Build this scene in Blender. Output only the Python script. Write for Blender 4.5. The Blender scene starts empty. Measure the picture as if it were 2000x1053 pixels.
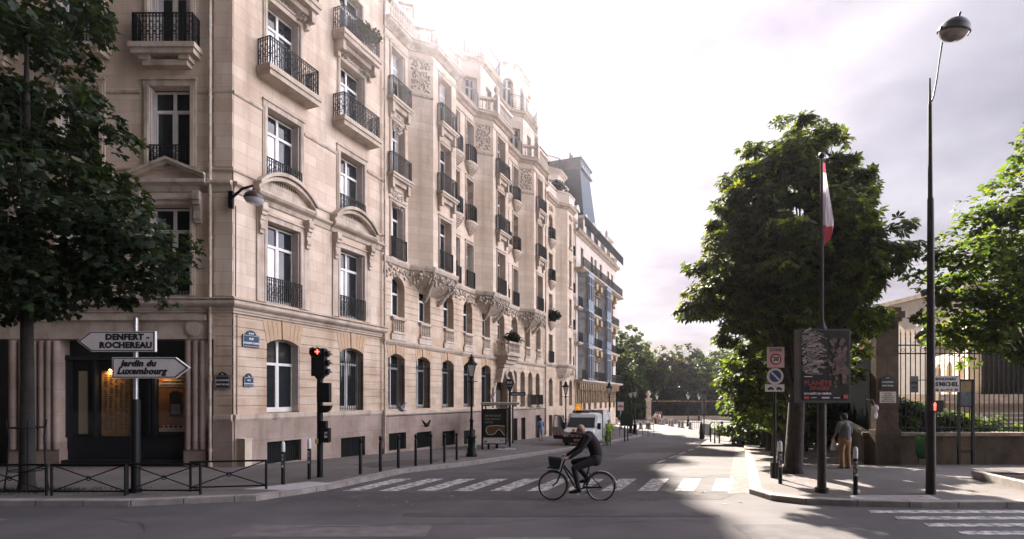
import bpy, math, random
import numpy as np
from mathutils import Vector, Matrix
R=math.radians; PI=math.pi
S=bpy.context.scene; COL=S.collection
# ---------------- camera ----------------
F=1100.0; HZ=778.0; CH=2.4                      # focal length in px of a 2000 px wide frame, horizon row, camera height
cam=bpy.data.objects.new('camera',bpy.data.cameras.new('camera')); COL.objects.link(cam)
cam.location=(0,0,CH); cam.rotation_euler=(R(90),0,0)
cam.data.sensor_width=36; cam.data.lens=36*F/2000; cam.data.shift_y=(HZ-526.5)/2000
cam.data.clip_start=.1; cam.data.clip_end=6000
S.camera=cam
# ---------------- sky, sun, exposure ----------------
SUN_EL=39.0; SUN_AZ=-4.6                         # azimuth from +Y towards +X
W=bpy.data.worlds.new('World'); S.world=W; W.use_nodes=True
nt=W.node_tree; nt.nodes.clear()
def wn(t,**k):
    n=nt.nodes.new(t)
    for a,b in k.items(): setattr(n,a,b)
    return n
sky=wn('ShaderNodeTexSky',sky_type='NISHITA',sun_disc=False); sky.sun_elevation=R(SUN_EL); sky.sun_rotation=R(SUN_AZ)
sky.air_density=1.0; sky.dust_density=3.0; sky.ozone_density=1.0
tc=wn('ShaderNodeTexCoord'); sp=wn('ShaderNodeSeparateXYZ'); nt.links.new(tc.outputs['Generated'],sp.inputs[0])
mx=wn('ShaderNodeMath',operation='MAXIMUM'); nt.links.new(sp.outputs[2],mx.inputs[0]); mx.inputs[1].default_value=.0
ad=wn('ShaderNodeMath',operation='ADD'); nt.links.new(mx.outputs[0],ad.inputs[0]); ad.inputs[1].default_value=.22
vd=wn('ShaderNodeVectorMath',operation='DIVIDE'); nt.links.new(tc.outputs['Generated'],vd.inputs[0])
cb=wn('ShaderNodeCombineXYZ')
for i in range(3): nt.links.new(ad.outputs[0],cb.inputs[i])
nt.links.new(cb.outputs[0],vd.inputs[1])
ns=wn('ShaderNodeTexNoise'); nt.links.new(vd.outputs[0],ns.inputs['Vector']); ns.inputs['Scale'].default_value=1.5; ns.inputs['Detail'].default_value=7; ns.inputs['Roughness'].default_value=.5; ns.inputs['Distortion'].default_value=.35
cr=wn('ShaderNodeValToRGB'); nt.links.new(ns.outputs['Fac'],cr.inputs[0])
cr.color_ramp.elements[0].position=.40; cr.color_ramp.elements[0].color=(.5,.5,.5,1); cr.color_ramp.elements[1].position=.56; cr.color_ramp.elements[1].color=(1,1,1,1)
cr2=wn('ShaderNodeValToRGB'); ns2=wn('ShaderNodeTexNoise'); nt.links.new(vd.outputs[0],ns2.inputs['Vector']); ns2.inputs['Scale'].default_value=2.4; ns2.inputs['Detail'].default_value=6
nt.links.new(ns2.outputs['Fac'],cr2.inputs[0]); cr2.color_ramp.elements[0].position=.38; cr2.color_ramp.elements[0].color=(1.4,1.31,1.5,1); cr2.color_ramp.elements[1].position=.6; cr2.color_ramp.elements[1].color=(2.3,2.2,2.33,1)
# sunward brightening of the cloud sheet (the sky itself gives off this light)
sd=wn('ShaderNodeVectorMath',operation='DOT_PRODUCT'); nt.links.new(tc.outputs['Generated'],sd.inputs[0])
el,az=R(SUN_EL),R(SUN_AZ); sv=Vector((math.cos(el)*math.sin(az),math.cos(el)*math.cos(az),math.sin(el))); sd.inputs[1].default_value=sv
cr3=wn('ShaderNodeValToRGB'); nt.links.new(sd.outputs['Value'],cr3.inputs[0]); cr3.color_ramp.elements[0].position=.55; cr3.color_ramp.elements[0].color=(1,1,1,1); cr3.color_ramp.elements[1].position=1.0; cr3.color_ramp.elements[1].color=(2.5,2.4,2.45,1)
ml=wn('ShaderNodeVectorMath',operation='MULTIPLY'); nt.links.new(cr2.outputs[0],ml.inputs[0]); nt.links.new(cr3.outputs[0],ml.inputs[1])
sk=wn('ShaderNodeVectorMath',operation='MULTIPLY'); nt.links.new(sky.outputs[0],sk.inputs[0]); sk.inputs[1].default_value=(.34,.32,.32)
mixc=wn('ShaderNodeMix',data_type='RGBA'); nt.links.new(cr.outputs[0],mixc.inputs[0]); nt.links.new(sk.outputs[0],mixc.inputs[6]); nt.links.new(ml.outputs[0],mixc.inputs[7])
def lobe(v,a,b,g,prev):                           # added unseen sky gain: brighter overhead and park side to light facades, dimmed behind
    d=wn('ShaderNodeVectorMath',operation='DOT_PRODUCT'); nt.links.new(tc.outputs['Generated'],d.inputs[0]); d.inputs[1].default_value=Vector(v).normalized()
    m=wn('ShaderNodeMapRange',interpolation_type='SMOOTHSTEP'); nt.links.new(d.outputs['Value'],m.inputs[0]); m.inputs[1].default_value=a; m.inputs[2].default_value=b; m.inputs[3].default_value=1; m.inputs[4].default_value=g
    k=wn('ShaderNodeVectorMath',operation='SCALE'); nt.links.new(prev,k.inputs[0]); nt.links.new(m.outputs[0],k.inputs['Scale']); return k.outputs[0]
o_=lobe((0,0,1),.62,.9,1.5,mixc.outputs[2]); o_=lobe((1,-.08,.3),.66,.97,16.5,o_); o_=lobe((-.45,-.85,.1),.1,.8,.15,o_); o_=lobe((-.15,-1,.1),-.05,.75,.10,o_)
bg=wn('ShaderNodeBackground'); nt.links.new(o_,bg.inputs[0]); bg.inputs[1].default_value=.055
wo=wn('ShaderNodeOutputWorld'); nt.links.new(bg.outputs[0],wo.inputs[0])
sl=bpy.data.lights.new('sun','SUN'); sl.energy=5.0; sl.angle=R(1.0); sl.color=(1,.9,.78)
so=bpy.data.objects.new('sun',sl); COL.objects.link(so); so.rotation_euler=(-sv).to_track_quat('-Z','Y').to_euler(); so.location=(0,30,60)
S.view_settings.view_transform='Standard'; S.view_settings.look='None'; S.view_settings.gamma=1; S.view_settings.exposure=2.3
S.render.engine='CYCLES'
try:
    S.cycles.max_bounces=6; S.cycles.transparent_max_bounces=8
except Exception: pass
# ---------------- helpers ----------------
def gz(y):                                        # road level: the street drops gently away from the crossing
    return float(np.interp(y,[-50,18,21,38,56,96,3000],[0,0,-.15,-.8,-1.2,-1.35,-1.35]))
KH=.13
def G(x,y,kerb=0):                                # point on the road (or pavement) seen at photo pixel x,y
    Y=13.
    for _ in range(40): Y=F*(CH-gz(Y)-kerb)/(y-HZ)*.5+Y*.5
    return ((x-1000)/F*Y,Y,gz(Y)+kerb)
def at(x,y,Y): return ((x-1000)/F*Y,Y,CH+(HZ-y)/F*Y)
MATS={}
def M(name,col,rough=.8,col2=None,ns=3.,nd=6,lo=.35,hi=.65,bump=0,bs=20,metal=0,spec=None,brick=None,trans=0,tcol=(2.2,2.1,.75),emit=None,coat=0,dirt=None,wv=None):
    if name in MATS: return MATS[name]
    m=bpy.data.materials.new(name); m.use_nodes=True; t=m.node_tree; N=t.nodes; L=t.links
    b=N['Principled BSDF']; out=N['Material Output']
    b.inputs['Roughness'].default_value=rough; b.inputs['Metallic'].default_value=metal
    if spec is not None: b.inputs['Specular IOR Level'].default_value=spec
    if coat: b.inputs['Coat Weight'].default_value=coat
    def rgb(c): return (c[0],c[1],c[2],1)
    b.inputs['Base Color'].default_value=rgb(col); cur=None
    tcn=N.new('ShaderNodeTexCoord')
    if col2:
        n=N.new('ShaderNodeTexNoise'); n.inputs['Scale'].default_value=ns; n.inputs['Detail'].default_value=nd; n.inputs['Roughness'].default_value=.62
        L.new(tcn.outputs['Object'],n.inputs['Vector']); r=N.new('ShaderNodeValToRGB'); L.new(n.outputs['Fac'],r.inputs[0])
        r.color_ramp.elements[0].position=lo; r.color_ramp.elements[1].position=hi; r.color_ramp.elements[0].color=rgb(col2); r.color_ramp.elements[1].color=rgb(col); cur=r.outputs[0]
    def mixin(fac,c,mode='MIX'):
        nonlocal cur
        k=N.new('ShaderNodeMix'); k.data_type='RGBA'; k.blend_type=mode; L.new(fac,k.inputs[0]) if not isinstance(fac,float) else setattr(k.inputs[0],'default_value',fac)
        if cur: L.new(cur,k.inputs[6])
        else: k.inputs[6].default_value=rgb(col)
        if isinstance(c,tuple): k.inputs[7].default_value=rgb(c)
        else: L.new(c,k.inputs[7])
        cur=k.outputs[2]
    if brick:                                      # block width, block height, joint, joint colour
        s=N.new('ShaderNodeSeparateXYZ'); L.new(tcn.outputs['Object'],s.inputs[0]); c=N.new('ShaderNodeCombineXYZ'); L.new(s.outputs[0],c.inputs[0]); L.new(s.outputs[2],c.inputs[1])
        k=N.new('ShaderNodeTexBrick'); L.new(c.outputs[0],k.inputs['Vector']); k.inputs['Scale'].default_value=1; k.inputs['Brick Width'].default_value=brick[0]; k.inputs['Row Height'].default_value=brick[1]; k.inputs['Mortar Size'].default_value=brick[2]; k.inputs['Mortar Smooth'].default_value=.2
        k.inputs['Color1'].default_value=(1.06,1.05,1.05,1); k.inputs['Color2'].default_value=(.86,.82,.78,1); j=brick[3]; k.inputs['Mortar'].default_value=(j,j*.95,j*.9,1)
        mixin(1.0,k.outputs['Color'],'MULTIPLY')
    if dirt:                                       # vertical weather streaks
        s=N.new('ShaderNodeMapping'); L.new(tcn.outputs['Object'],s.inputs[0]); s.inputs['Scale'].default_value=(dirt[2],dirt[2],dirt[2]*.16) if len(dirt)<4 else dirt[3]
        n=N.new('ShaderNodeTexNoise'); L.new(s.outputs[0],n.inputs['Vector']); n.inputs['Scale'].default_value=1; n.inputs['Detail'].default_value=8; n.inputs['Roughness'].default_value=.65
        r=N.new('ShaderNodeValToRGB'); L.new(n.outputs['Fac'],r.inputs[0]); r.color_ramp.elements[0].position=.5; r.color_ramp.elements[1].position=.78; r.color_ramp.elements[0].color=(0,0,0,1); q=dirt[1]; r.color_ramp.elements[1].color=(q,q,q,1)
        mixin(r.outputs[0],dirt[0])
    if cur: L.new(cur,b.inputs['Base Color'])
    if bump:
        n=N.new('ShaderNodeTexNoise'); n.inputs['Scale'].default_value=bs; n.inputs['Detail'].default_value=5; L.new(tcn.outputs['Object'],n.inputs['Vector'])
        u=N.new('ShaderNodeBump'); u.inputs['Strength'].default_value=bump; u.inputs['Distance'].default_value=.02; L.new(n.outputs['Fac'],u.inputs['Height']); L.new(u.outputs[0],b.inputs['Normal'])
    if emit: b.inputs['Emission Color'].default_value=rgb(emit[0]); b.inputs['Emission Strength'].default_value=emit[1]
    if trans:
        tr=N.new('ShaderNodeBsdfTranslucent'); ms=N.new('ShaderNodeMixShader'); ms.inputs[0].default_value=trans
        L.new(b.outputs[0],ms.inputs[1]); L.new(tr.outputs[0],ms.inputs[2]); L.new(ms.outputs[0],out.inputs[0])
        h=N.new('ShaderNodeVectorMath'); h.operation='MULTIPLY'; h.inputs[1].default_value=tcol
        if cur: L.new(cur,h.inputs[0])
        else: h.inputs[0].default_value=col
        L.new(h.outputs[0],tr.inputs[0])
    MATS[name]=m; return m
def glass(name,see=.5,tint=(.02,.025,.028)):
    if name in MATS: return MATS[name]
    m=bpy.data.materials.new(name); m.use_nodes=True; t=m.node_tree; N=t.nodes; L=t.links; b=N['Principled BSDF']
    b.inputs['Base Color'].default_value=(*tint,1); b.inputs['Roughness'].default_value=.04; b.inputs['IOR'].default_value=1.5
    tr=N.new('ShaderNodeBsdfTransparent'); ms=N.new('ShaderNodeMixShader'); ms.inputs[0].default_value=1-see; L.new(tr.outputs[0],ms.inputs[1]); L.new(b.outputs[0],ms.inputs[2]); L.new(ms.outputs[0],N['Material Output'].inputs[0])
    if see<=0: L.new(b.outputs[0],N['Material Output'].inputs[0])
    MATS[name]=m; return m
class MB:
    def __init__(s,X=None): s.v=[];s.f=[];s.mi=[];s.sm=[];s.X=X or Matrix();s.k=0;s.smooth=False;s.cuts=[]
    def add(s,vs,fs,sm=None):
        o=len(s.v); X=s.X
        s.v+= [tuple(X@Vector(p)) for p in vs]
        sm=s.smooth if sm is None else sm
        for f in fs: s.f.append([i+o for i in f]); s.mi.append(s.k); s.sm.append(sm)
        return s
    def cut(s): s.cuts.append((len(s.v),len(s.f))); return s
    def quad(s,a,b,c,d): return s.add([a,b,c,d],[(0,1,2,3)],False)
    def box(s,x0,y0,z0,x1,y1,z1):
        return s.add([(x0,y0,z0),(x1,y0,z0),(x1,y1,z0),(x0,y1,z0),(x0,y0,z1),(x1,y0,z1),(x1,y1,z1),(x0,y1,z1)],[(0,3,2,1),(4,5,6,7),(0,1,5,4),(1,2,6,5),(2,3,7,6),(3,0,4,7)],False)
    def prism(s,poly,y0,y1):                        # polygon in x,z pulled from y0 to y1
        n=len(poly); vs=[(p[0],y0,p[1]) for p in poly]+[(p[0],y1,p[1]) for p in poly]
        return s.add(vs,[tuple(range(n)),tuple(range(2*n-1,n-1,-1))]+[(i,i+n,(i+1)%n+n,(i+1)%n) for i in range(n)],False)
    def slab(s,poly,z0,z1):                         # polygon in x,y pulled from z0 to z1
        n=len(poly); vs=[(p[0],p[1],z0) for p in poly]+[(p[0],p[1],z1) for p in poly]
        return s.add(vs,[tuple(range(n-1,-1,-1)),tuple(range(n,2*n))]+[(i,(i+1)%n,(i+1)%n+n,i+n) for i in range(n)],False)
    def tube(s,pts,r,n=8,cap=True,sm=True):
        pts=[Vector(p) for p in pts]; rs=r if isinstance(r,(list,tuple)) else [r]*len(pts); vs=[];fs=[]; up=None
        for i,p in enumerate(pts):
            d=(pts[min(i+1,len(pts)-1)]-pts[max(i-1,0)]).normalized()
            if up is None: up=Vector((0,0,1)) if abs(d.z)<.9 else Vector((1,0,0))
            a=d.cross(up)
            if a.length<1e-4: a=d.cross(Vector((0,1,0)))
            a.normalize(); b=d.cross(a).normalized(); up=-b if up.dot(-b)>0 else b
            a=d.cross(up).normalized(); b=up=(a.cross(d)).normalized()
            for j in range(n):
                w=2*PI*(j+.5)/n; vs.append(p+rs[i]*(math.cos(w)*a+math.sin(w)*b))
        for i in range(len(pts)-1):
            for j in range(n): fs.append((i*n+j,i*n+(j+1)%n,(i+1)*n+(j+1)%n,(i+1)*n+j))
        s.add(vs,fs,sm and n>4)
        if cap: s.add(vs[:n],[tuple(range(n))],False); s.add(vs[-n:],[tuple(range(n-1,-1,-1))],False)
        return s
    def lathe(s,prof,c=(0,0,0),n=12,sm=True,a0=0,a1=2*PI):
        full=abs(a1-a0-2*PI)<1e-6; m=n if full else n+1; vs=[];fs=[]
        for r,z in prof:
            for j in range(m):
                w=a0+(a1-a0)*(j+.5*full)/n; vs.append((c[0]+r*math.cos(w),c[1]+r*math.sin(w),c[2]+z))
        for i in range(len(prof)-1):
            for j in range(n): fs.append((i*m+j,i*m+(j+1)%m,(i+1)*m+(j+1)%m,(i+1)*m+j))
        return s.add(vs,fs,sm)
    def ball(s,c,r,n=10,m=7,sq=(1,1,1)):
        vs=[];fs=[]
        for i in range(m+1):
            p=PI*i/m
            for j in range(n): w=2*PI*j/n; vs.append((c[0]+r*sq[0]*math.sin(p)*math.cos(w),c[1]+r*sq[1]*math.sin(p)*math.sin(w),c[2]+r*sq[2]*math.cos(p)))
        for i in range(m):
            for j in range(n): fs.append((i*n+j,(i+1)*n+j,(i+1)*n+(j+1)%n,i*n+(j+1)%n))
        return s.add(vs,fs,True)
    def ring(s,c,ax,r,t=.006,n=12,k=4):              # torus; ax = (u,v) unit vectors of its plane
        u,v=Vector(ax[0]),Vector(ax[1]); w=u.cross(v); c=Vector(c); vs=[];fs=[]
        for i in range(n):
            a=2*PI*i/n; e=math.cos(a)*u+math.sin(a)*v
            for j in range(k): b=2*PI*j/k; vs.append(c+e*(r+t*math.cos(b))+w*(t*math.sin(b)))
        for i in range(n):
            for j in range(k): fs.append((i*k+j,((i+1)%n)*k+j,((i+1)%n)*k+(j+1)%k,i*k+(j+1)%k))
        return s.add(vs,fs,True)
    def sweep(s,prof,path):                          # moulding: prof = (out,z); path in plan, outside on the right
        P=[Vector(p) for p in path]; k=len(prof); vs=[];fs=[]
        for i,p in enumerate(P):
            ns=[]
            if i>0: d=(P[i]-P[i-1]).normalized(); ns.append(Vector((d.y,-d.x)))
            if i<len(P)-1: d=(P[i+1]-P[i]).normalized(); ns.append(Vector((d.y,-d.x)))
            n=ns[0] if len(ns)==1 else (ns[0]+ns[1])/(1+ns[0].dot(ns[1]))
            for o,z in prof: q=p+n*o; vs.append((q.x,q.y,z))
        for i in range(len(P)-1):
            for j in range(k-1): fs.append((i*k+j,(i+1)*k+j,(i+1)*k+j+1,i*k+j+1))
        fs.append(tuple(range(k))); fs.append(tuple(range(len(P)*k-1,(len(P)-1)*k-1,-1)))
        return s.add(vs,fs,False)
    def text(s,txt,size,X,bold=0.,align='CENTER',sp=1.0,shear=0,sx=1.0):
        cu=bpy.data.curves.new('t','FONT'); cu.body=txt; cu.size=size; cu.align_x=align; cu.align_y='CENTER'; cu.offset=bold; cu.space_character=sp; cu.shear=shear; cu.resolution_u=2; cu.extrude=.002; cu.space_line=1.0
        o=bpy.data.objects.new('t',cu); me=bpy.data.meshes.new_from_object(o); old=s.X; s.X=old@X@Matrix.Diagonal((sx,1,1,1))
        s.add([v.co for v in me.vertices],[tuple(p.vertices) for p in me.polygons],False); s.X=old
        bpy.data.objects.remove(o); bpy.data.curves.remove(cu); bpy.data.meshes.remove(me); return s
    def mesh(s,name,mats):
        me=bpy.data.meshes.new(name); me.from_pydata(s.v,[],s.f)
        for m in (mats if isinstance(mats,(list,tuple)) else [mats]): me.materials.append(m)
        me.polygons.foreach_set('material_index',s.mi); me.polygons.foreach_set('use_smooth',s.sm); me.update(); return me
    def build(s,name,mats,parent=None,loc=(0,0,0),rz=0):
        if s.cuts:                                   # each cut-off piece becomes a part of its own
            c=sorted({(0,0),(len(s.v),len(s.f))}|set(s.cuts)); o=None
            for (va,fa),(vb,fb) in zip(c[:-1],c[1:]):
                if fb==fa: continue
                q=MB(); q.v=s.v[va:vb]; q.f=[[i-va for i in f] for f in s.f[fa:fb]]; q.mi=s.mi[fa:fb]; q.sm=s.sm[fa:fb]; o=q.build(name,mats,parent,loc,rz)
            return o
        return link(name,s.mesh(name,mats),parent,loc,rz)
def link(name,me,parent=None,loc=(0,0,0),rz=0,label=None):
    o=bpy.data.objects.new(name,me); COL.objects.link(o); o.location=loc; o.rotation_euler=(0,0,rz)
    if parent: o.parent=parent
    if label: o['label']=label
    return o
def tag(o,label,cat,group=None): o['label']=label; o['category']=cat; 
def tag(o,label,cat,group=None):
    o['label']=label; o['category']=cat
    if group: o['group']=group
    return o
def thing(name,label,cat,loc=(0,0,0),rz=0,group=None): return tag(link(name,None,None,loc,rz),label,cat,group)
def struct(o,kind='structure'): o['kind']=kind; return o
def kids(o): return o.children
def dup(o,loc,rz=None,label=None,parent=None,ch=None):
    c=o.copy(); COL.objects.link(c)
    if parent: c.parent=parent
    else:
        c.location=loc
        if rz is not None: c.rotation_euler=(0,0,rz)
        if label: c['label']=label
    for k in kids(o): dup(k,None,parent=c)
    return c
TX=lambda x=0,y=0,z=0: Matrix.Translation((x,y,z))
RX=lambda a: Matrix.Rotation(a,4,'X'); RY=lambda a: Matrix.Rotation(a,4,'Y'); RZ=lambda a: Matrix.Rotation(a,4,'Z')
# ---------------- materials ----------------
stone=M('limestone',(.65,.545,.455),.9,(.50,.385,.29),.5,lo=.3,hi=.62,bump=.3,bs=30,brick=(1.15,.42,.008,.66),dirt=((.25,.18,.12),.8,1.0))
stone_r=M('rusticated_limestone',(.60,.49,.395),.9,(.46,.35,.25),.8,bump=.35,bs=25,brick=(1.0,.34,.004,.8),dirt=((.28,.17,.09),.85,1.3))
stone_d=M('weathered_plinth_shaded_pilaster',(.38,.30,.26),.92,(.25,.19,.155),.9,bump=.35,bs=22,brick=(1.4,.9,.008,.7),dirt=((.17,.13,.10),.75,1.4))
stone_o=M('ochre_stone',(.50,.36,.235),.9,(.40,.27,.17),2.,bump=.2,bs=30)
trim=M('moulded_stone',(.55,.46,.385),.9,(.40,.32,.25),1.8,bump=.25,bs=30,dirt=((.12,.09,.07),.85,1.8))
carve=M('carved_stone',(.48,.41,.35),.9,(.30,.25,.2),7.,bump=1.,bs=9)
pale=M('pale_stone',(.66,.59,.53),.9,(.55,.47,.40),1.,bump=.2,bs=30,brick=(1.2,.45,.006,.85))
iron=M('black_iron',(.003,.005,.005),.6,spec=.25)
green_iron=M('dark_green_iron',(.008,.02,.018),.5)
white=M('white_paint',(.72,.70,.68),.5,(.6,.57,.54),5.)
shut=M('grey_shutter_paint',(.58,.53,.50),.6,(.48,.43,.4),6.)
pane_d=glass('dark_glass',0,(.018,.022,.026)); pane_c=M('curtained_glass',(.62,.62,.64),.08,(.40,.41,.44),3.,coat=1)
shopglass=glass('shop_glass',.72)
lead=M('zinc_roof',(.16,.18,.21),.45,(.11,.13,.15),2.,metal=.4)
slate=M('blue_slate',(.022,.065,.105),.6,(.014,.042,.07),3.,brick=(.25,.16,.008,.55))
bluepaint=M('blue_grey_painted_metal',(.27,.305,.36),.5,(.2,.235,.29),4.)
pipe_m=M('painted_pipe',(.50,.44,.38),.6,(.36,.27,.19),4.)
asph=M('asphalt',(.10,.091,.094),.88,(.05,.045,.047),.35,bump=.5,bs=60,dirt=((.048,.043,.046),.8,0,(.07,.8,1)))
pave=M('pavement_asphalt',(.13,.115,.11),.9,(.085,.074,.07),.6,bump=.4,bs=50)
granite=M('kerb_granite',(.30,.27,.25),.85,(.2,.175,.16),3.,bump=.3,bs=30)
paint=M('road_paint',(.52,.50,.49),.8,(.15,.14,.14),6.,lo=.42,hi=.56)
black=M('black_paint',(.004,.004,.005),.5,spec=.3)
rubber=M('rubber',(.012,.012,.012),.8)
steel=M('galvanised_steel',(.42,.42,.44),.35,(.3,.3,.32),8.,metal=.8)
signw=M('white_sign_enamel',(.66,.63,.63),.35,(.58,.55,.54),3.)
ink=M('black_ink',(.012,.012,.014),.6)
blueen=M('blue_enamel',(.008,.035,.075),.45,spec=.3); greenen=M('green_enamel',(.02,.13,.10),.3)
redp=M('red_paint',(.5,.02,.02),.4)
bark=M('bark',(.05,.038,.032),.95,(.02,.015,.012),6.,bump=1.,bs=14)
soil=M('soil',(.06,.04,.028),.95,(.03,.022,.015),8.,bump=.6,bs=20)
# ---------------- ground ----------------
YS=[-60,-20,0,6,10,12,15,18,19.5,21,24,28,33,38,44,50,56,70,96,140,300,3000]
def sheet(name,mat,left,right,ys,dz,skirt=0.0):
    mb=MB(); vs=[];fs=[]
    for y in ys: vs+=[(left(y),y,gz(y)+dz),(right(y),y,gz(y)+dz)]
    for i in range(len(ys)-1): fs.append((2*i,2*i+1,2*i+3,2*i+2))
    mb.add(vs,fs,False)
    if skirt:
        def side(fn):
            for a,b in zip(ys[:-1],ys[1:]): mb.quad((fn(a),a,gz(a)+dz),(fn(b),b,gz(b)+dz),(fn(b),b,gz(b)+dz-skirt),(fn(a),a,gz(a)+dz-skirt))
        side(left); side(right); a=ys[0]; mb.quad((left(a),a,gz(a)+dz),(right(a),a,gz(a)+dz),(right(a),a,gz(a)+dz-skirt),(left(a),a,gz(a)+dz-skirt))
        a=ys[-1]; mb.quad((left(a),a,gz(a)+dz),(right(a),a,gz(a)+dz),(right(a),a,gz(a)+dz-skirt),(left(a),a,gz(a)+dz-skirt))
    return struct(mb.build(name,mat))
sheet('ground',asph,lambda y:-1500,lambda y:1500,YS,0)
TD=math.tan(R(22.92))
LY=[12.48,12.8,13.14,13.95,15.23,17.96,22.1,30.5,52.3]; LX=[-8.5,-7.3,-5.97,-5.33,-4.58,-3.5,-1.3,2.5,12.1]
RYs=[12.3,12.5,12.74,13.21,14.15,24.1,36.9]; RXs=[8.95,7.6,6.59,6.07,5.97,10.0,15.2]
cl=lambda y: float(np.interp(y,LY,LX)); crr=lambda y: float(np.interp(y,RYs,RXs))
ysl=sorted(set(LY+[19.5,21,25,28,34,38,44,48])); ysr=sorted(set(RYs+[18,19.5,21,28,33]))
sheet('pavement',pave,lambda y:-60,cl,ysl,KH,.16)
sheet('pavement',pave,crr,lambda y:80,ysr,KH,.16)
sheet('pavement',pave,lambda y:12.3+(y-36.9)*TD,lambda y:90,[36.9,38,44,50,56,62],KH,.16)
sheet('pavement',pave,lambda y:-30,lambda y:80,[86,96,140],KH,.16)
# kerbs: granite strip 4 mm above the pavement with a face 3 mm proud of it
def kerb(pts,w=.28,inward=1):
    prof=[(0.006,-.04),(0.006,KH-.012),(-.012,KH+.005),(-w,KH+.005)]
    mb=MB(); P=[Vector(p) for p in pts]; vs=[];fs=[]
    for i,p in enumerate(P):
        ns=[]
        if i>0: d=(P[i]-P[i-1]).normalized(); ns.append(Vector((d.y,-d.x)))
        if i<len(P)-1: d=(P[i+1]-P[i]).normalized(); ns.append(Vector((d.y,-d.x)))
        n=ns[0] if len(ns)==1 else (ns[0]+ns[1])/(1+ns[0].dot(ns[1]))
        for o,z in prof: q=p+n*o*inward; vs.append((q.x,q.y,gz(p.y)+z))
    for i in range(len(P)-1):
        for j in range(3): fs.append((i*4+j,(i+1)*4+j,(i+1)*4+j+1,i*4+j+1))
    mb.add(vs,fs,False); return struct(mb.build('kerb',granite))
kerb([(-60,12.48),(-9.3,12.48)]+[(cl(y),y) for y in ysl])
kerb([(crr(y),y) for y in reversed(ysr)]+[(80,12.3)],.28,1)
kerb([(12.3+(y-36.9)*TD,y) for y in (62,56,50,44,38,36.9)]+[(15.2,36.9)])
kerb([(-30,86),(80,86)],.28,1)
# gutter of paler setts beside the right kerb and darker repaired asphalt
mb=MB(); ys=[14.2,18,21,24.1,28,33,36.5]
for a,b in zip(ys[:-1],ys[1:]): mb.quad((crr(a)-.55,a,gz(a)+.004),(crr(a)-.01,a,gz(a)+.004),(crr(b)-.01,b,gz(b)+.004),(crr(b)-.55,b,gz(b)+.004))
struct(mb.build('gutter',M('gutter_setts',(.17,.15,.14),.9,(.09,.08,.075),4.,bump=.5,bs=30)))
mb=MB(); mb.add([(x,y,.0035) for x,y in [(-9,13.35),(5.0,13.35),(5.65,14.2),(5.7,14.55),(-4.9,14.35),(-5.6,13.8)]],[(0,1,2,3,4,5)],False)
struct(mb.build('asphalt_patch',M('dark_patched_asphalt',(.075,.068,.07),.9,(.045,.04,.042),2.,bump=.6,bs=60)))
def crossing(pts):
    mb=MB()
    for q in pts: mb.add([(x,y,gz(y)+.0075) for x,y in q],[(0,1,2,3)],False)
    return struct(mb.build('crosswalk_marking',paint))
st=[]
for k in range(12):
    x=-5.35+k*.955
    st.append([(x,14.55),(x+.5,14.55),(x+.5+.92,16.75),(x+.92,16.75)])
crossing(st)
st=[]
for k in range(11):
    y=11.75-k*.62
    x0=7.5+.14*k; st.append([(x0,y),(18.5,y),(18.5,y+.27),(x0+.1,y+.27)])
crossing(st)
# centre line of the street
mb=MB()
for a,b in ((18.6,24.5),(25.6,27.4),(28.6,30.4),(31.8,33.6),(35,37),(38.5,42)):
    for y0,y1 in [(a+(b-a)*i/3,a+(b-a)*(i+1)/3) for i in range(3)]:
        f=lambda y: 3.9+(y-18.6)*.455
        mb.quad((f(y0),y0,gz(y0)+.006),(f(y0)+.16,y0,gz(y0)+.006),(f(y1)+.16,y1,gz(y1)+.006),(f(y1),y1,gz(y1)+.006))
struct(mb.build('lane_line',paint))
# pale tactile slabs at the kerb
mb=MB(); mb.slab([(-6.75,14.0),(-5.5,13.9),(-4.75,15.0),(-5.5,15.3)],KH-.02,KH+.009); struct(mb.build('tactile_slab',M('tactile',(.42,.40,.40),.8,(.33,.3,.3),5.)))
mb=MB(); mb.slab([(7.6,12.62),(9.6,12.6),(9.75,13.15),(7.9,13.15)],KH-.02,KH+.009)
for i in range(9): mb.box(7.95,12.68+i*.05,KH+.008,9.5,12.70+i*.05,KH+.013)
struct(mb.build('tactile_slab',MATS['tactile']))
mb=MB()                                            # dark mended rectangle and long cracks in the left pavement
mb.add([(x,y,gz(y)+KH+.004) for x,y in [(-4.6,18.6),(-3.2,20.4),(-2.6,23.2),(-4.6,22.8),(-5.7,20.2)]],[(0,1,2,3,4)],False); struct(mb.build('pavement_patch',M('patch',(.06,.05,.05),.9,(.045,.04,.04),2.)))
rnd=random.Random(5)
mb=MB(); mbl=MB()
for k in range(150):                               # dry leaves and scraps on road and pavement
    if k<95: x=rnd.uniform(-9,8); y=rnd.uniform(12.4,17)
    else: x=rnd.uniform(5.5,13); y=rnd.uniform(12.6,19)
    onp=(x<cl(y) and y>12.48) or (x>crr(y) and y>12.3); z=gz(y)+(KH if onp else 0)+.012; a=rnd.uniform(0,6); s=rnd.uniform(.02,.045)
    mb.add([(x+s*math.cos(a+i*PI/2)*(1.5 if i%2 else 1),y+s*math.sin(a+i*PI/2),z+rnd.uniform(0,.02)) for i in range(4)],[(0,1,2,3)],False)
o=mb.build('fallen_leaves',M('dry_leaf',(.32,.24,.12),.9,(.2,.12,.05),5.)); struct(o,'stuff'); tag(o,'scattered dry yellow leaves lying on the road and pavement','fallen leaves')
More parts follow.
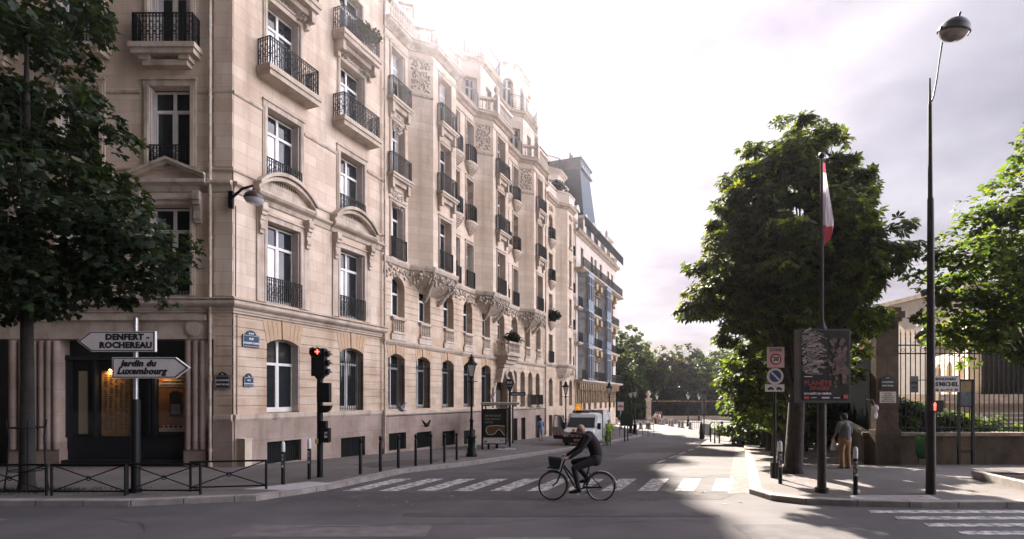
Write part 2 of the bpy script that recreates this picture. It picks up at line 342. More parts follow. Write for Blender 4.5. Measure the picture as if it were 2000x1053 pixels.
# kerbstone joints, cracks, tar seams, manholes, drains
mb=MB()
def joints(pts,step=1.05):
    P=[Vector(p) for p in pts]; acc=0.
    for a,b in zip(P[:-1],P[1:]):
        L=(b-a).length; d=(b-a)/L; n=Vector((d.y,-d.x)); s=step-acc
        while s<L:
            q=a+d*s; z=gz(q.y)+KH; i=q-n*.275; o=q+n*.009; w=d*.009
            mb.add([(o.x-w.x,o.y-w.y,z+.0065),(o.x+w.x,o.y+w.y,z+.0065),(i.x+w.x,i.y+w.y,z+.0075),(i.x-w.x,i.y-w.y,z+.0075)],[(0,1,2,3)],False)
            mb.add([(o.x-w.x,o.y-w.y,z),(o.x+w.x,o.y+w.y,z),(o.x+w.x,o.y+w.y,z-.12),(o.x-w.x,o.y-w.y,z-.12)],[(0,1,2,3)],False); s+=step
        acc=(acc+L)%step
joints([(-20,12.48),(-9.3,12.48)]+[(cl(y),y) for y in ysl]); joints([(crr(y),y) for y in reversed(ysr)]+[(30,12.3)])
tar=M('tar_seam',(.02,.018,.018),.7); struct(mb.build('kerb_joints',tar))
rnd=random.Random(31); mb=MB()
def crack(x,y,a,L,w):
    n=int(L/.25); p=(x,y)
    for i in range(n):
        a+=rnd.gauss(0,.28); q=(p[0]+.25*math.cos(a),p[1]+.25*math.sin(a)); ww=w*rnd.uniform(.4,1.2)
        if q[1]>12.2 and (q[0]<cl(q[1])+.05 or q[0]>crr(q[1])-.6): break
        z=.009; mb.add([(p[0],p[1]-ww,gz(p[1])+z),(q[0],q[1]-ww,gz(q[1])+z),(q[0],q[1]+ww,gz(q[1])+z),(p[0],p[1]+ww,gz(p[1])+z)],[(0,1,2,3)],False); p=q
for x,y,a,L,w in [(4.4,14.2,1.0,6,.012),(2,18,1.2,9,.014),(5.6,19,1.2,8,.016),(-1,15.5,.3,6,.01),(-8,11.2,.05,12,.012),(1,10.4,-.1,7,.01),(7,11,.1,6,.01),(3.0,13.2,.02,4,.014),(6.5,23,1.15,9,.02),(1.2,24,1.2,8,.016),(-5,9.6,.2,8,.01),(3.5,16.8,.1,3,.02),(4.2,17.6,-.2,2,.03)]: crack(x,y,a,L,w)
struct(mb.build('cracks',tar)); mb=MB()
for k,(x,y,w,h,a) in enumerate([(2.3,17.4,2.4,3.2,.42),(-3.2,10.2,3.4,.9,0),(4.6,20.5,1.6,5.0,.40),(-7.5,9.0,5.0,.7,0),(.6,21.5,1.2,4.0,.42),(6.6,27.5,2.2,5,.42),(1.0,11.6,6.5,.35,0),(-12,10.6,4.0,1.2,0),(5.2,10.0,2.2,1.4,.1),(.2,9.3,1.6,.8,0)]):
    c=[(-w/2,-h/2),(w/2,-h/2),(w/2,h/2),(-w/2,h/2)]; mb.k=k%2; mb.add([(x+u+v*a,y+v,gz(y+v)+.0045+.0002*k) for u,v in c],[(0,1,2,3)],False)
struct(mb.build('asphalt_patch',[MATS['dark_patched_asphalt'],M('pale_patched_asphalt',(.15,.14,.14),.85,(.1,.09,.092),3.,bump=.5,bs=60)]))
# ---------------- wall machinery ----------------
def arc_pts(x0,x1,zs,rise,n=10):                    # arch from x0 to x1 springing at zs
    w=(x1-x0)/2; r=(w*w+rise*rise)/(2*rise); cz=zs+rise-r; a=math.asin(min(1,w/r)); c=(x0+x1)/2
    if rise>w-1e-6: a=PI/2; r=w; cz=zs
    return [(c+r*math.sin(-a+2*a*i/n),cz+r*math.cos(-a+2*a*i/n)) for i in range(n+1)]
def wall(mb,L0,L1,z0,z1,ops,grooves=(),depth=.3,gd=.03,gh=.028,y=0.):
    """wall face in the plane y with openings (x0,x1,za,zb,rise), each with reveals; grooves are real recesses"""
    xs=sorted({L0,L1}|{v for o in ops for v in (o[0],o[1])}); gz_=[g for g in grooves if z0+.02<g<z1-.02]
    zs=sorted({z0,z1}|{v for o in ops for v in (o[2],o[3])}|{g-gh/2 for g in gz_}|{g+gh/2 for g in gz_})
    for i in range(len(xs)-1):
        xa,xb=xs[i],xs[i+1]; xm=(xa+xb)/2
        if xb-xa<1e-5: continue
        for j in range(len(zs)-1):
            za,zb=zs[j],zs[j+1]; zm=(za+zb)/2
            if zb-za<1e-5 or any(o[0]<xm<o[1] and o[2]<zm<o[3] for o in ops): continue
            if any(abs(zm-g)<gh/2+1e-4 for g in gz_):
                Y=y+gd; mb.quad((xa,Y,za),(xb,Y,za),(xb,Y,zb),(xa,Y,zb)); mb.quad((xa,y,za),(xb,y,za),(xb,Y,za),(xa,Y,za)); mb.quad((xa,Y,zb),(xb,Y,zb),(xb,y,zb),(xa,y,zb))
            else: mb.quad((xa,y,za),(xb,y,za),(xb,y,zb),(xa,y,zb))
    for o in ops:
        x0,x1,za,zb,rise=o[:5]; D=y+(o[5] if len(o)>5 else depth); zt=zb-rise
        mb.quad((x0,y,za),(x0,D,za),(x0,D,zt),(x0,y,zt)); mb.quad((x1,y,za),(x1,y,zt),(x1,D,zt),(x1,D,za)); mb.quad((x0,y,za),(x1,y,za),(x1,D,za),(x0,D,za))
        if rise>0:
            a=arc_pts(x0,x1,zt,rise)
            for p,q in zip(a[:-1],a[1:]):
                mb.quad((p[0],y,p[1]),(q[0],y,q[1]),(q[0],D,q[1]),(p[0],D,p[1])); mb.quad((p[0],y,p[1]),(q[0],y,q[1]),(q[0],y,zb),(p[0],y,zb))
        else: mb.quad((x0,y,zb),(x1,y,zb),(x1,D,zb),(x0,D,zb))
def surround(mb,c,w,z0,z1,t=.2,p=.05,y=0.,ears=True):  # moulded stone frame round an opening
    for a,b in ((c-w/2-t,c-w/2-.002),(c+w/2+.002,c+w/2+t)): mb.box(a,y-p,z0,b,y+.01,z1+.002); mb.box(a+t*.3 if a<c else a+.02,y-p-.025,z0,b-.02 if a<c else b-t*.3,y-p,z1)
    mb.box(c-w/2-t,y-p,z1+.002,c+w/2+t,y+.01,z1+t); mb.box(c-w/2-t-.03,y-p-.05,z1+t,c+w/2+t+.03,y+.01,z1+t+.06)
_wc={}
def frame_mesh(w,h,split=.74,bars=2,y=0.):
    k=('f',round(w,2),round(h,2),split)
    if k not in _wc:
        mb=MB(); b=.06; t=.05
        mb.box(-w/2,0,0,-w/2+b,t,h); mb.box(w/2-b,0,0,w/2,t,h); mb.box(-w/2+b,0,0,w/2-b,t,b); mb.box(-w/2+b,0,h-b,w/2-b,t,h)
        mb.box(-.05,-.02,b,.05,t,h-b)
        if split: mb.box(-w/2+b,-.025,h*split-.05,-.05,t,h*split+.05); mb.box(.05,-.025,h*split-.05,w/2-b,t,h*split+.05)
        for s in (-1,1):
            xa,xb=sorted((s*.05,s*(w/2-b))); mb.box(xa,-.01,b,xb,t,b+.12)
            for q in (xa,xb-.035): mb.box(q,-.01,b+.12,q+.035,t,(h*split if split else h)-.05)
        _wc[k]=mb.mesh('window',white)
    return _wc[k]
def pane_mesh(w,h,kind):
    k=('p',round(w,2),round(h,2),kind)
    if k not in _wc:
        mb=MB(); b=.04
        if kind=='L': mb.quad((-w/2+b,.03,b),(-.02,.03,b),(-.02,.03,h*.74),(-w/2+b,.03,h*.74)); mb.k=1; mb.quad((-.02,.03,b),(w/2-b,.03,b),(w/2-b,.034,h*.74),(-.02,.034,h*.74)); mb.quad((-w/2+b,.03,h*.74),(w/2-b,.03,h*.74),(w/2-b,.034,h-b),(-w/2+b,.034,h-b)); m=[pane_c,pane_d]
        elif kind=='B': mb.quad((-w/2+b,.03,b),(w/2-b,.03,b),(w/2-b,.034,h*.5),(-w/2+b,.034,h*.5)); mb.k=1; mb.quad((-w/2+b,.03,h*.5),(w/2-b,.03,h*.5),(w/2-b,.03,h-b),(-w/2+b,.03,h-b)); m=[pane_d,pane_c]
        elif kind=='H':
            for i,(u,v) in enumerate(((-.5,-.3),(-.3,.26),(.26,.5))):
                mb.k=i%2; mb.quad((w*u+(b if i==0 else 0),.03,b),(w*v-(b if i==2 else 0),.03,b),(w*v-(b if i==2 else 0),.03,h-b),(w*u+(b if i==0 else 0),.03,h-b))
            m=[pane_c,pane_d]
        elif kind=='C': mb.quad((-w/2+b,.03,b),(w/2-b,.03,b),(w/2-b,.03,h*.74),(-w/2+b,.03,h*.74)); mb.k=1; mb.quad((-w/2+b,.03,h*.74),(w/2-b,.03,h*.74),(w/2-b,.034,h-b),(-w/2+b,.034,h-b)); m=[pane_c,pane_d]
        else: mb.quad((-w/2+b,.03,b),(w/2-b,.03,b),(w/2-b,.034,h-b),(-w/2+b,.034,h-b)); m=[pane_d]
        _wc[k]=mb.mesh('pane',m)
    return _wc[k]
def shutter_mesh(w,h):
    k=('s',round(w,2),round(h,2))
    if k not in _wc:
        mb=MB(); mb.box(0,0,0,.05,.03,h); mb.box(w-.05,0,0,w,.03,h); n=int(h/.07)
        for z in (0,h*.35,h-.06): mb.box(.05,0,z,w-.05,.03,z+.06)
        mb.box(.05,.02,.06,w-.05,.028,h-.06)
        for i in range(n):
            z=.07+i*(h-.1)/n; mb.quad((.05,-.002,z),(w-.05,-.002,z),(w-.05,.02,z+.045),(.05,.02,z+.045))
        _wc[k]=mb.mesh('shutter',shut)
    return _wc[k]
def rail(mb,pts,z0,h,pitch=.11,r=.014,style='scroll'):
    """wrought-iron railing along the plan polyline pts"""
    P=[Vector((p[0],p[1],0)) for p in pts]
    for zz,rr in ((h,.018),(.06,.012),(h-.13,.009)): mb.tube([(p.x,p.y,z0+zz) for p in P],rr,4)
    for a,b in zip(P[:-1],P[1:]):
        L=(b-a).length; n=max(1,round(L/pitch)); d=(b-a)/L
        for i in range(n+1):
            p=a+d*(L*i/n); rr=r*(1.8 if i in (0,n) else 1)
            mb.add([(p.x-rr,p.y-rr,z0),(p.x+rr,p.y-rr,z0),(p.x+rr,p.y+rr,z0),(p.x-rr,p.y+rr,z0),(p.x-rr,p.y-rr,z0+h),(p.x+rr,p.y-rr,z0+h),(p.x+rr,p.y+rr,z0+h),(p.x-rr,p.y+rr,z0+h)],[(0,1,5,4),(1,2,6,5),(2,3,7,6),(3,0,4,7)],False)
            if style=='scroll' and i<n:
                m=a+d*(L*(i+.5)/n); mb.ring((m.x,m.y,z0+h-.065),(d,(0,0,1)),.04,.011,8,3)
                mb.ring((m.x,m.y,z0+.06+(h*.18 if i%2 else h*.3)),(d,(0,0,1)),.055,.013,8,3); mb.ring((m.x,m.y,z0+h*(.5 if i%2 else .58)),(d,(0,0,1)),.04,.011,8,3); mb.ring((m.x,m.y,z0+h*(.72 if i%2 else .4)),(d,(0,0,1)),.03,.012,8,3)
            if style=='simple' and i<n and h>.5: m=a+d*(L*(i+.5)/n); mb.ring((m.x,m.y,z0+h-.065),(d,(0,0,1)),.035,.006,6,3)
def rail_mesh(w,h,dep,style,conv=0.,pitch=.11):
    k=('r',round(w,2),round(h,2),round(dep,2),style,conv)
    if k not in _wc:
        mb=MB()
        if conv:
            pts=[(-w/2,0)]+[(-w/2*math.cos(PI*i/8)*1.0,-dep*(.35+.65*math.sin(PI*i/8))) for i in range(9)]+[(w/2,0)]
        else: pts=[(-w/2,0),(-w/2,-dep),(w/2,-dep),(w/2,0)] if dep>.1 else [(-w/2,-dep),(w/2,-dep)]
        rail(mb,pts,0,h,pitch,style=style); _wc[k]=mb.mesh('railing',iron)
    return _wc[k]
def slab_mesh(w,dep,th,conv=0.,corb=0.):
    k=('b',round(w,2),round(dep,2),th,conv,corb)
    if k not in _wc:
        mb=MB()
        if conv:
            def o(s): return [(-w/2*s,0)]+[(-w/2*s*math.cos(PI*i/8),-dep*s*(.35+.65*math.sin(PI*i/8))) for i in range(9)]+[(w/2*s,0)]
            mb.slab(o(1.08),-th,0); mb.slab(o(.98),-th*1.6,-th)
            for i in range(5): mb.slab(o(.9-.16*i),-th*1.6-corb*(i+1)/5,-th*1.6-corb*i/5)
        else:
            mb.box(-w/2-.06,-dep-.06,-th*.5,w/2+.06,0.02,0); mb.box(-w/2,-dep,-th,w/2,.02,-th*.5)
            if corb:
                for s in (-1,1): x=s*(w/2-.18); mb.prism([(x-.09,-th-corb),(x+.09,-th-corb),(x+.1,-th),(x-.1,-th)],-dep*.8,.02); mb.prism([(x-.08,-th-corb*1.5),(x+.08,-th-corb*1.5),(x+.09,-th-corb),(x-.09,-th-corb)],-dep*.35,.02)
                mb.box(-w/2+.3,-dep*.55,-th-corb*.45,w/2-.3,.02,-th)
        _wc[k]=mb.mesh('balcony',trim)
    return _wc[k]
_wr=random.Random(77)
def window(root,x,z,w,h,y=0.,ang=0.,depth=.3,kind='D',shutters=0,guard=None,bal=None,split=.74):
    """x,y in the root's frame on the wall plane; ang turns it for canted walls"""
    c,s_=math.cos(ang),math.sin(ang); P=lambda a,b:(x+a*c-b*s_,y+a*s_+b*c)
    if kind=='D': kind=_wr.choice('DDDHBL')
    if kind=='X': kind='D'
    wf=w-(.0); p=P(0,depth); o=link('window',frame_mesh(wf,h,split),root,(p[0],p[1],z),ang)
    link('pane',pane_mesh(wf,h,kind),o)
    if shutters:                                    # folded back against the reveals
        d=depth-.04
        if shutters in (2,1): q=link('shutter',shutter_mesh(d,h-.04),o,(w/2-.012,-.02-d,.02),PI/2)
        if shutters in (2,3): q=link('shutter',shutter_mesh(d,h-.04),o,(-w/2+.042,-.02-d,.02),PI/2)
    if guard:
        gw,gh_,gd_,st_,cv=guard; link('railing',rail_mesh(gw,gh_,gd_,st_,cv),o,(0,-depth,0))
    if bal:
        bw,bd,th,cv,corb,rh,st_=bal; p=P(0,0); b_=link('balcony',slab_mesh(bw,bd,th,cv,corb),root,(p[0],p[1],z-.04),ang)
        link('railing',rail_mesh(bw-.1,rh,bd-.05,st_,cv),b_,(0,0,0))
    return o
CORN=[(0,0),(.10,.0),(.10,.05),(.16,.10),(.16,.16),(.34,.24),(.40,.30),(.40,.40),(.34,.42),(.44,.46),(.44,.50),(0,.55)]
def corn(mb,path,z,sx=1.,sz=1.): mb.sweep([(o*sx,z+h*sz) for o,h in CORN],path)
def band(mb,path,z0,z1,p): mb.sweep([(0,z0),(p*.6,z0),(p,z0+(z1-z0)*.35),(p,z1-.01),(0,z1)],path)
def baluster_row(mb,x0,x1,z0,h,y=0.,t=.18,pitch=.17,n=6):
    mb.box(x0,y-t/2,z0,x1,y+t/2,z0+h*.14); mb.box(x0-.02,y-t/2-.03,z0+h*.84,x1+.02,y+t/2+.03,z0+h)
    k=max(1,int((x1-x0)/pitch)); st=(x1-x0)/k; a=z0+h*.14; q=h*.70
    for i in range(k): mb.lathe([(.035,0),(.06,q*.08),(.03,q*.2),(.065,q*.42),(.04,q*.6),(.028,q*.8),(.055,q*.92),(.055,q)],(x0+st*(i+.5),y,a),n)
def arch_fan(mb,c,w,zs,rise,t,n=9,y=-.012,gap=.012):   # proud voussoirs above a segmental arch
    a=arc_pts(c-w/2,c+w/2,zs,rise,n); top=zs+rise+t
    for i in range(n):
        p,q=a[i],a[i+1]; f=lambda u: c+(u-c)*(1+.55*t/ (w/2)*.6)
        key=(i==n//2); yy=y-(.035 if key else 0); tt=top+(.06 if key else 0)
        mb.prism([(p[0]+gap,p[1]+.002),(q[0]-gap,q[1]+.002),(f(q[0])-gap,tt),(f(p[0])+gap,tt)],yy,.005)
def ornament(mb,cx,cz,w,h,y,seed=0,n=26,d=.07):        # leafy carved relief made of small lumps and scrolls
    r=random.Random(seed)
    for i in range(int(n*1.8)):
        x=cx+r.uniform(-w/2,w/2); z=cz+r.uniform(-h/2,h/2); s=r.uniform(.3,1)*min(w,h)*.085
        mb.ball((x,y,z),s,6,4,(1.3,d/s if s>.01 else 1,1))
    for sx in (-1,1): mb.ring((cx+sx*w*.22,y,cz),((1,0,0),(0,0,1)),min(w,h)*.22,min(w,h)*.035,12,4)
def drainpipe(root,x,y,z0,z1,r=.055):
    mb=MB(); mb.tube([(x,y,z0),(x,y,z1)],r,8)
    z=z0+.6
    while z<z1: mb.tube([(x,y,z),(x,y,z+.09)],r*1.35,8); z+=2.4
    mb.tube([(x,y,z0-.02),(x,y,z0+.25)],r*1.6,8)
    return mb.build('drainpipe',pipe_m,root)
X0,Y0=-9.532,19.239; TH=R(90-22.915)
def fac(x,y): return (X0+x*math.cos(TH)-y*math.sin(TH),Y0+x*math.sin(TH)+y*math.cos(TH))   # facade frame -> world
# ================= corner building =================
B1=thing('corner_building','cream limestone corner apartment block with arched pediments and a dark shop front','building',(X0,Y0,0),TH)
CT,ST=math.cos(TH),math.sin(TH)
f0=lambda x,y=0.: (x*CT+y*ST,-x*ST+y*CT)
L1=8.54
gro=[5.2-.34*k for k in range(10)]
C1,C2=2.27,6.24; WW=1.62
# --- street side walls
mb=MB(); ops=[(c-WW/2,c+WW/2,1.86,4.62,.22,.34) for c in (C1,C2)]; mb.k=0
wall(mb,0.02,L1,1.84,5.36,ops,gro); mb.build('ground_floor_wall',stone_r,B1)
mb=MB(); ops=[(C1-.85,C1+.85,-.02,.80,0,.25),(C2-.8,C2+.85,-.22,.68,0,.25)]
wall(mb,0.02,L1,-.6,1.6,ops,y=-.06); mb.build('plinth',stone_d,B1)
mb=MB()
for c in (C1,C2):
    mb.cut(); mb.quad((c-.9,.15,-.6),(c+.9,.15,-.6),(c+.9,.15,.9),(c-.9,.15,.9))
    for i in range(15): x=c-.8+i*.114; mb.box(x,.05,-.4,x+.02,.07,.8)
mb.build('cellar_grating',iron,B1)
mb=MB(); ops=[]
for c in (C1,C2): ops+=[(c-WW/2,c+WW/2,5.92,8.9,0,.34),(c-WW/2,c+WW/2,10.3,13.05,0,.34),(c-WW/2,c+WW/2,14.3,17.0,0,.34),(c-WW/2,c+WW/2,17.95,20.3,0,.34),(c-WW/2,c+WW/2,21.2,23.2,0,.34)]
wall(mb,.02,L1,5.36,24.4,ops); mb.build('upper_wall',stone,B1)
# --- boulevard side walls (turned)
FX=[-2.15,-5.25,-8.35,-11.45,-14.55,-17.65,-20.75]
mb=MB(); ops=[]
for c in FX: ops+=[(c-.7,c+.7,5.92,9.0,0,.3),(c-.7,c+.7,10.3,13.05,0,.3),(c-.7,c+.7,14.3,17.0,0,.3),(c-.7,c+.7,17.95,20.3,0,.3)]
wall(mb,-22,-.02,5.36,24.4,ops); mb.build('upper_wall',stone,B1,(0,0,0),-TH)
mb=MB(); wall(mb,-.62,.0,1.84,5.36,[],gro,y=-.045); mb.box(-.64,-.044,1.84,-.62,.1,5.3); mb.build('ground_floor_wall',stone_r,B1,(0,0,0),-TH)
mb=MB(); mb.box(-.64,-.10,-.3,.03,.1,1.6); mb.build('plinth',stone_d,B1,(0,0,0),-TH)
mb=MB(); mb.box(-.62,-.04,5.9,.0,.01,9.4); mb.box(-.62,-.04,10.3,0,.01,24.3); mb.build('corner_pilaster',stone,B1,(0,0,0),-TH)
# --- mouldings that run round the corner, in plan: boulevard side then street side
pth=[f0(-22,0),(0,0),(L1+.0,0)]
mb=MB(); corn(mb,pth,5.32,.75,.95); mb.cut(); corn(mb,pth,24.3,1.5,1.4); mb.build('cornice',trim,B1)
mb=MB(); band(mb,pth,10.16,10.26,.07); mb.cut()
for a,b in ((0,C1-1.05),(C1+1.05,C2-1.05),(C2+1.05,L1)): mb.cut(); band(mb,[(a,0),(b,0)],12.8,12.92,.06)
xs=[-22]+[v for c in reversed(FX) for v in (c-1.0,c+1.0)]+[0]
for a,b in zip(xs[::2],xs[1::2]): mb.cut(); band(mb,[f0(a),f0(b)],12.8,12.92,.06)
xs=[-22]+[v for c in reversed(FX) for v in (c-1.05,c+1.05)]+[0]
for a,b in zip(xs[::2],xs[1::2]): mb.cut(); mb.sweep([(0,9.42),(.05,9.45),(.09,9.62),(.2,9.70),(.2,9.78),(0,9.84)],[f0(a),f0(b)])
for a,b in ((0,C1-1.5),(C1+1.5,C2-1.45),(C2+1.45,L1)): mb.cut(); mb.sweep([(0,9.42),(.05,9.45),(.09,9.62),(.2,9.70),(.2,9.78),(0,9.84)],[(a,0),(b,0)])
mb.cut(); band(mb,[(0.02,0),(L1,0)],1.6,1.84,.11); mb.cut(); band(mb,[f0(-.62),f0(.0)],1.6,1.84,.13)
mb.build('string_course',trim,B1)
# --- street side windows
for i,c in enumerate((C1,C2)):
    if i==0: window(B1,c,1.88,WW,2.74,depth=.34,shutters=1,kind='D',split=.66)
    else:
        o=window(B1,c,1.88,WW,2.74,depth=.34,kind='X',split=.74)
        mb=MB(); rail(mb,[(-.8,0),(.8,0)],0,2.2,.125,.011,'none')
        for k in range(13):
            x=-.8+.133*k; mb.tube([(x,0,2.2),(x,0,2.62-.0*k)],[.012,.004],4)
            mb.ring((x,0,2.1),((1,0,0),(0,0,1)),.05,.008,8,3); mb.ring((x,0,.1),((1,0,0),(0,0,1)),.05,.008,8,3)
        mb.build('window_bars',iron,o,(0,-.26,0))
    window(B1,c,5.94,WW,2.92,depth=.34,kind='L',shutters=1,guard=(WW+.1,.9,.06,'scroll',0))
    window(B1,c,10.32,WW,2.69,depth=.34,kind='L',shutters=1,guard=(WW+.1,.9,.06,'scroll',0))
    for z in (14.3,17.95): window(B1,c,z+.02,WW,2.65 if z<15 else 2.3,depth=.34,kind='L' if z<15 else 'D',shutters=1,bal=(2.5,.62,.36,0,.42 if z>15 else .0,1.02,'scroll'))
    window(B1,c,21.22,WW,1.95,depth=.34,kind='D')
    mb=MB()                                         # pediment, consoles, frame
    surround(mb,c,WW,5.9,8.9,.2,.05); mb.cut(); surround(mb,c,WW,10.3,13.05,.2,.05); mb.cut(); surround(mb,c,WW,14.3,17.0,.18,.05); mb.build('window_surround',trim,B1); mb=MB()
    w=1.42
    def cap(px,pz,dz,out): mb.sweep([(0,9.42),(.06,9.45),(.1,9.6),(.28,9.68),(.34,9.76),(.34,9.84),(0,9.9)],[(c-w,0),(c+w,0)])
    cap(0,0,0,0)
    for t0,p in ((0,.30),(.13,.40)):
        a=arc_pts(c-w,c+w,9.86,.62+t0*.3,14); b=arc_pts(c-w,c+w,9.86+.13,.62+t0*.3,14)
        for q in range(14):
            z0=a[q][1]+t0; z1=a[q+1][1]+t0
            mb.prism([(a[q][0],z0),(a[q+1][0],z1),(a[q+1][0],z1+.13),(a[q][0],z0+.13)],-p,.01)
    mb.prism([(x,z) for x,z in arc_pts(c-w+.03,c+w-.03,9.86,.6,14)],-.06,.02)
    mb.build('pediment',trim,B1); mb=MB()
    for s in (-1,1):
        mb.cut(); x=c+s*(WW/2+.34); mb.box(x-.14,-.06,5.9,x+.14,.01,9.42)
        for q,(zz,dd) in enumerate(((9.42,.30),(9.3,.32),(9.15,.27),(8.98,.2),(8.8,.17),(8.65,.2),(8.5,.15))): mb.box(x-.13+q*.006,-dd,zz-.17,x+.13-q*.006,0,zz)
        mb.tube([(x-.14,-.23,9.2),(x+.14,-.23,9.2)],.11,8)
    mb.build('console',trim,B1)
    mb=MB(); arch_fan(mb,c,WW,4.40,.22,.62,9); mb.build('voussoirs',stone_o,B1)
    mb=MB()
    for s in (-.75,.75): ornament(mb,c+s,17.35,.5,.5,-.14,i*7+int(s*4),20,.16); mb.cut()
    ornament(mb,c,17.4,.6,.35,-.06,i+40,20,.09); mb.build('carved_consoles',carve,B1)
# --- boulevard side windows
for i,c in enumerate(FX):
    for z,h,k in ((5.94,3.02,'D'),(10.32,2.69,'D')): window(B1,f0(c)[0],z,1.4,h,y=f0(c)[1],ang=-TH,depth=.3,kind=k,shutters=2,guard=(1.5,.72,.04,'scroll',0))
    window(B1,f0(c)[0],14.32,1.4,2.65,y=f0(c)[1],ang=-TH,depth=.3,kind='D',shutters=3,bal=(2.1,.45,.34,0,0,1.02,'scroll')); window(B1,f0(c)[0],17.97,1.4,2.3,y=f0(c)[1],ang=-TH,depth=.3)
    mb=MB(); surround(mb,c,1.4,10.3,13.05,.2,.05); mb.cut(); surround(mb,c,1.4,5.9,9.0,.16,.05); mb.cut(); surround(mb,c,1.4,14.3,17.0,.18,.05); mb.build('window_surround',trim,B1,(0,0,0),-TH); mb=MB()
    for t0,p in ((0,.22),(.1,.30)): mb.prism([(c-1.3,9.84+t0),(c,10.36+t0),(c+1.3,9.84+t0),(c+1.3,9.93+t0),(c,10.46+t0),(c-1.3,9.93+t0)],-p,.01)
    mb.sweep([(0,9.42),(.05,9.45),(.09,9.62),(.26,9.70),(.26,9.82),(0,9.86)],[(c-1.3,0),(c+1.3,0)])
    mb.build('pediment',trim,B1,(0,0,0),-TH); mb=MB(); mb.box(c-.75,-.3,13.62,c+.75,0,13.8); mb.box(c-.85,-.36,13.78,c-.5,0,13.97); mb.box(c+.5,-.36,13.78,c+.85,0,13.97)
    for s in (-1,1):
        mb.cut(); x=c+s*1.0
        for q,(zz,dd) in enumerate(((9.42,.24),(9.28,.27),(9.12,.22),(8.96,.15),(8.8,.13),(8.65,.17),(8.52,.12))): mb.box(x-.12,-dd,zz-.16,x+.12,0,zz)
        mb.tube([(x-.13,-.18,9.2),(x+.13,-.18,9.2)],.09,8)
    mb.build('console',trim,B1,(0,0,0),-TH)
# --- shop front
mb=MB()
for a,b in ((-22.,-10.9),(-7.62,-6.98+.02),(-6.98+.1,-5.9),(-1.63,-.90)):
    mb.cut(); mb.box(a,-.02,.62,b,.5,4.42); mb.box(a-.02,-.07,.1,b+.02,.5,.62)
    n=max(1,round((b-a)/.27)); s=(b-a)/n
    for k in range(n): mb.lathe([(s*.5,0),(s*.5,3.7)],(a+s*(k+.5),.0,.66),8,True,PI,2*PI)
mb.build('fluted_pilaster',stone_d,B1,(0,0,0),-TH)  # darker plinth stone here puts the tree's shade into the pilasters' colour
mb=MB(); mb.box(-22,-.05,4.42,-.64,.5,5.30); mb.box(-22,-.10,5.02,-.9,0,5.10); mb.box(-5.95,-.16,5.05,-.85,-.05,5.22)
mb.tube([(-1.3,-.05,4.78),(-1.3,-.09,4.78)],.3,18); mb.tube([(-1.3,-.09,4.78),(-1.3,-.12,4.78)],.24,18); mb.build('shop_fascia',trim,B1,(0,0,0),-TH)
dark=M('dark_shop_paint',(.010,.013,.016),.5); dshop=MB()
dshop.box(-5.9,.42,.25,-1.63,.6,4.42); dshop.box(-5.9,-.0,.10,-1.63,.3,.28)
dshop.box(-5.9,.30,.28,-1.63,.42,1.05)
for x in (-5.9,-4.95,-3.55,-3.05,-2.9,-1.70): dshop.box(x,.22,1.05,x+.09,.42,3.9)
dshop.box(-5.9,.2,3.72,-1.63,.42,3.86); dshop.box(-10.9,.3,.1,-7.62,.5,4.42)
dshop.build('shop_front',dark,B1,(0,0,0),-TH)
mb=MB()
for a,b in ((-4.86,-3.55),(-5.81,-4.95),(-2.81,-1.70)): mb.cut(); mb.quad((a,.26,1.05),(b,.26,1.05),(b,.26,3.72),(a,.26,3.72))
mb.build('shop_window',shopglass,B1,(0,0,0),-TH)
mb=MB(); mb.box(-5.55,.36,1.16,-5.25,.40,3.35); mb.build('side_panel',M('cream_panel',(.42,.34,.22),.7),B1,(0,0,0),-TH)
brd=M('menu_board_paper',(.34,.20,.08),.8,(.25,.13,.05),3.)
mb=MB(); mb.box(-4.75,.36,.98+.1,-3.62,.40,3.35); pb=mb.build('menu_board',brd,B1,(0,0,0),-TH)
mb=MB(); r=random.Random(3)
for j in range(26):
    for i in range(6):
        if r.random()<.9: x=-4.66+i*.175+.02; mb.box(x,.352,3.2-j*.075,x+r.uniform(.06,.125),.359,3.225-j*.075)
mb.build('printed_lines',M('brown_print',(.07,.03,.012),.8),pb,(0,0,0))
mb=MB(); mb.box(-2.76,.36,1.22,-1.66,.40,3.32); po=mb.build('poster',M('orange_poster',(.36,.15,.05),.7,(.25,.09,.03),2.),B1,(0,0,0),-TH)
mb=MB(); mb.box(-2.75,.352,3.12,-1.67,.359,3.31); mb.box(-2.75,.352,2.80,-1.67,.359,2.93); mb.box(-2.6,.352,2.93,-1.9,.359,3.03); mb.box(-2.75,.352,1.24,-1.67,.359,1.36); mb.box(-2.6,.352,1.36,-1.75,.359,1.46); mb.build('pale_strips',M('paper',(.6,.5,.4),.8),po)
mb=MB(); X=RX(PI/2)
mb.text('ARRÊTER DE FUMER',.085,TX(-2.1,.349,3.21)@X,.003); mb.text('AVANT DE VOUS TUER,',.075,TX(-2.22,.349,2.975)@X,.003); mb.text('LE TABAC VA VOUS DÉPOUILLER !',.066,TX(-2.2,.349,2.865)@X,.003)
for i in range(5): mb.box(-2.55+i*.17,.348,1.38,-2.45+i*.17,.352,1.45)
mb.slab([(-2.38,.35),(-1.95,.35),(-1.95,.352),(-2.38,.352)],1.75,2.6); mb.slab([(-2.3,.347),(-2.05,.347),(-2.05,.352),(-2.3,.352)],2.6,2.66)
mb.build('lettering',ink,po)
mb=MB(); mb.box(-2.34,.344,1.85,-2.0,.347,2.2); mb.box(-2.31,.342,1.88,-2.03,.345,2.17) ; mb.build('package_label',M('grey_label',(.2,.2,.2),.6),po)
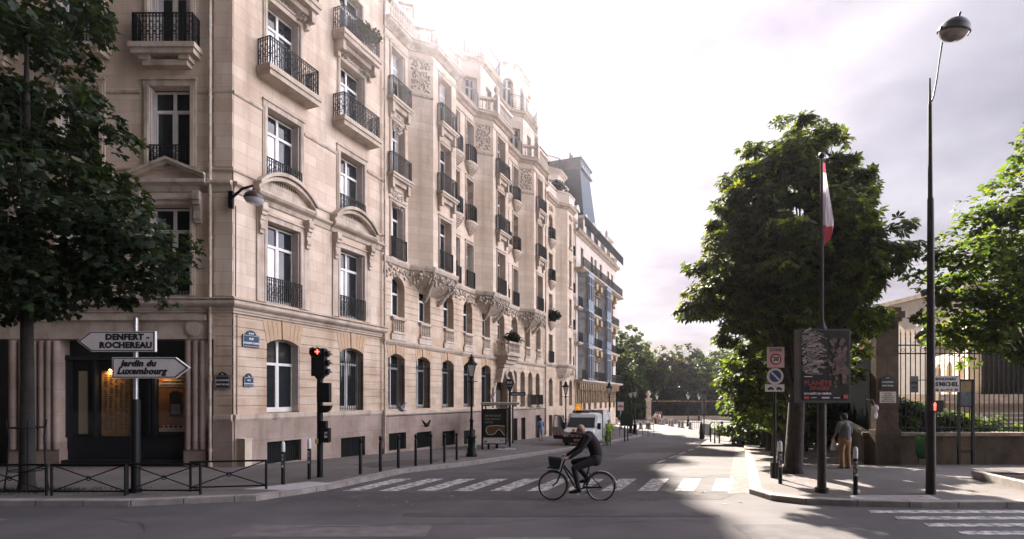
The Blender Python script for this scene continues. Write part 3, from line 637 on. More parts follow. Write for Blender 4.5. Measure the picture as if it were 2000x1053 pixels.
for x in (-4.42,-2.5):
    mb=MB(); mb.lathe([(.02,.1),(.05,.06),(.06,0)],(x,.31,3.40),8); lp=mb.build('spot_lamp',black,B1,(0,0,0),-TH)
    mb=MB(); mb.ball((x,.31,3.41),.035,8,6); mb.build('bulb',M('lit_bulb',(1,.7,.35),.5,emit=((1,.55,.2),14)),lp)
    l=bpy.data.lights.new('shop_light','SPOT'); l.energy=15; l.color=(1,.58,.22); l.spot_size=R(150); l.spot_blend=.8; l.shadow_soft_size=.03
    lo=bpy.data.objects.new('shop_light',l); COL.objects.link(lo); lo.parent=lp; lo.location=(x,.29,3.385); lo.rotation_euler=(R(12),0,0)
mb=MB()                                              # roof and party walls close the block
P=[f0(-22,.4),f0(-.2,.4),(L1,.4),(L1,9),f0(-22,12)]
mb.slab(P,24.3,24.9); mb.cut(); mb.slab([f0(-22,.3),f0(-22,12),f0(-21.7,12),f0(-21.7,.3)],-.5,24.3); mb.build('roof',lead,B1)
mb=MB(); mb.slab([f0(-21.9,.75),f0(-.6,.75),(.6,.75),(L1-.02,.75),(L1-.02,1.2),f0(-21.9,1.2)],-.5,24.2); mb.build('inner_wall',M('dark_interior',(.02,.018,.017),.9),B1)
drainpipe(B1,L1-.10,-.17,-.25,24.3); 
px,py=f0(-.72,-.12); drainpipe(B1,px,py,.0,24.3,.055)
mb=MB(); mb.tube([(.14,-.02,1.0),(.14,-.03,5.3)],.012,4); mb.cut(); mb.tube([(.1,-.02,5.9),(.1,-.02,9.0)],.012,4); mb.build('cable',black,B1)
mb=MB(); mb.box(.12,-.42,.0,.42,-.05,.98); mb.box(.10,-.44,.98,.44,-.04,1.02); mb.box(.3,-.424,.88,.37,-.419,.91)
tag(mb.build('utility_box',M('cream_enamel',(.62,.52,.40),.5,(.5,.4,.3),4.),None,(X0,Y0,.0),TH),'narrow cream utility cabinet against the corner of the stone block','utility box')
# ================= long stone building with three bows =================
B2=thing('stone_building','long pale stone apartment building with three tall bows and carved bands','building',(X0,Y0,0),TH)
A0,A1=L1,31.7; DD=.9
BOW=[12.95,20.45,27.95]; BH,BF=2.25,1.25
gw=[9.68,12.17,14.86,17.5,20.05]; sa=[24.95,26.6,28.25,29.95]; mz=[9.78,12.3,14.95,17.4,20.05,22.5,25.0,27.6,30.1]
gnd=lambda x: gz(Y0+x*ST)
gro=[5.0-.33*k for k in range(12)]
mb=MB(); ops=[(c-.72,c+.72,1.86,4.62,.25,.4) for c in gw]+[(21.6,23.7,-1,3.9,.9,.8)]+[(c-.5,c+.5,1.86 if c>27.5 else -.9,4.5,.5,.35) for c in sa]
wall(mb,A0,A1,1.7,5.16,[o for o in ops if o[2]>1]+[(21.6,23.7,1.7,3.9,.9,.8),(sa[0]-.5,sa[0]+.5,1.7,4.5,.5,.35),(sa[1]-.5,sa[1]+.5,1.7,4.5,.5,.35)],gro); mb.build('ground_floor_wall',stone_r,B2)
mb=MB(); wall(mb,A0,A1,-1.6,1.5,[(c-.75,c+.75,gnd(c)+.25,gnd(c)+1.1,0,.3) for c in gw]+[(21.6,23.7,-1.6,1.5,0,.8),(sa[0]-.45,sa[0]+.45,-1.6,.9,0,.3),(sa[1]-.45,sa[1]+.45,-1.6,.9,0,.3),(29.3,30.4,-1.6,1.0,0,.3)],y=-.06); mb.build('plinth',stone_d,B2)
mb=MB()
for c in [sa[0],sa[1],29.85]: mb.cut(); mb.quad((c-.8,.12,-1.6),(c+.8,.12,-1.6),(c+.8,.12,1.3),(c-.8,.12,1.3))
for c in gw:
    mb.cut(); mb.quad((c-.8,.12,-1.6),(c+.8,.12,-1.6),(c+.8,.12,1.3),(c-.8,.12,1.3))
    for i in range(13): x=c-.72+i*.115; mb.box(x,.03,gnd(c)+.2,x+.02,.05,gnd(c)+1.1)
mb.cut(); mb.box(21.6,.5,-1.6,23.7,.6,3.9); mb.build('cellar_grating',iron,B2)
gro2=[8.75-.33*k for k in range(8)]
mb=MB(); wall(mb,A0,A1,5.16,9.3,[(c-.6,c+.6,6.42,8.5,.6,.4) for c in mz],gro2); mb.build('mezzanine_wall',stone_r,B2)
mb=MB()
for c in mz:
    mb.cut(); baluster_row(mb,c-.55,c+.55,5.62,.82,-.06,.14)
    mb.box(c-.62,-.15,6.36,c+.62,.1,6.46); mb.box(c-.65,-.10,5.30,c+.65,.02,5.6)
mb.build('balustrade',trim,B2)
mb=MB(); mb.sweep([(0,1.5),(.07,1.54),(.12,1.6),(.12,1.72),(0,1.76)],[(A0,0),(21.5,0)]); mb.cut(); mb.sweep([(0,1.5),(.07,1.54),(.12,1.6),(.12,1.72),(0,1.76)],[(23.8,0),(A1,0)]); mb.cut(); mb.sweep([(0,5.02),(.06,5.05),(.14,5.16),(.16,5.26),(0,5.3)],[(A0,0),(A1,0)]); mb.build('string_course',trim,B2)
mb=MB()
for c in gw: mb.cut(); arch_fan(mb,c,1.44,4.37,.25,.42,7)
mb.build('voussoirs',stone_o,B2)
def bars(root,o,w,h):
    k=('wb',w,h)
    if k not in _wc:
        q=MB(); rail(q,[(-w/2,0),(w/2,0)],0,h*.82,.12,.011,'none')
        for i in range(12): x=-w/2+.12*i; q.ring((x,0,h*.80),((1,0,0),(0,0,1)),.045,.008,8,3); q.tube([(x,0,h*.82),(x,0,h*.92)],[.012,.003],4)
        _wc[k]=q.mesh('window_bars',iron)
    link('window_bars',_wc[k],o,(0,-.3,0))
for c in gw: bars(B2,window(B2,c,1.88,1.44,2.74,depth=.4,kind='X'),1.4,2.7)
for i,c in enumerate(sa):
    window(B2,c,1.9,1.0,2.6,depth=.35,kind='D' if i%2 else 'C')
    if i>1: link('balcony',slab_mesh(1.1,.3,.14),B2,(c,0,1.86)); link('railing',rail_mesh(1.06,.8,.26,'simple'),COL.objects[-1] if 0 else B2,(c,0,1.88))
for i,c in enumerate(mz): window(B2,c,6.46,1.2,2.05,depth=.4,kind='D' if i%3 else 'L',split=.6)
# bows: plan outline of the upper storeys
def outline(b=DD,extra=0.):
    p=[(A0,0)]
    for c in BOW: p+=[(c-BH,0),(c-BF,-b),(c+BF,-b),(c+BH,0)]
    return p+[(A1,0)]
OUT=outline()
FL=[(9.35,2.75),(13.45,2.7),(17.15,2.6)]
FW=[(9.75,1.15),(15.75,.95),(17.6,.95),(23.25,.95),(25.1,.95),(30.85,.95)]
SLF=[]
for s,(a,b) in enumerate(zip(OUT[:-1],OUT[1:])):
    a=Vector(a);b=Vector(b);L=(b-a).length;d=(b-a)/L;ang=math.atan2(d.y,d.x); cx=(a.x+b.x)/2
    ops=[]; wl=[]
    k='flat' if abs(d.y)<1e-6 and abs(a.y)<1e-6 else 'front' if abs(d.y)<1e-6 else 'cantL' if d.y<0 else 'cantR'
    if k=='flat': wl=[(x-a.x,w) for x,w in FW if a.x<x<b.x]
    elif k=='front': wl=[(L/2,1.2)]
    elif k=='cantR': wl=[(L*.5,.7)]
    for x,w in wl:
        for z,h in FL: ops.append((x-w/2,x+w/2,z,z+h,0,.35))
    mb=MB(); wall(mb,0,L,9.2,20.5,ops); o=mb.build('upper_wall',stone,B2,(a.x,a.y,0),ang)
    for x,w in wl:
        for f,(z,h) in enumerate(FL):
            p=a+d*x
            if k=='cantR': window(B2,p.x,z,w,h,p.y,ang,.3,'D',guard=(w+.2,.95,.1,'simple',0)); continue
            big=(k=='front')
            window(B2,p.x,z+.02,w,h,p.y,ang,.35,'L' if (s+f)%3==0 else 'D',shutters=(1 if f!=1 else 0) if k!='front' else 0,guard=(w+.1,1.0,.12,'simple',0) if f==0 else None,
                   bal=None if f==0 else ((w+.55,.34,.22,0,.5,1.0,'simple') if big or w>1.1 else (w+.3,.42,.16,1,.55,1.0,'simple')))
            mb=MB(); surround(mb,x,w,z,z+h,.13,.04); mb.build('window_surround',trim,B2,(a.x,a.y,0),ang)
    if k=='cantL':
        mb=MB(); ornament(mb,L/2,19.2,L*.72,1.5,-.01,s,60,.05); band(mb,[(0,0),(L,0)],18.1,18.25,.06); mb.build('carved_panel',carve,B2,(a.x,a.y,0),ang)
    if k=='flat' and s==0:
        mb=MB()
        for z in (12.35,16.1): mb.cut(); ornament(mb,9.75-a.x,z,.8,.95,-.01,int(z),40,.05)
        mb.build('carved_panel',carve,B2,(a.x,a.y,0),ang)
mb=MB(); corn(mb,OUT,20.4,1.0,.8); mb.cut(); band(mb,OUT,19.95,20.1,.06); mb.build('cornice',trim,B2)
# carved band and corbels under the bows
mb=MB(); r=random.Random(8)
mb.sweep([(0,9.0),(.1,9.05),(.16,9.2),(.16,9.3),(0,9.34)],OUT)
mb.build('cornice',trim,B2)
mb=MB()
for c in BOW:                                       # tapering under-side of each bow
    mb.cut()
    N=6
    def ring_(k): q=1-(1-k)**1.6; return [(c-BH*(.5+.5*q),0.02),(c-BF*(.55+.45*q),-DD*q),(c+BF*(.55+.45*q),-DD*q),(c+BH*(.5+.5*q),.02)]
    for i in range(N):
        a=ring_(i/N); b=ring_((i+1)/N); za=8.0+i*1.05/N; zb=8.0+(i+1)*1.05/N
        for j in range(3): mb.quad((*a[j],za),(*a[j+1],za),(*b[j+1],zb),(*b[j],zb))
mb.build('bow_underside',trim,B2)
mb=MB(); x=A0+.2
OUTL=[(Vector(a),Vector(b)) for a,b in zip(OUT[:-1],OUT[1:])]
for a,b in OUTL:
    L=(b-a).length; n=int(L/.13); d=(b-a)/L; nn=Vector((d.y,-d.x)); mb.cut()
    for i in range(n):
        for _ in range(3):
            p=a+d*(L*(i+r.random())/n)+nn*r.uniform(0,.04); z=r.choice([8.5,8.75,8.9])+r.gauss(0,.08); mb.ball((p.x,p.y,z),r.uniform(.03,.09),6,4,(1,1,1.3))
for c in BOW:
    for s in (-1,1):
        mb.cut()
        for i in range(14): q=i/13; mb.ball((c+s*(BF*(.6+.4*q)),-DD*q**.8*1.0-.04,7.7+1.25*q),.13-.05*q+r.uniform(0,.03),7,5)
mb.build('carved_band',carve,B2)
# set-back attic storeys
def attic(z0,z1,set_,ops_h,name,bal,seed):
    o=[(a[0],a[1]+set_) for a in OUT]
    for (a,b) in zip(o[:-1],o[1:]):
        a=Vector(a);b=Vector(b);L=(b-a).length;ang=math.atan2((b-a).y,(b-a).x); ops=[]
        n=1 if L<2.8 else 2 if L<4 else 1
        if (b-a).y<=1e-6 or 1: ops=[(L*(i+.5)/n-.42,L*(i+.5)/n+.42,z0+.4,z0+ops_h,0.42 if seed else 0,.3) for i in range(n)]
        mb=MB(); wall(mb,0,L,z0,z1,ops); mb.build(name,pale,B2,(a.x,a.y,0),ang)
        for q in ops: p=a+(b-a)/L*((q[0]+q[1])/2); window(B2,p.x,q[2],.84,q[3]-q[2],p.y,ang,.28,'D')
    cn=MB(); corn(cn,o,z1-.05,.8,.7); cn.build('cornice',trim,B2)
attic(20.7,24.3,.9,2.6,'attic_wall',1,0); attic(24.3,28.2,1.5,3.0,'attic_wall',1,1)
mb=MB()                                             # stone balustrades of bows, iron between
for c in BOW:
    mb.cut(); mb.X=TX(0,0,0)
    for (a,b) in (((c-BH+.1,-.1),(c-BF,-DD-.25)),((c-BF,-DD-.25),(c+BF,-DD-.25))):
        a=Vector(a);b=Vector(b);L=(b-a).length;ang=math.atan2((b-a).y,(b-a).x); mb.X=TX(a.x,a.y,0)@RZ(ang)
        baluster_row(mb,.1,L-.1,20.82,.95,0,.2,.2); mb.box(-.14,-.16,20.8,.14,.16,21.95)
    mb.X=TX(); mb.lathe([(.1,0),(.16,.06),(.07,.16),(.16,.3),(.2,.45),(.12,.6),(.03,.72)],(c-BF,-DD-.25,21.95),8)
mb.cut(); mb.lathe([(.1,0),(.2,.06),(.1,.2),(.2,.4),(.24,.6),(.14,.8),(.03,1.0)],(A0+.3,-.25,21.9),8)
baluster_row(mb,A0+.2,10.6,20.82,.95,-.25,.2,.2)
mb.build('balustrade',pale,B2)
mb=MB()
for a,b in ((15.2,18.2),(22.7,25.7),(30.2,31.6)): mb.cut(); rail(mb,[(a,-.3),(b,-.3)],20.84,1.0,.13,.009,'none')
for (a,b) in zip(OUT[:-1],OUT[1:]):
    mb.cut(); rail(mb,[(a[0],a[1]+.65),(b[0],b[1]+.65)],24.75,1.0,.13,.009,'none')
mb.build('railing',iron,B2)
mb=MB(); mb.slab([(A0,1.7),(A0,9),(A1,9),(A1,1.7)],28.0,28.4); mb.cut(); mb.slab([(A0+.02,.62),(A0+.02,9),(A1-.02,9),(A1-.02,.62)],-1.6,20.2) ; mb.slab([(A0+.02,1.6),(A0+.02,9),(A1-.02,9),(A1-.02,1.6)],20.2,24.2); mb.slab([(A0+.02,2.1),(A0+.02,9),(A1-.02,9),(A1-.02,2.1)],24.2,28.1); mb.build('inner_wall',MATS['dark_interior'],B2)
def chimney(root,x,y,z0,z1,w,d,n=5,m=pale,pot=M('terracotta',(.28,.15,.10),.8)):
    mb=MB(); mb.box(x-w/2,y-d/2,z0,x+w/2,y+d/2,z1); mb.box(x-w/2-.08,y-d/2-.08,z1-.5,x+w/2+.08,y+d/2+.08,z1-.35); mb.box(x-w/2-.1,y-d/2-.1,z1,x+w/2+.1,y+d/2+.1,z1+.14); c=mb.build('chimney_stack',m,root)
    for i in range(n):
        mb=MB(); mb.lathe([(.13,0),(.11,.3),(.10,.62),(.13,.66),(.13,.72),(.09,.72)],(x-w/2+w*(i+.5)/n,y+.1*((i%2)*2-1),z1+.14),8); mb.build('chimney_pot',pot,c)
chimney(B2,18.6,3.5,28,33,2.8,1.2); chimney(B2,28.0,2.2,28,30.9,3.4,1.8,7); chimney(B2,11,4,28,33,2.6,1,5); chimney(B2,31.2,2.6,24,29.6,.8,1.8,3)
mb=MB()                                              # rounded dormers and tower over the bows
for c in BOW:
    mb.cut(); mb.prism([(c-1.5,28.1),(c+1.5,28.1)]+[(x,z) for x,z in reversed(arc_pts(c-1.5,c+1.5,28.3,1.1,12))],.5,4.0)
mb.build('dormer_gable',pale,B2)
drainpipe(B2,A1-.1,-.14,-.7,20.2,.06)
# door hood and planted stone balcony over the entrance
mb=MB()
mb.slab([(21.3,0),(21.45,-.95),(22.0,-1.15),(23.3,-1.15),(23.85,-.95),(24.0,0)],5.35,5.5)
for i in range(5): q=i/5; mb.slab([(21.5+q*.5,0),(21.65+q*.5,-.9*(1-q)),(23.65-q*.5,-.9*(1-q)),(23.8-q*.5,0)],5.35-.26*(i+1),5.35-.26*i)
mb.prism([(21.35,3.5),(21.6,3.5),(22.0,4.25),(22.65,4.5),(23.3,4.25),(23.7,3.5),(23.95,3.5),(23.6,4.4),(22.65,4.85),(21.7,4.4)],-.5,.01)
mb.prism([(21.0,1.5),(21.35,1.5),(21.35,3.3),(21.0,3.1)],-.12,.01); mb.prism([(23.95,1.5),(24.2,1.5),(24.2,3.1),(23.95,3.3)],-.12,.01)
for a,b,e in (((21.4,-.1),(21.55,-.9),1),((21.55,-.95),(23.75,-.95),1),((23.75,-.9),(23.9,-.1),1)):
    a=Vector(a);b=Vector(b);L=(b-a).length;mb.X=TX(a.x,a.y,0)@RZ(math.atan2((b-a).y,(b-a).x)); baluster_row(mb,.06,L-.06,5.5,.85,0,.14,.17); mb.X=TX()
mb.build('entrance_balcony',trim,B2)
mb=MB(); r=random.Random(4)
for i in range(30): q=i/29; mb.ball((22.6+.35*math.sin(q*9),-.52+.2*q,3.2+1.6*q),.14+r.uniform(0,.06),7,5)
mb.build('door_carving',carve,B2)
mb=MB(); mb.box(21.6,.45,-1.6,23.7,.52,3.0); 
for i in (0,1):
    for k in range(3): mb.box(21.72+i*1.03,.42,-.9+k*1.25,22.6+i*1.03,.46,.2+k*1.25)
mb.build('door',M('dark_oak',(.035,.02,.014),.5),B2)
# ================= narrower building with one bow =================
B3=thing('stone_building','narrow pale stone building with planted terrace and arched attic window','building',(X0,Y0,0),TH)
A0,A1=31.72,40.62; BC,BH,BF,DD3=36.6,2.0,.9,.8
OUT=[(A0,0),(BC-BH,0),(BC-BF,-DD3),(BC+BF,-DD3),(BC+BH,0),(A1,0)]
gro=[5.2-.33*k for k in range(15)]
mb=MB(); g3=[(33.3,1.1),(36.2,.9),(39.3,1.0)]
wall(mb,A0,A1,-1.8,5.4,[(c-w/2,c+w/2,1.7,4.2,.4,.35) for c,w in g3]+[(32.8,33.8,-1.8,.9,0,.35),(35.2,37.2,-1.8,.8,0,.35),(38.8,39.8,-.4,.9,0,.35)],gro); mb.build('ground_floor_wall',stone_r,B3)
for c,w in g3: window(B3,c,1.72,w,2.45,depth=.33)
mb=MB(); mb.quad((A0,.3,-1.8),(A1,.3,-1.8),(A1,.3,1.0),(A0,.3,1.0)); mb.build('doors',M('dark_door',(.03,.03,.035),.6),B3)
FL3=[(5.55,2.5),(9.15,2.5),(12.75,2.5),(16.4,2.3)]
for s,(a,b) in enumerate(zip(OUT[:-1],OUT[1:])):
    a=Vector(a);b=Vector(b);L=(b-a).length;d=(b-a)/L;ang=math.atan2(d.y,d.x); W3={0:[(33.3-A0,1.05)],2:[(L/2,.75)],4:[(39.55-b.x+L,1.0)],1:[],3:[]}[s]
    ops=[(x-w/2,x+w/2,z,z+h,(.35 if f==3 else 0),.3) for x,w in W3 for f,(z,h) in enumerate(FL3)]
    mb=MB(); wall(mb,0,L,5.4,19.9,ops); mb.build('upper_wall',stone,B3,(a.x,a.y,0),ang)
    for x,w in W3:
        for f,(z,h) in enumerate(FL3):
            p=a+d*x
            window(B3,p.x,z+.02,w,h,p.y,ang,.3,'D',bal=None if s==2 else ((w+.3,.4,.16,1,.5,1.0,'scroll') if f else None),guard=(w+.2,1.0,.1,'scroll',0) if (f==0 and s!=2) else None)
            if s==2: m2=MB(); m2.box(x-w/2-.15,-.14,z-.14,x+w/2+.15,.02,z); m2.build('window_sill',trim,B3,(a.x,a.y,0),ang)
mb=MB(); corn(mb,OUT,19.75,.9,.8); mb.cut(); mb.sweep([(0,5.2),(.1,5.25),(.2,5.4),(.2,5.5),(0,5.55)],OUT); mb.build('cornice',trim,B3)
mb=MB()
for i in range(5):
    def rg(k): q=1-(1-k)**1.7; return [(BC-BH*(.4+.6*q),.02),(BC-BF*(.4+.6*q),-DD3*q),(BC+BF*(.4+.6*q),-DD3*q),(BC+BH*(.4+.6*q),.02)]
    a=rg(i/5);b=rg((i+1)/5)
    for j in range(3): mb.quad((*a[j],4.0+i*.24),(*a[j+1],4.0+i*.24),(*b[j+1],4.24+i*.24),(*b[j],4.24+i*.24))
mb.build('bow_underside',trim,B3)
mb=MB(); ornament(mb,36.6,4.7,2.4,.7,-.35,3,40,.1); mb.cut(); ornament(mb,39.6,4.9,1.1,.5,-.05,4,24,.08)
for c in (33.3,36.6,39.6): mb.cut(); ornament(mb,c,19.2,1.1,.5,-.05 if c!=36.6 else -DD3-.02,int(c),24,.07)
mb.build('carved_panel',carve,B3)
O2=[(a[0],a[1]+.9) for a in OUT]
for s,(a,b) in enumerate(zip(O2[:-1],O2[1:])):
    a=Vector(a);b=Vector(b);L=(b-a).length;ang=math.atan2((b-a).y,(b-a).x); q=[(L/2-.4,L/2+.4,20.6,22.5,0,.25)]
    mb=MB(); wall(mb,0,L,20.2,23.3,q); mb.build('attic_wall',pale,B3,(a.x,a.y,0),ang); p=(a+b)/2; window(B3,p.x,20.6,.8,1.9,p.y,ang,.22)
mb=MB(); corn(mb,O2,23.2,.8,.6); mb.build('cornice',pale,B3); mb=MB()
for (a,b) in zip(OUT[:-1],OUT[1:]):
    mb.sweep([(0,20.2),(.12,20.2),(.12,21.1),(.2,21.12),(.2,21.25),(0,21.25)],[a,b])
mb.build('terrace_parapet',pale,B3)
mb=MB(); 
for (a,b) in zip(O2[:-1],O2[1:]): rail(mb,[(a[0],a[1]-.1),(b[0],b[1]-.1)],23.6,1.05,.13,.012,'scroll')
mb.build('railing',iron,B3)
mb=MB(); wall(mb,A0,35.4,23.3,27.4,[(32.4,34.6,23.9,26.8,1.1,.3)],y=2.2); mb.prism([(x,z) for x,z in arc_pts(A0,35.4,27.3,.9,12)],2.0,3.2); mb.sweep([(0,27.2),(.2,27.3),(.2,27.5),(0,27.55)],[(A0,2.2),(35.4,2.2)]); mb.slab([(35.4,2.2),(35.4,6),(A0,6),(A0,2.5)],23.3,27.3); mb.build('attic_gable',pale,B3)
window(B3,33.5,23.95,2.2,2.8,2.2,0,.28,'D')
chimney(B3,35.2,4.4,23,28.8,1.1,1.0,3)
mb=MB(); mb.slab([(A0+.02,.5),(A0+.02,9),(A1-.02,9),(A1-.02,.5)],-1.9,19.8); mb.slab([(A0+.05,1.5),(A0+.05,9),(A1-.05,9),(A1-.05,1.5)],19.8,23.2); mb.build('inner_wall',MATS['dark_interior'],B3)
drainpipe(B3,A1-.12,-.14,-.9,19.7,.06)
# ================= mansard block with blue bays =================
B4=thing('mansard_building','ornate end block with blue grey bay windows and a tall slate roof','building',(X0,Y0,0),TH)
A0,A1=40.62,59.4
bays=[43.4,51.5]; ops=[]
WX=[47.4,49.0,55.3,57.4]
FL4=[(4.75,2.7),(8.3,2.7),(11.9,2.8),(15.8,2.4)]
ops=[(x-.5,x+.5,z,z+h,0,.3) for x in WX for z,h in FL4]+[(x-.5,x+.5,15.8,18.2,0,.3) for x in bays]
mb=MB(); wall(mb,A0,A1,4.2,19.3,ops); mb.build('upper_wall',M('white_stone',(.62,.56,.51),.9,(.5,.43,.37),1.2,bump=.2,bs=30),B4)
for x in WX:
    for z,h in FL4: window(B4,x,z+.02,1.0,h,depth=.3,kind='L' if int(x+z)%2 else 'D')
for x in bays: window(B4,x,15.82,1.0,2.35,depth=.3)
gx=[41.6,42.9,44.3,46.4,48.9,51.4,53.9,56.4,58.5]
mb=MB(); wall(mb,A0,A1,-2,4.2,[(c-.55,c+.55,-.6 if i in (3,) else 1.2,3.4,.5,.4) for i,c in enumerate(gx)],[0.0,.4,.8,-.4,-.8]); mb.build('ground_floor_wall',stone_r,B4)
for i,c in enumerate(gx): window(B4,c,1.2 if i!=3 else -.6,1.1,2.2 if i!=3 else 4.0,depth=.38)
mb=MB(); r=random.Random(12)
for i in range(26):
    mb.cut(); x=41.0+i*.71; mb.prism([(x-.1,3.3),(x+.1,3.3),(x+.14,4.2),(x-.14,4.2)],-.55,0); mb.ball((x,-.45,3.6),.14,6,4); mb.lathe([(.07,0),(.1,.2),(.06,1.2),(.1,1.35)],(x,-.08,1.9),6)
for c in (47.6,49.6,54.9,57.3):
    for z in (7.4,10.9,14.8): mb.cut(); ornament(mb,c,z-.25,1.2,1.3,-.2,int(c*z),22,.2); mb.prism([(c-.35,z-.3),(c+.35,z-.3),(c+.5,z+.35),(c-.5,z+.35)],-.6,0)
mb.build('carved_consoles',M('ochre_carving',(.48,.37,.25),.9,(.24,.17,.11),6.,bump=1.,bs=9),B4)
mb=MB(); P=[(A0,0),(A1,0),(A1+.6,3)]
for z,p in ((4.2,.85),(8.0,.5),(11.6,.5),(15.5,.95)): mb.cut(); mb.sweep([(0,z-.22),(p*.6,z-.2),(p,z-.05),(p,z+.1),(0,z+.1)],P)
mb.cut(); corn(mb,P,19.0,1.3,1.0); mb.build('cornice',trim,B4)
mb=MB()
for z,p in ((4.32,.8),(8.12,.45),(11.72,.45),(15.62,.9)):
    segs=[(A0+.1,42.0),(45.0,50.1),(53.1,A1)] if z<15 else [(A0+.1,A1)]
    for a,b in segs: mb.cut(); rail(mb,[(a,-p),(b,-p)],z,.95,.14,.011,'scroll')
mb.cut(); rail(mb,[(A0+.3,-1.0),(A1,-1.0)],19.7,1.05,.12,.013,'scroll')
mb.build('railing',iron,B4)
for c in bays:
    mb=MB(); w=1.5; q=[(c-w,0),(c-w+.5,-.95),(c+w-.5,-.95),(c+w,0)]
    for z0 in (4.3,8.1,11.7):
        h=3.75
        mb.slab([(a+(a-c)*.06,b*1.08) for a,b in q],z0+h-.5,z0+h-.2); mb.slab([(a+(a-c)*.1,b*1.14) for a,b in q],z0+h-.2,z0+h-.08); mb.slab(q,z0,z0+.95 if z0>5 else z0+.2)
        for a,b in zip(q[:-1],q[1:]):
            a=Vector(a);b=Vector(b);L=(b-a).length; n=1 if L<1.3 else 3
            mb.X=TX(a.x,a.y,0)@RZ(math.atan2((b-a).y,(b-a).x))
            for i in range(n+1): x=L*i/n; mb.box(x-.07,-.06,z0,x+.07,.06,z0+h-.4)
            if z0>5:
                for i in range(n): mb.box(L*i/n+.14,-.03,z0+.15,L*(i+1)/n-.14,.0,z0+.8)
            mb.box(0,-.04,z0+2.5,L,.04,z0+2.6)
            mb.X=TX()
    by=mb.build('bay_window',bluepaint,B4)
    mb=MB(); mb.slab([(c-w+.08,0),(c-w+.55,-.88),(c+w-.55,-.88),(c+w-.08,0)],4.4,15.3); mb.build('pane',M('bay_glass',(.52,.49,.47),.15,(.3,.29,.3),1.5,coat=1),by)
mb=MB(); mb.add([(A0,.4,19.6),(A1-.2,.4,19.6),(A1-1.0,2.0,22.9),(A0,2.0,22.9),(A0,6,23.4),(A1-1,6,23.4)],[(0,1,2,3),(3,2,5,4)],False); mb.add([(A0,.4,19.6),(A0,2,22.9),(A0,6,23.4),(A0,6,19)],[(0,1,2,3)],False); mb.add([(A1-.2,.4,19.6),(A1-1,2,22.9),(A1-1,6,23.4),(A1-.2,6,19)],[(0,1,2,3)],False)
mb.build('roof',slate,B4)
mb=MB(); a,b=46.4,52.6
mb.add([(a,.45,19.9),(b,.45,19.9),(b,7,19.9),(a,7,19.9),(a+.7,1.3,28.2),(b-1.3,1.3,28.2),(b-1.3,5.4,28.2),(a+.7,5.4,28.2)],[(0,1,5,4),(1,2,6,5),(2,3,7,6),(3,0,4,7),(4,5,6,7)],False); mb.build('pavilion_roof',slate,B4)
mb=MB(); mb.box(a+.4,1.0,28.2,b-1.0,5.7,28.45); mb.box(a+.6,1.2,28.45,b-1.2,5.5,29.2); mb.box(a+.4,1.0,29.2,b-1.0,5.7,29.4); 
for i in range(6): mb.box(a+.8+i*.7,1.14,28.55,a+1.2+i*.7,1.2,29.1)
mb.build('roof_crest',lead,B4)
for i in range(6): mb=MB(); mb.lathe([(.12,0),(.1,.7),(.12,.8)],(a+.9+i*.75,2.5,29.4),6); mb.build('chimney_pot',black,B4)
mb=MB()
for c in (42,45.2,48.4,51.6,54.8,57.6):
    mb.cut(); mb.prism([(c-.55,19.9),(c+.55,19.9),(c+.55,21.7),(c-.55,21.7)],.2,1.6); mb.prism([(c-.75,21.7),(c+.75,21.7),(c+.3,22.2),(c,22.3),(c-.3,22.2)],.0,1.8)
mb.build('dormer',MATS['white_stone'],B4)
mb=MB(); mb.lathe([(1.3,19.4),(1.3,20.1),(1.5,20.2),(1.5,20.4),(.9,20.5),(.85,22.4),(1.05,22.5),(1.0,22.7),(.6,23.2),(.25,23.4),(.2,23.9),(.02,24.3)],(A1-1.2,.9,0),10); mb.build('corner_turret',pale,B4)
mb=MB(); mb.slab([(A0+.02,.42),(A0+.02,9),(A1-.02,9),(A1-.02,.42)],-2,19.2); mb.build('inner_wall',MATS['dark_interior'],B4)
mb=MB(); wall(mb,0,9,-2,19.3,[(2,3,5,7.5,0,.2),(5,6,5,7.5,0,.2),(2,3,9,11.5,0,.2),(5,6,9,11.5,0,.2)]); mb.build('end_wall',stone,B4,(A1,0,0),PI/2)
# ================= garden side: pillar, walls, fences =================
pil=thing('stone_gate_pillar','tall square weathered stone pillar at the corner of the garden fence','pillar',(13.33,20.4,.13))
mb=MB(); mb.box(-.46,-.46,-.2,.46,-.05,1.15); mb.box(-.40,-.40,1.15,.40,-.1,5.0); mb.build('shaft',M('pillar_stone',(.12,.085,.055),.92,(.045,.032,.023),1.6,bump=.5,bs=18,brick=(1.6,.95,.012,.6)),pil)
mb=MB(); mb.box(-.47,-.47,5.0,.47,-.03,5.12); mb.box(-.54,-.54,5.12,.54,.04,5.35); mb.box(-.46,-.46,5.35,.46,-.04,5.5); mb.build('cap',MATS['pillar_stone'],pil)
wallm=M('garden_wall_stone',(.13,.09,.055),.95,(.035,.025,.018),1.3,lo=.3,hi=.62,bump=.6,bs=14,dirt=((.02,.016,.012),.8,1.1))
lw=thing('low_stone_wall','long low mossy stone wall right of the pillar carrying the gilded fence','wall',(13.8,20.4,.13))
mb=MB(); mb.box(0,-.25,-.2,26,.25,.92); mb.build('wall',wallm,lw); mb=MB()
for i in range(17): mb.box(i*1.53+.004,-.31,.92,(i+1)*1.53-.004,.31,1.04)
mb.build('coping',M('coping_stone',(.3,.24,.19),.9,(.16,.12,.09),2.,bump=.4),lw)
gold=M('gilded_tips',(.42,.25,.08),.45,metal=.6)
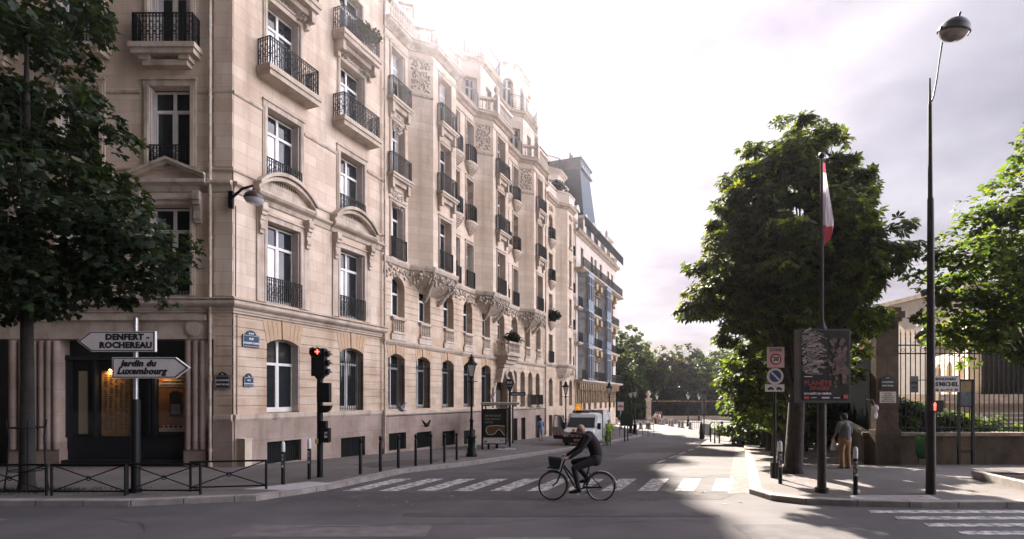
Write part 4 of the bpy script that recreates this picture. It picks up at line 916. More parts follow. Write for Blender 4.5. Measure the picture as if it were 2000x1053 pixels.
def fence(name,label,loc,rz,L,backing=False,h=3.45):
    o=thing(name,label,'fence',loc,rz)
    mb=MB(); 
    for z in (.14,h-.32,h-.62): mb.box(0,-.02,z,L,.02,z+.045)
    mb.build('rail',iron,o); mb=MB(); n=int(L/.178)
    for i in range(n):
        x=.1+i*.178; mb.tube([(x,0,0),(x,0,h)],.018,6)
        if i%2: mb.ring((x+.089,0,h-.47),((1,0,0),(0,0,1)),.06,.008,8,3) if not backing else None
    mb.build('bars',iron,o); mb=MB()
    for i in range(n): x=.1+i*.178; mb.lathe([(.013,0),(.03,.03),(.013,.05),(.034,.10),(.026,.16),(.002,.34)],(x,0,h-.02),6)
    mb.build('spearheads',gold,o)
    if backing: mb=MB(); mb.box(0,.03,.02,L,.05,h-.18); mb.build('sheet_backing',M('blackened_sheet',(.008,.009,.009),1.0,spec=0),o)
    return o
fence('iron_fence','iron fence with gilded spear tips standing on the low wall right of the pillar',(13.8,20.4,1.17),0,25)
dv=math.atan2(1,.5236)
fence('iron_fence','dark sheet-backed iron fence running back from the pillar behind the trees',(12.98,20.3,1.17),dv,44,True,3.3)
lw2=thing('low_stone_wall','low stone wall running back from the pillar beside the tree-lined pavement','wall',(12.98,20.3,.13),dv)
mb=MB(); mb.box(0,-.25,-1.5,44,.25,.92); mb.build('wall',wallm,lw2); mb=MB()
for i in range(28): mb.box(i*1.57+.004,-.31,.92,(i+1)*1.57-.004,.31,1.04)
mb.build('coping',MATS['coping_stone'],lw2)
# planter kerb bottom right
o=thing('tree_pit_kerb','raised stone kerb round bare earth at the right edge of the pavement','planter',(12.4,13.2,KH))
mb=MB(); 
for a in ((0,0,.22,3.0),(.22,2.78,5,3.0),(.22,0,5,.22)): mb.box(a[0],a[1]+.0,-.02,a[2],a[3],.2)
mb.build('kerbstones',granite,o,(0,0,0),R(-14)); mb=MB(); mb.box(.23,.23,0,5,2.77,.15); mb.build('earth',soil,o,(0,0,0),R(-14))
# pavilion and pale wing in the garden
B5=thing('garden_pavilion','striped pale stone pavilion with round arches seen through the fence','building',(29.9,42.4,-.4),math.atan2(-.9211,-.3894))
ars=[1.0,3.0,5.0,7.1,9.3,11.4]
mb=MB(); wall(mb,0,12.4,0,6.2,[(c-.6,c+.6,1.6,5.0,.6,.5) for c in ars],[.5+.36*i for i in range(15)]); mb.build('arcade_wall',M('striped_stone',(.80,.73,.64),.9,(.66,.58,.48),1.5,bump=.2),B5)
mb=MB()
for c in ars: mb.cut(); mb.quad((c-.65,.45,1.6),(c+.65,.45,1.6),(c+.65,.45,5.05),(c-.65,.45,5.05))
mb.build('arch_infill',M('ochre_render',(.42,.26,.10),.9,(.34,.2,.08),2.),B5)
mb=MB(); corn(mb,[(0,0),(12.4,0)],5.95,1.0,.8); mb.box(0,.2,6.3,12.4,.6,7.2); mb.box(-.1,.05,7.2,12.5,.8,7.45); mb.build('cornice',trim,B5)
mb=MB(); mb.box(0,.6,0,12.4,5,6.2); mb.build('inner_wall',MATS['dark_interior'],B5)
mb=MB(); wall(mb,0,6,0,6.2,[],[.5+.36*i for i in range(15)]); mb.build('end_wall',MATS['striped_stone'],B5,(12.4,0,0),PI/2)
B6=thing('pale_wing','large pale building wing behind the pavilion at the right edge','building',(27.5,33.8,-.4))
mb=MB(); wall(mb,0,22,0,9.5,[(x,x+1.2,1.2,3.6,0,.2) for x in (5.2,8.2,11.2)]+[(x,x+1.2,5.2,7.6,0,.2) for x in (5.2,8.2,11.2)]); mb.box(0,.05,0,.1,8,9.5); mb.build('wall',M('bright_render',(.82,.77,.72),.9,(.7,.65,.6),1.5),B6)
for x in (5.8,8.8,11.8):
    for z in (1.2,5.2): window(B6,x,z,1.2,2.4,depth=.18)
mb=MB(); mb.box(-.2,-.3,9.5,22,8,9.8); mb.build('cornice',trim,B6)
B7=thing('garden_annex','low flat roofed annex with a deep stone ledge behind the fence','building',(21.4,28.5,-.3))
mb=MB(); mb.box(0,0,0,5.4,3,2.45); mb.build('wall',M('annex_wall',(.36,.3,.26),.9,(.25,.2,.17),2.),B7); mb=MB(); mb.box(-.2,-.5,2.45,5.9,3.2,2.58); mb.box(-.1,-.35,2.58,5.7,3.1,2.75); mb.box(0,-.2,2.75,5.6,3,2.9); mb.build('ledge',trim,B7)
sc=thing('scaffolding','thin tube scaffolding in front of the pale wing at the right edge','scaffolding',(33,33,-.4))
mb=MB()
for i in range(5):
    for k in (0,.8): mb.tube([(i*1.6,k-.2,0),(i*1.6,k-.2,11)],.03,6)
for z in range(1,7):
    for k in (0,.8): mb.tube([(0,k-.2,z*1.8),(6.4,k-.2,z*1.8)],.025,6)
    for i in range(4): mb.tube([(i*1.6,-.2,z*1.8-1.8),(i*1.6+1.6,-.2,z*1.8)],.018,5)
mb.build('tubes',steel,sc); mb=MB()
for z in range(1,6): mb.box(0,-.2,z*1.8-.1,6.4,.6,z*1.8-.05)
mb.build('planks',M('plank',(.3,.24,.17),.9),sc)
rr=thing('ramp_railing','long low pale terrace railing with four bars behind the fence','railing',(21.0,25.2,.1))
mb=MB()
for z in (1.0,1.2,1.4,1.6): mb.box(0,0,z,18,.05,z+.05)
for i in range(10): mb.box(i*2,0.0,0,i*2+.06,.05,1.62)
mb.build('bars',M('pale_bars',(.45,.43,.44),.6),rr); mb=MB(); mb.box(-1,.3,-.5,20,1.5,.85); mb.build('terrace_edge',MATS['white_stone'],rr)
# ================= gate, fence and square at the far end =================
for i,x in enumerate((1266,1463)):
    p=at(x,821,96); o=thing('gate_post',('white stone gate post with an urn left of the far fence','white stone gate post with an urn near the right end of the far fence')[i],'gate post',(p[0],96,gz(96)),0,'stone posts of the far garden gate')
    mb=MB(); mb.box(-.55,-.55,0,.55,.55,.5); mb.box(-.42,-.42,.5,.42,.42,3.5); mb.box(-.55,-.55,3.5,.55,.55,3.75); mb.build('post',pale,o); mb=MB(); mb.lathe([(.2,0),(.35,.1),(.15,.25),(.4,.6),(.45,.85),(.25,1.0),(.3,1.15),(.05,1.3)],(0,0,3.75),10); mb.build('urn',pale,o)
o=thing('park_fence','long gilt-topped park fence with low stone base closing the far end of the street','fence',(24,96.3,gz(96)))
mb=MB(); mb.box(0,-.2,0,16,.2,.75); mb.build('stone_base',pale,o); mb=MB()
for i in range(80): mb.box(i*.2,-.015,.75,i*.2+.03,.015,3.1)
for z in (.85,2.75,2.95): mb.box(0,-.03,z,16,.03,z+.06)
for i in range(6): mb.box(i*2.9,-.12,.7,i*2.9+.35,.12,3.0)
mb.box(0,-.04,3.0,16,.04,3.12); mb.build('bars',iron,o); mb=MB()
for i in range(80): mb.lathe([(.03,0),(.05,.1),(.005,.3)],(i*.2+.015,0,3.1),5)
mb.build('gilt_tips',gold,o)
# stone cones of the square, with the pixel where each stands
cones=[(1204,828),(1216,830),(1251,838),(1264,838),(1268,838.5),(1275,826),(1279,827),(1290,829),(1295,830),(1308,832),(1313,833),(1327,835),(1333,836),(1348,838.5),(1263,825),(1225,832)]
o0=None
for k,(x,y) in enumerate(cones):
    p=G(x,y); lab='far stone bollard, %s'%(['leftmost one by the railings','second from the left by the railings','one right of the green railings','one in the near left pair','right one of the near left pair','one behind the near left pair','one just left of the small group of walkers','one just right of the small group of walkers','one before the left street lamp of the fence','left one of the middle pair','right one of the middle pair','tall one of the pair left of the lone lamp','low one of the pair left of the lone lamp','rightmost one below the lone lamp','farthest one by the gate post','one left of the green lamp post'][k])
    if o0 is None:
        o0=thing('stone_bollard',lab,'bollard',p,0,'stone bollards of the far square'); mb=MB(); mb.lathe([(.28,0),(.26,.12),(.18,.2),(.16,.55),(.2,.62),(.17,.78),(.08,.9),(.0,.92)],(0,0,0),8); mb.build('post',granite,o0)
    else: dup(o0,p,label=lab)
# ================= trees =================
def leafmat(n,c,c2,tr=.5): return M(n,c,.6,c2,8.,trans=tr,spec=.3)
lf_ch=[leafmat('chestnut_leaf',(.060,.085,.02),(.035,.055,.012),.42),leafmat('chestnut_leaf_pale',(.12,.135,.03),(.075,.095,.02),.5),leafmat('chestnut_leaf_dark',(.025,.042,.014),(.016,.03,.01),.35)]
lf_pl=[leafmat('plane_leaf',(.060,.10,.028),(.04,.07,.018)),leafmat('plane_leaf_pale',(.11,.13,.035),(.07,.1,.02)),leafmat('plane_leaf_dark',(.03,.055,.018),(.02,.035,.01),.4)]
lf_dk=[leafmat('shaded_plane_leaf',(.018,.032,.016),(.011,.021,.009),.3),leafmat('shaded_plane_leaf_b',(.03,.048,.018),(.018,.03,.012),.35),leafmat('shaded_plane_leaf_c',(.012,.024,.013),(.008,.016,.008),.3)]  # darker copies of the plane leaf, shade put into their colour
lf_far=[leafmat('far_leaf',(.045,.075,.02),(.03,.05,.012)),leafmat('far_leaf_pale',(.09,.12,.03),(.06,.085,.02)),leafmat('far_leaf_dark',(.02,.035,.012),(.013,.024,.008),.3)]
lf_br=[leafmat('browning_leaf',(.09,.07,.02),(.05,.045,.014)),leafmat('browning_leaf_b',(.06,.07,.02),(.04,.05,.012)),leafmat('browning_leaf_c',(.03,.035,.012),(.02,.024,.008),.3)]
def foliage(name,parent,mats,pts,nrm,size,rng,kind='palm'):
    """pts (n,3) leaf-cluster centres, nrm outward directions; each cluster is a few pointed leaflets"""
    n=len(pts); L={'palm':5,'maple':3,'quad':1,'pair':2}[kind]
    up=np.array([0,0,1.]); d=nrm+rng.normal(0,.45,(n,3)); d/=np.linalg.norm(d,axis=1,keepdims=True)+1e-9
    ax=up*.9+rng.normal(0,.45,(n,3))+nrm*.25; ax/=np.linalg.norm(ax,axis=1,keepdims=True)
    a=np.cross(ax,d); a/=np.linalg.norm(a,axis=1,keepdims=True)+1e-9; b=np.cross(a,ax); sz=size*rng.uniform(.7,1.3,n)
    V=[]
    for l in range(L):
        th={'palm':(l-2)*.78,'maple':(l-1)*1.1,'quad':0,'pair':(l-.5)*1.4}[kind]
        dr=b*math.cos(th)+a*math.sin(th)-ax*(.35 if kind=='palm' else .12); pr=a*math.cos(th)-b*math.sin(th)
        s=sz*(1 if abs(th)<1 else .72); wd={'palm':.2,'maple':.36,'quad':.5,'pair':.38}[kind]; sc=s[:,None]
        base=pts-(dr*sc*.35 if L==1 else 0)
        V.append(np.stack([base,base+dr*sc*.6+pr*sc*wd,base+dr*sc*1.05-ax*sc*.15,base+dr*sc*.6-pr*sc*wd],1))
    V=np.stack(V,1).reshape(-1,3); nf=n*L
    me=bpy.data.meshes.new(name); me.vertices.add(nf*4); me.vertices.foreach_set('co',V.astype(np.float32).ravel())
    me.loops.add(nf*4); me.loops.foreach_set('vertex_index',np.arange(nf*4,dtype=np.int32)); me.polygons.add(nf); me.polygons.foreach_set('loop_start',np.arange(0,nf*4,4,dtype=np.int32)); me.polygons.foreach_set('loop_total',np.full(nf,4,dtype=np.int32))
    for m in mats: me.materials.append(m)
    mi=rng.choice(3,n,p=[.55,.25,.2]); me.polygons.foreach_set('material_index',np.repeat(mi,L).astype(np.int32)); me.update(calc_edges=True)
    return link(name,me,parent)
def crown_pts(blobs,nclump,nleaf,rng,clump=.5,hollow=.45,flat=.55):
    P=[];Nn=[];C=[]; vol=np.array([b[3]**2 for b in blobs]); pick=rng.choice(len(blobs),nclump,p=vol/vol.sum())
    for k in pick:
        b=blobs[k]; sq=b[4] if len(b)>4 else (1,1,1)
        v=rng.normal(0,1,3); v/=np.linalg.norm(v); v[2]=abs(v[2])*.9-.35 if rng.random()<.55 else v[2]; rr=b[3]*rng.uniform(hollow,1.0)**.6
        c=np.array(b[:3])+v*rr*np.array(sq)
        inside=any(np.linalg.norm((c-np.array(q[:3]))/np.array(q[4] if len(q)>4 else (1,1,1)))<q[3]*hollow for q in blobs)
        if inside and rng.random()<.7: continue
        C.append(c); s=clump*rng.uniform(.6,1.3); m=int(nleaf*rng.uniform(.6,1.3)); w=rng.normal(0,1,(m,3)); w/=np.linalg.norm(w,axis=1,keepdims=True); w*=rng.uniform(.2,1,(m,1))**.5
        P.append(c+w*s*np.array([1,1,flat])); o=v+w*.8; Nn.append(o/np.linalg.norm(o,axis=1,keepdims=True))
    return np.concatenate(P),np.concatenate(Nn),np.array(C)
def tree(label,loc,blobs,trunk,mats,nclump,nleaf,size,seed,kind='palm',clump=.5,hollow=.45,flat=.55,limbs=26,group=None,name='tree',cat='tree',minz=None,cmat=bark,lean=(0,0),smin=.35):
    rng=np.random.default_rng(seed); o=thing(name,label,cat,loc,0,group)
    P,N_,C=crown_pts(blobs,nclump,nleaf,rng,clump,hollow,flat)
    if minz is not None: k=P[:,2]>minz+.35*np.sin(P[:,0]*2.3+P[:,1]*1.7)+rng.normal(0,.12,len(P)); P=P[k];N_=N_[k]; C=C[C[:,2]>minz+.2]
    foliage('crown',o,mats,P,N_,size,rng,kind)
    r0,h=trunk; mb=MB(); top=(lean[0],lean[1],h); q=[(0,0,-.1),(0.01,0,.25),(lean[0]*.2+.02,lean[1]*.2,h*.25),(lean[0]*.5-.03,lean[1]*.5,h*.55),(lean[0]*.85,lean[1]*.85,h*.8),top]
    mb.tube(q,[r0*1.45,r0*1.1,r0*.92,r0*.75,r0*.5,r0*.2],10); tr=mb.build('trunk',cmat,o)
    mb=MB(); idx=rng.choice(len(C),min(limbs,len(C)),replace=False)
    for i in idx:
        c=Vector(C[i]); s=min(max(smin,(c.z/h)*.62),.92); k=s*(len(q)-1); a=int(k); st=Vector(q[a]).lerp(Vector(q[min(a+1,len(q)-1)]),k-a); md=st.lerp(c,.55)+Vector((rng.uniform(-.15,.15),rng.uniform(-.15,.15),rng.uniform(0,.35)))
        rr=r0*.30*(1-s*.55); mb.tube([st,st.lerp(md,.5)+Vector((0,0,.1)),md,c],[rr,rr*.75,rr*.5,rr*.15],6)
    mb.build('branches',cmat,o); return o
# big chestnut, right of the street
c0=G(1549,924,KH)
bl=[(.45,0,10.35,.75),(.3,0,9.5,1.35),(-.75,0,9.0,1.15),(1.25,0,8.9,1.1),(.1,0,8.1,2.1),(-1.45,0,7.7,1.3),(1.35,0,7.7,1.1),(-2.0,0,6.5,1.4),(1.55,0,6.4,1.15),(0,0,6.4,2.4),(-2.1,0,5.3,1.15),(1.55,0,5.2,1.05),(.2,0,5.0,2.2),(-.8,.3,4.5,1.5),(1.2,.3,4.6,1.3),(.2,1.8,6.3,2.0),(.2,-1.5,6.2,1.9)]
tree('big dense chestnut tree standing on the pavement behind the film poster mast',c0,bl,(.24,9.6),lf_ch,700,40,.195,1,'palm',.38,.35,.55,60,lean=(.5,0),minz=3.5)
# row of smaller trees further down the same pavement
row=[(1527,905,'low spreading tree directly behind the big chestnut',1),(1514,890,'second tree of the pavement row behind the big chestnut, pale leaves hanging low',2),(1503,880,'third tree of the pavement row, its crown reaching left over the kerb',3),(1492,873,'fourth tree of the pavement row, beside the metro entrance',4)]
for x,y,lab,s in row:
    p=G(x,y,KH); k=[0,.85,.8,.9,1.05][s]
    bl=[(.2*k,0,5.0*k,2.0*k),(-1.2*k,0,3.9*k,1.5*k),(1.5*k,.3,4.3*k,1.8*k),(-1.1*k,-.3,2.6*k,1.1*k),(.4*k,.2,3.4*k,1.9*k)]
    tree(lab,p,bl,(.17,5.6*k),lf_pl if s>1 else lf_ch,150,44,.24*k,20+s,'pair',.55*k,.4,.6,18,'trees in a row along the right pavement')
# left foreground plane tree
lt=G(52,958,KH)
bl=[(-.3,0,10.6,2.2),(.5,.2,9.6,1.7),(-1.8,0,8.6,2.6),(.5,0,7.8,2.0),(1.6,0,6.6,1.6),(2.6,0,6.0,1.35),(.4,0,5.9,2.1),(-1.5,0,6.0,2.2),(1.2,-.3,5.1,1.2),(2.4,0,5.0,.9),(-2.2,.2,11.8,2.2),(.3,0,12.4,2.0),(-.4,-.4,4.9,1.2),(-2.6,.1,5.0,1.3)]
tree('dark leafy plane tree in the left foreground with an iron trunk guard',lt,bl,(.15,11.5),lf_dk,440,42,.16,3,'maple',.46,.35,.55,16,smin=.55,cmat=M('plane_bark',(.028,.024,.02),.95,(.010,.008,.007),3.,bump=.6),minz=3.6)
# right plane tree, trunk outside the frame
bl=[(-.4,0,7.1,1.4),(-1.4,.1,5.7,1.3),(.2,0,6.0,1.7),(-1.8,0,4.7,1.0),(-.4,.1,4.7,1.5),(-1.2,0,6.9,.8),(.3,0,8.4,1.1),(-1.5,.2,3.9,.9),(.3,0,4.2,1.2)]
tree('sunlit plane tree with yellow green leaves at the right edge',(14.05,14.9,KH),[(b[0]-.3,)+tuple(b[1:]) for b in bl],(.16,8.6),lf_pl,290,36,.14,6,'maple',.40,.35,.55,26,cmat=MATS['plane_bark'],minz=3.1,smin=.42)
# trees inside the garden behind the fence
for i,(x,y,z,r,lab) in enumerate(((19.5,33,4.2,2.0,'dark tree behind the fence just right of the pillar'),(17.6,37,4.2,3.0,'dense tree behind the dark fence left of the pillar'),(23,47,5.0,3.6,'rounded tree behind the dark fence, far part'),(29.0,48,4.6,2.4,'light green tree behind the left end of the pavilion'))):
    tree(lab,(x,y,-.5),[(0,0,z*.62,r),(r*.5,0,z*.45,r*.7),(-r*.6,0,z*.45,r*.7),(0,0,z*.95,r*.6),(0,0,z*.25,r*.8)],(.2,z),lf_far,120,40,.34,40+i,'pair',.7,.5,.7,10,'trees inside the garden fence')
# shrubs behind the low wall
for i,(x,lab) in enumerate(((14.6,'yellow green shrub against the right side of the pillar'),(15.6,'dark round shrub behind the tall lamp post'),(16.7,'loose pale shrub behind the street name sign'),(17.9,'low leafy shrub behind the fence at the info panel'),(19.4,'small sparse shrub behind the fence near the right edge'))):
    h=[1.0,1.25,1.0,.6,.45][i]
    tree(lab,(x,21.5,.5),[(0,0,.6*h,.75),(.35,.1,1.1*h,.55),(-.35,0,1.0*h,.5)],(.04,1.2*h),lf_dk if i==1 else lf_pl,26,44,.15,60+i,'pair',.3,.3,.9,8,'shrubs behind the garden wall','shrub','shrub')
# far wood at the end of the street
far=[(1213,101,6.6,9.5,lf_far,'tall loose tree rising just right of the blue bay building'),(1226,98,4.3,4.2,lf_far,'pale yellow green tree low beside the corner of the building'),(1268,104,5.4,6.0,lf_far,'broad dark clipped tree right of the pale low tree'),(1305,106,5.2,7.6,lf_br,'browning tree in the middle of the far garden'),(1345,108,5.6,8.2,lf_far,'large green tree right of the browning tree'),(1375,103,4.2,4.8,lf_far,'low dark clipped tree behind the right end of the far fence'),(1410,110,5.4,7.8,lf_far,'tree half hidden behind the pavement row, far right'),(1245,112,5.0,8.2,lf_far,'green tree behind the clipped trees, left of centre'),(1450,108,5.0,6.5,lf_far,'distant tree seen between the pavement trunks')]
far=[(a,b,c*1.04,d*1.16,e,f) for a,b,c,d,e,f in far]
for i,(x,Y,r,h,mt,lab) in enumerate(far):
    X=(x-1000)/F*Y; w=r*.62
    tree(lab,(X,Y,gz(Y)),[(0,0,h+w*.55,w*.9),(w*.5,0,h,w*.9),(-w*.55,0,h*.85,w*.85),(0,0,h*.5,w*1.1),(w*.5,0,h*.3,w*.9),(-w*.5,0,h*.3,w*.9)],(.35,h),mt,300,36,.5,80+i,'quad',.8,.5,.7,8,'trees of the far garden')
o=thing('clipped_hedge','very dark clipped hedge closing the view behind the far park fence','hedge',(20,99,gz(99)))
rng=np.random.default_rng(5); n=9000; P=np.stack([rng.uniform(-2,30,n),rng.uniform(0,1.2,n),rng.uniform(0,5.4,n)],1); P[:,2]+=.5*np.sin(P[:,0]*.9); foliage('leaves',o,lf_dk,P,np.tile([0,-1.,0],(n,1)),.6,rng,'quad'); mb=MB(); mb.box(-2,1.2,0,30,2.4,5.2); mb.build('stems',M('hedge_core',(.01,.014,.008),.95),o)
o=thing('tree_guard','thin iron guard of four curved stakes round the left foreground trunk','tree guard',(lt[0],lt[1],lt[2]))
mb=MB()
for k in range(4):
    a=PI/4+k*PI/2; c,s=math.cos(a),math.sin(a); mb.tube([(c*.42,s*.42,0),(c*.36,s*.36,.5),(c*.33,s*.33,1.3),(c*.38,s*.38,1.75)],.018,6)
for z in (.5,1.55): mb.ring((0,0,z),((1,0,0),(0,1,0)),.355,.014,20,4)
mb.build('stakes',iron,o)
# grass tuft under it
o=MB(); rng=random.Random(2)
for i in range(1500):
    x=lt[0]+rng.gauss(.3,.9); y=lt[1]+rng.gauss(-.1,.22); a=rng.uniform(0,6); h=rng.uniform(.04,.1); o.add([(x,y,KH),(x+.012*math.cos(a),y+.012*math.sin(a),KH),(x+rng.uniform(-.04,.04),y+rng.uniform(-.04,.04),KH+h)],[(0,1,2)],False)
g_=o.build('grass',lf_dk[0]); struct(g_,'stuff'); tag(g_,'thin dark grass round the foot of the left foreground tree','grass')
for k,(t_,y_,z_,lab) in enumerate(((22.7,-.75,6.3,'bushy dark potted plant on the carved balcony above the entrance'),(34.6,-.3,21.3,'green and red plants spilling over the roof terrace parapet'),(33.3,-.3,9.3,'wispy climbing plant on an iron balcony of the narrow building'),(59.0,-.8,8.3,'leafy plants on the balcony end of the blue bay building'),(6.3,-.45,18.2,'pale green plants on the topmost visible balcony of the corner building'))):
    w=fac(t_,y_); tree(lab,(w[0],w[1],z_),[(0,0,.45,.5),(.35,.2,.3,.4),(-.3,-.2,.3,.4)],(.02,.5),lf_dk,26,30,.13,90+k,'pair',.22,.2,1,5,'plants on balconies','balcony_plant','plant')
# ================= street furniture =================
STX=RX(PI/2)                                          # text standing upright, readable from -Y
# direction signs on their post
p=G(265,962,KH); dp=thing('sign_post','dark and silver round post carrying the two white arrow signs','post',(p[0],p[1],KH))
def zat(y,Y): return CH+(HZ-y)/F*Y
Yp=p[1]; mb=MB(); mb.tube([(0,0,0),(0,0,zat(780,Yp)-KH)],.10,12); mb.tube([(0,0,0),(0,0,.1)],.14,12); mb.build('lower_sleeve',black,dp); mb=MB(); mb.tube([(0,0,zat(781,Yp)-KH),(0,0,zat(623,Yp)-KH)],.055,12); mb.ball((0,0,zat(623,Yp)-KH),.055,10,6); mb.build('pole',steel,dp)
def arrow(name,label,x0,x1,y0,y1,left,lines,shear,fs):
    Y=Yp-.09; a=(x0-1000)/F*Y; b=(x1-1000)/F*Y; z0=zat(y1,Y); z1=zat(y0,Y); h=(z1-z0)/2; zc=(z0+z1)/2; t=h*1.35
    o=thing(name,label,'direction sign',((a+b)/2,Y,zc)); A=a-(a+b)/2; B=-A
    def poly(k): 
        if left: return [(A+k*1.6,0),(A+t,-h+k),(B-k,-h+k),(B-k,h-k),(A+t,h-k)]
        return [(A+k,-h+k),(B-t,-h+k),(B-k*1.6,0),(B-t,h-k),(A+k,h-k)]
    mb=MB(); mb.prism(poly(0),-.02,.05); mb.build('panel',signw,o); mb=MB(); 
    P=poly(.018);Q=poly(.038)
    for i in range(5): j=(i+1)%5; mb.prism([P[i],P[j],Q[j],Q[i]],-.024,-.0195)
    if left: mb.prism([(A+.03,0),(A+t*1.0,-h+.018),(A+t*1.12,-h+.018),(A+t*.22,0),(A+t*1.12,h-.018),(A+t,h-.018)],-.0255,-.021)
    else: mb.prism([(B-.03,0),(B-t*1.0,-h+.018),(B-t*1.12,-h+.018),(B-t*.22,0),(B-t*1.12,h-.018),(B-t,h-.018)],-.0255,-.021)
    mb.build('border',ink,o); mb=MB()
    for s,dx,dz in lines: mb.text(s,fs,TX(dx,-.024,dz)@STX,.011,'CENTER',1.06,shear,1.06)
    mb.build('lettering',ink,o)
    mb=MB(); mb.box(-.08+(-(a+b)/2+p[0]),.05,-h*.5,.08+(-(a+b)/2+p[0]),.10,h*.5); mb.build('clamp',steel,o); return o
arrow('direction_sign','upper white arrow sign pointing left reading DENFERT-ROCHEREAU',152,304,647,687,True,[('DENFERT -',.27,.10),('ROCHEREAU',.23,-.095)],0,.195)
arrow('direction_sign','lower white arrow sign pointing right reading Jardin du Luxembourg',220,371,698,739,False,[('Jardin du',-.30,.10),('Luxembourg',-.22,-.085)],.28,.205)
# cross barriers
bar=None
def barrier(x0,x1,yt,yb,lab,turn=0):
    global bar
    a=G(x0,yb,KH); b=G(x1,yb,KH); c=((a[0]+b[0])/2,(a[1]+b[1])/2,KH); w=1.72
    if bar is None:
        bar=thing('pedestrian_barrier',lab,'barrier',c,turn,'crossed barriers along the left kerb'); mb=MB(); h=.74
        for s in (-1,1): mb.cut(); mb.tube([(s*w/2,0,-.02),(s*w/2,0,h)],.03,8)
        mb.build('posts',iron,bar); mb=MB(); mb.tube([(-w/2,0,h-.02),(w/2,0,h-.02)],.024,8); mb.tube([(-w/2,0,.10),(w/2,0,.10)],.02,8); mb.build('rails',iron,bar); mb=MB(); mb.tube([(-w/2,0,.1),(w/2,0,h-.02)],.014,6); mb.tube([(-w/2,0,h-.02),(w/2,0,.1)],.014,6); mb.ring((0,-.0,h/2+.03),((1,0,0),(0,0,1)),.05,.012,12,4); mb.build('cross',iron,bar)
    else: dup(bar,c,turn,lab)
barrier(-55,92,907,968,'crossed black barrier at the left edge of the photo, in front of the trunk guard')
barrier(100,246,907,968,'crossed black barrier between the trunk guard and the arrow sign post')
barrier(252,388,907,966,'crossed black barrier just right of the arrow sign post')
barrier(394,500,897,958,'crossed black barrier at the right end of the row, below the utility box',R(12))
# bollards
bo=None
def bollard(x,y,lab,white_=False,h=1.1):
    global bo,bw
    q=G(x,y,KH if not (x>1360 and y<870) else KH)
    if not white_:
        if bo is None:
            bo=thing('bollard',lab,'bollard',q,0,'black steel bollards'); mb=MB(); mb.lathe([(.05,-.02),(.05,.9),(.035,.92),(.035,.97),(.052,.98),(.052,1.06),(.03,1.1),(0,1.11)],(0,0,0),10); mb.build('post',black,bo); return
        dup(bo,q,label=lab)
    else:
        o=thing('white_topped_bollard',lab,'bollard',q,0,'bollards with white tops'); mb=MB(); mb.lathe([(.05,-.02),(.05,.86)],(0,0,0),10); mb.build('post',black,o); mb=MB(); mb.lathe([(.05,.86),(.05,1.06),(.03,1.13),(0,1.14)],(0,0,0),10); mb.build('white_top',signw,o)
        mb=MB(); mb.lathe([(.0515,.45),(.0515,.8)],(0,0,0),10,True,3.6,5.2); mb.build('peeling_stickers',M('torn_sticker',(.6,.58,.56),.7,(.02,.02,.02),14.,lo=.45,hi=.55),o)
bollard(704,926,'black bollard below the barred corner window, left of the drainpipe'); bollard(743,921,'black bollard nearest the drainpipe between the two stone buildings')
bollard(778,914,'black bollard under the first cellar grating of the long building'); bollard(812,910,'third black bollard right of the drainpipe'); bollard(842,906,'fourth black bollard right of the drainpipe'); bollard(868,903,'fifth black bollard right of the drainpipe'); bollard(892,899,'black bollard just left of the street lamp and its green waste bag')
bollard(553,946,'bollard with a white sticker covered top, left one on the pale slab',True); bollard(604,936,'slim bollard with white top beside the traffic light mast',True); bollard(1671,967,'bollard with white cap on the right pavement in front of the low wall',True)
bollard(1524,945,'bollard with torn white stickers between the no parking sign post and the big chestnut',True)
for x,y,l in ((1388,863,'black bollard in the sun at the left end of the metro entrance'),(1396,866,'second black bollard before the metro entrance'),(1405,866,'third black bollard before the metro entrance'),(1431,866,'black bollard before the middle of the metro parapet'),(1448,862,'black bollard at the right end of the metro parapet'),(1220,862,'black bollard at the far left kerb behind the worker'),(1226,861,'second black bollard along the far left kerb')): bollard(x,y,l)
# traffic light
p=G(625,932,KH); tl=thing('traffic_light','black traffic light mast with red cross lit on top and pedestrian signals below','traffic light',p); s=p[1]/F
Z=lambda y: zat(y,p[1])-p[2]
mb=MB(); mb.tube([(0,0,0),(0,0,Z(735))],.085,12); mb.tube([(0,0,Z(735)),(0,0,Z(700))],.07,12); mb.build('mast',black,tl)
mb=MB(); mb.box(-.20,-.16,Z(735),.17,.14,Z(681)); mb.prism([(-.12,Z(735)),(.12,Z(735)),(.08,Z(740)),(-.08,Z(740))],-.1,.1); mb.build('signal_head',black,tl); hd=COL.objects[-1]
mb=MB()
for zz in (690,708,725): mb.cut(); mb.tube([(.16,-.02,Z(zz)),(.27,-.02,Z(zz+2))],[.085,.095],12)
mb.cut(); mb.tube([(-.05,-.16,Z(688)),(-.05,-.34,Z(690))],[.14,.15],16,False); mb.box(-.20,-.36,Z(683.5),.10,-.12,Z(682)); mb.build('visor',black,tl)
mb=MB()
for zz in (691,709,726): mb.cut(); mb.prism([(.26,Z(zz+3)),(.36,Z(zz+1)),(.26,Z(zz-4))],-.1,.06)
mb.build('side_visor',steel,tl)
mb=MB(); mb.box(-.09,-.175,Z(688.8),.05,-.165,Z(686.8)); mb.box(-.035,-.176,Z(692.6),-.005,-.166,Z(683)); mb.build('red_cross',M('lit_red',(1,.1,.08),.5,emit=((1,.08,.05),1.6)),tl)
mb=MB(); mb.box(-.05,-.13,Z(786),.30,.10,Z(748)); mb.build('rear_board',black,tl)
mb=MB(); mb.prism([(.06,Z(806)),(.20,Z(806)),(.28,Z(801)),(.34,Z(792)),(.06,Z(792))],-.12,.1); mb.build('horn_signal',black,tl)
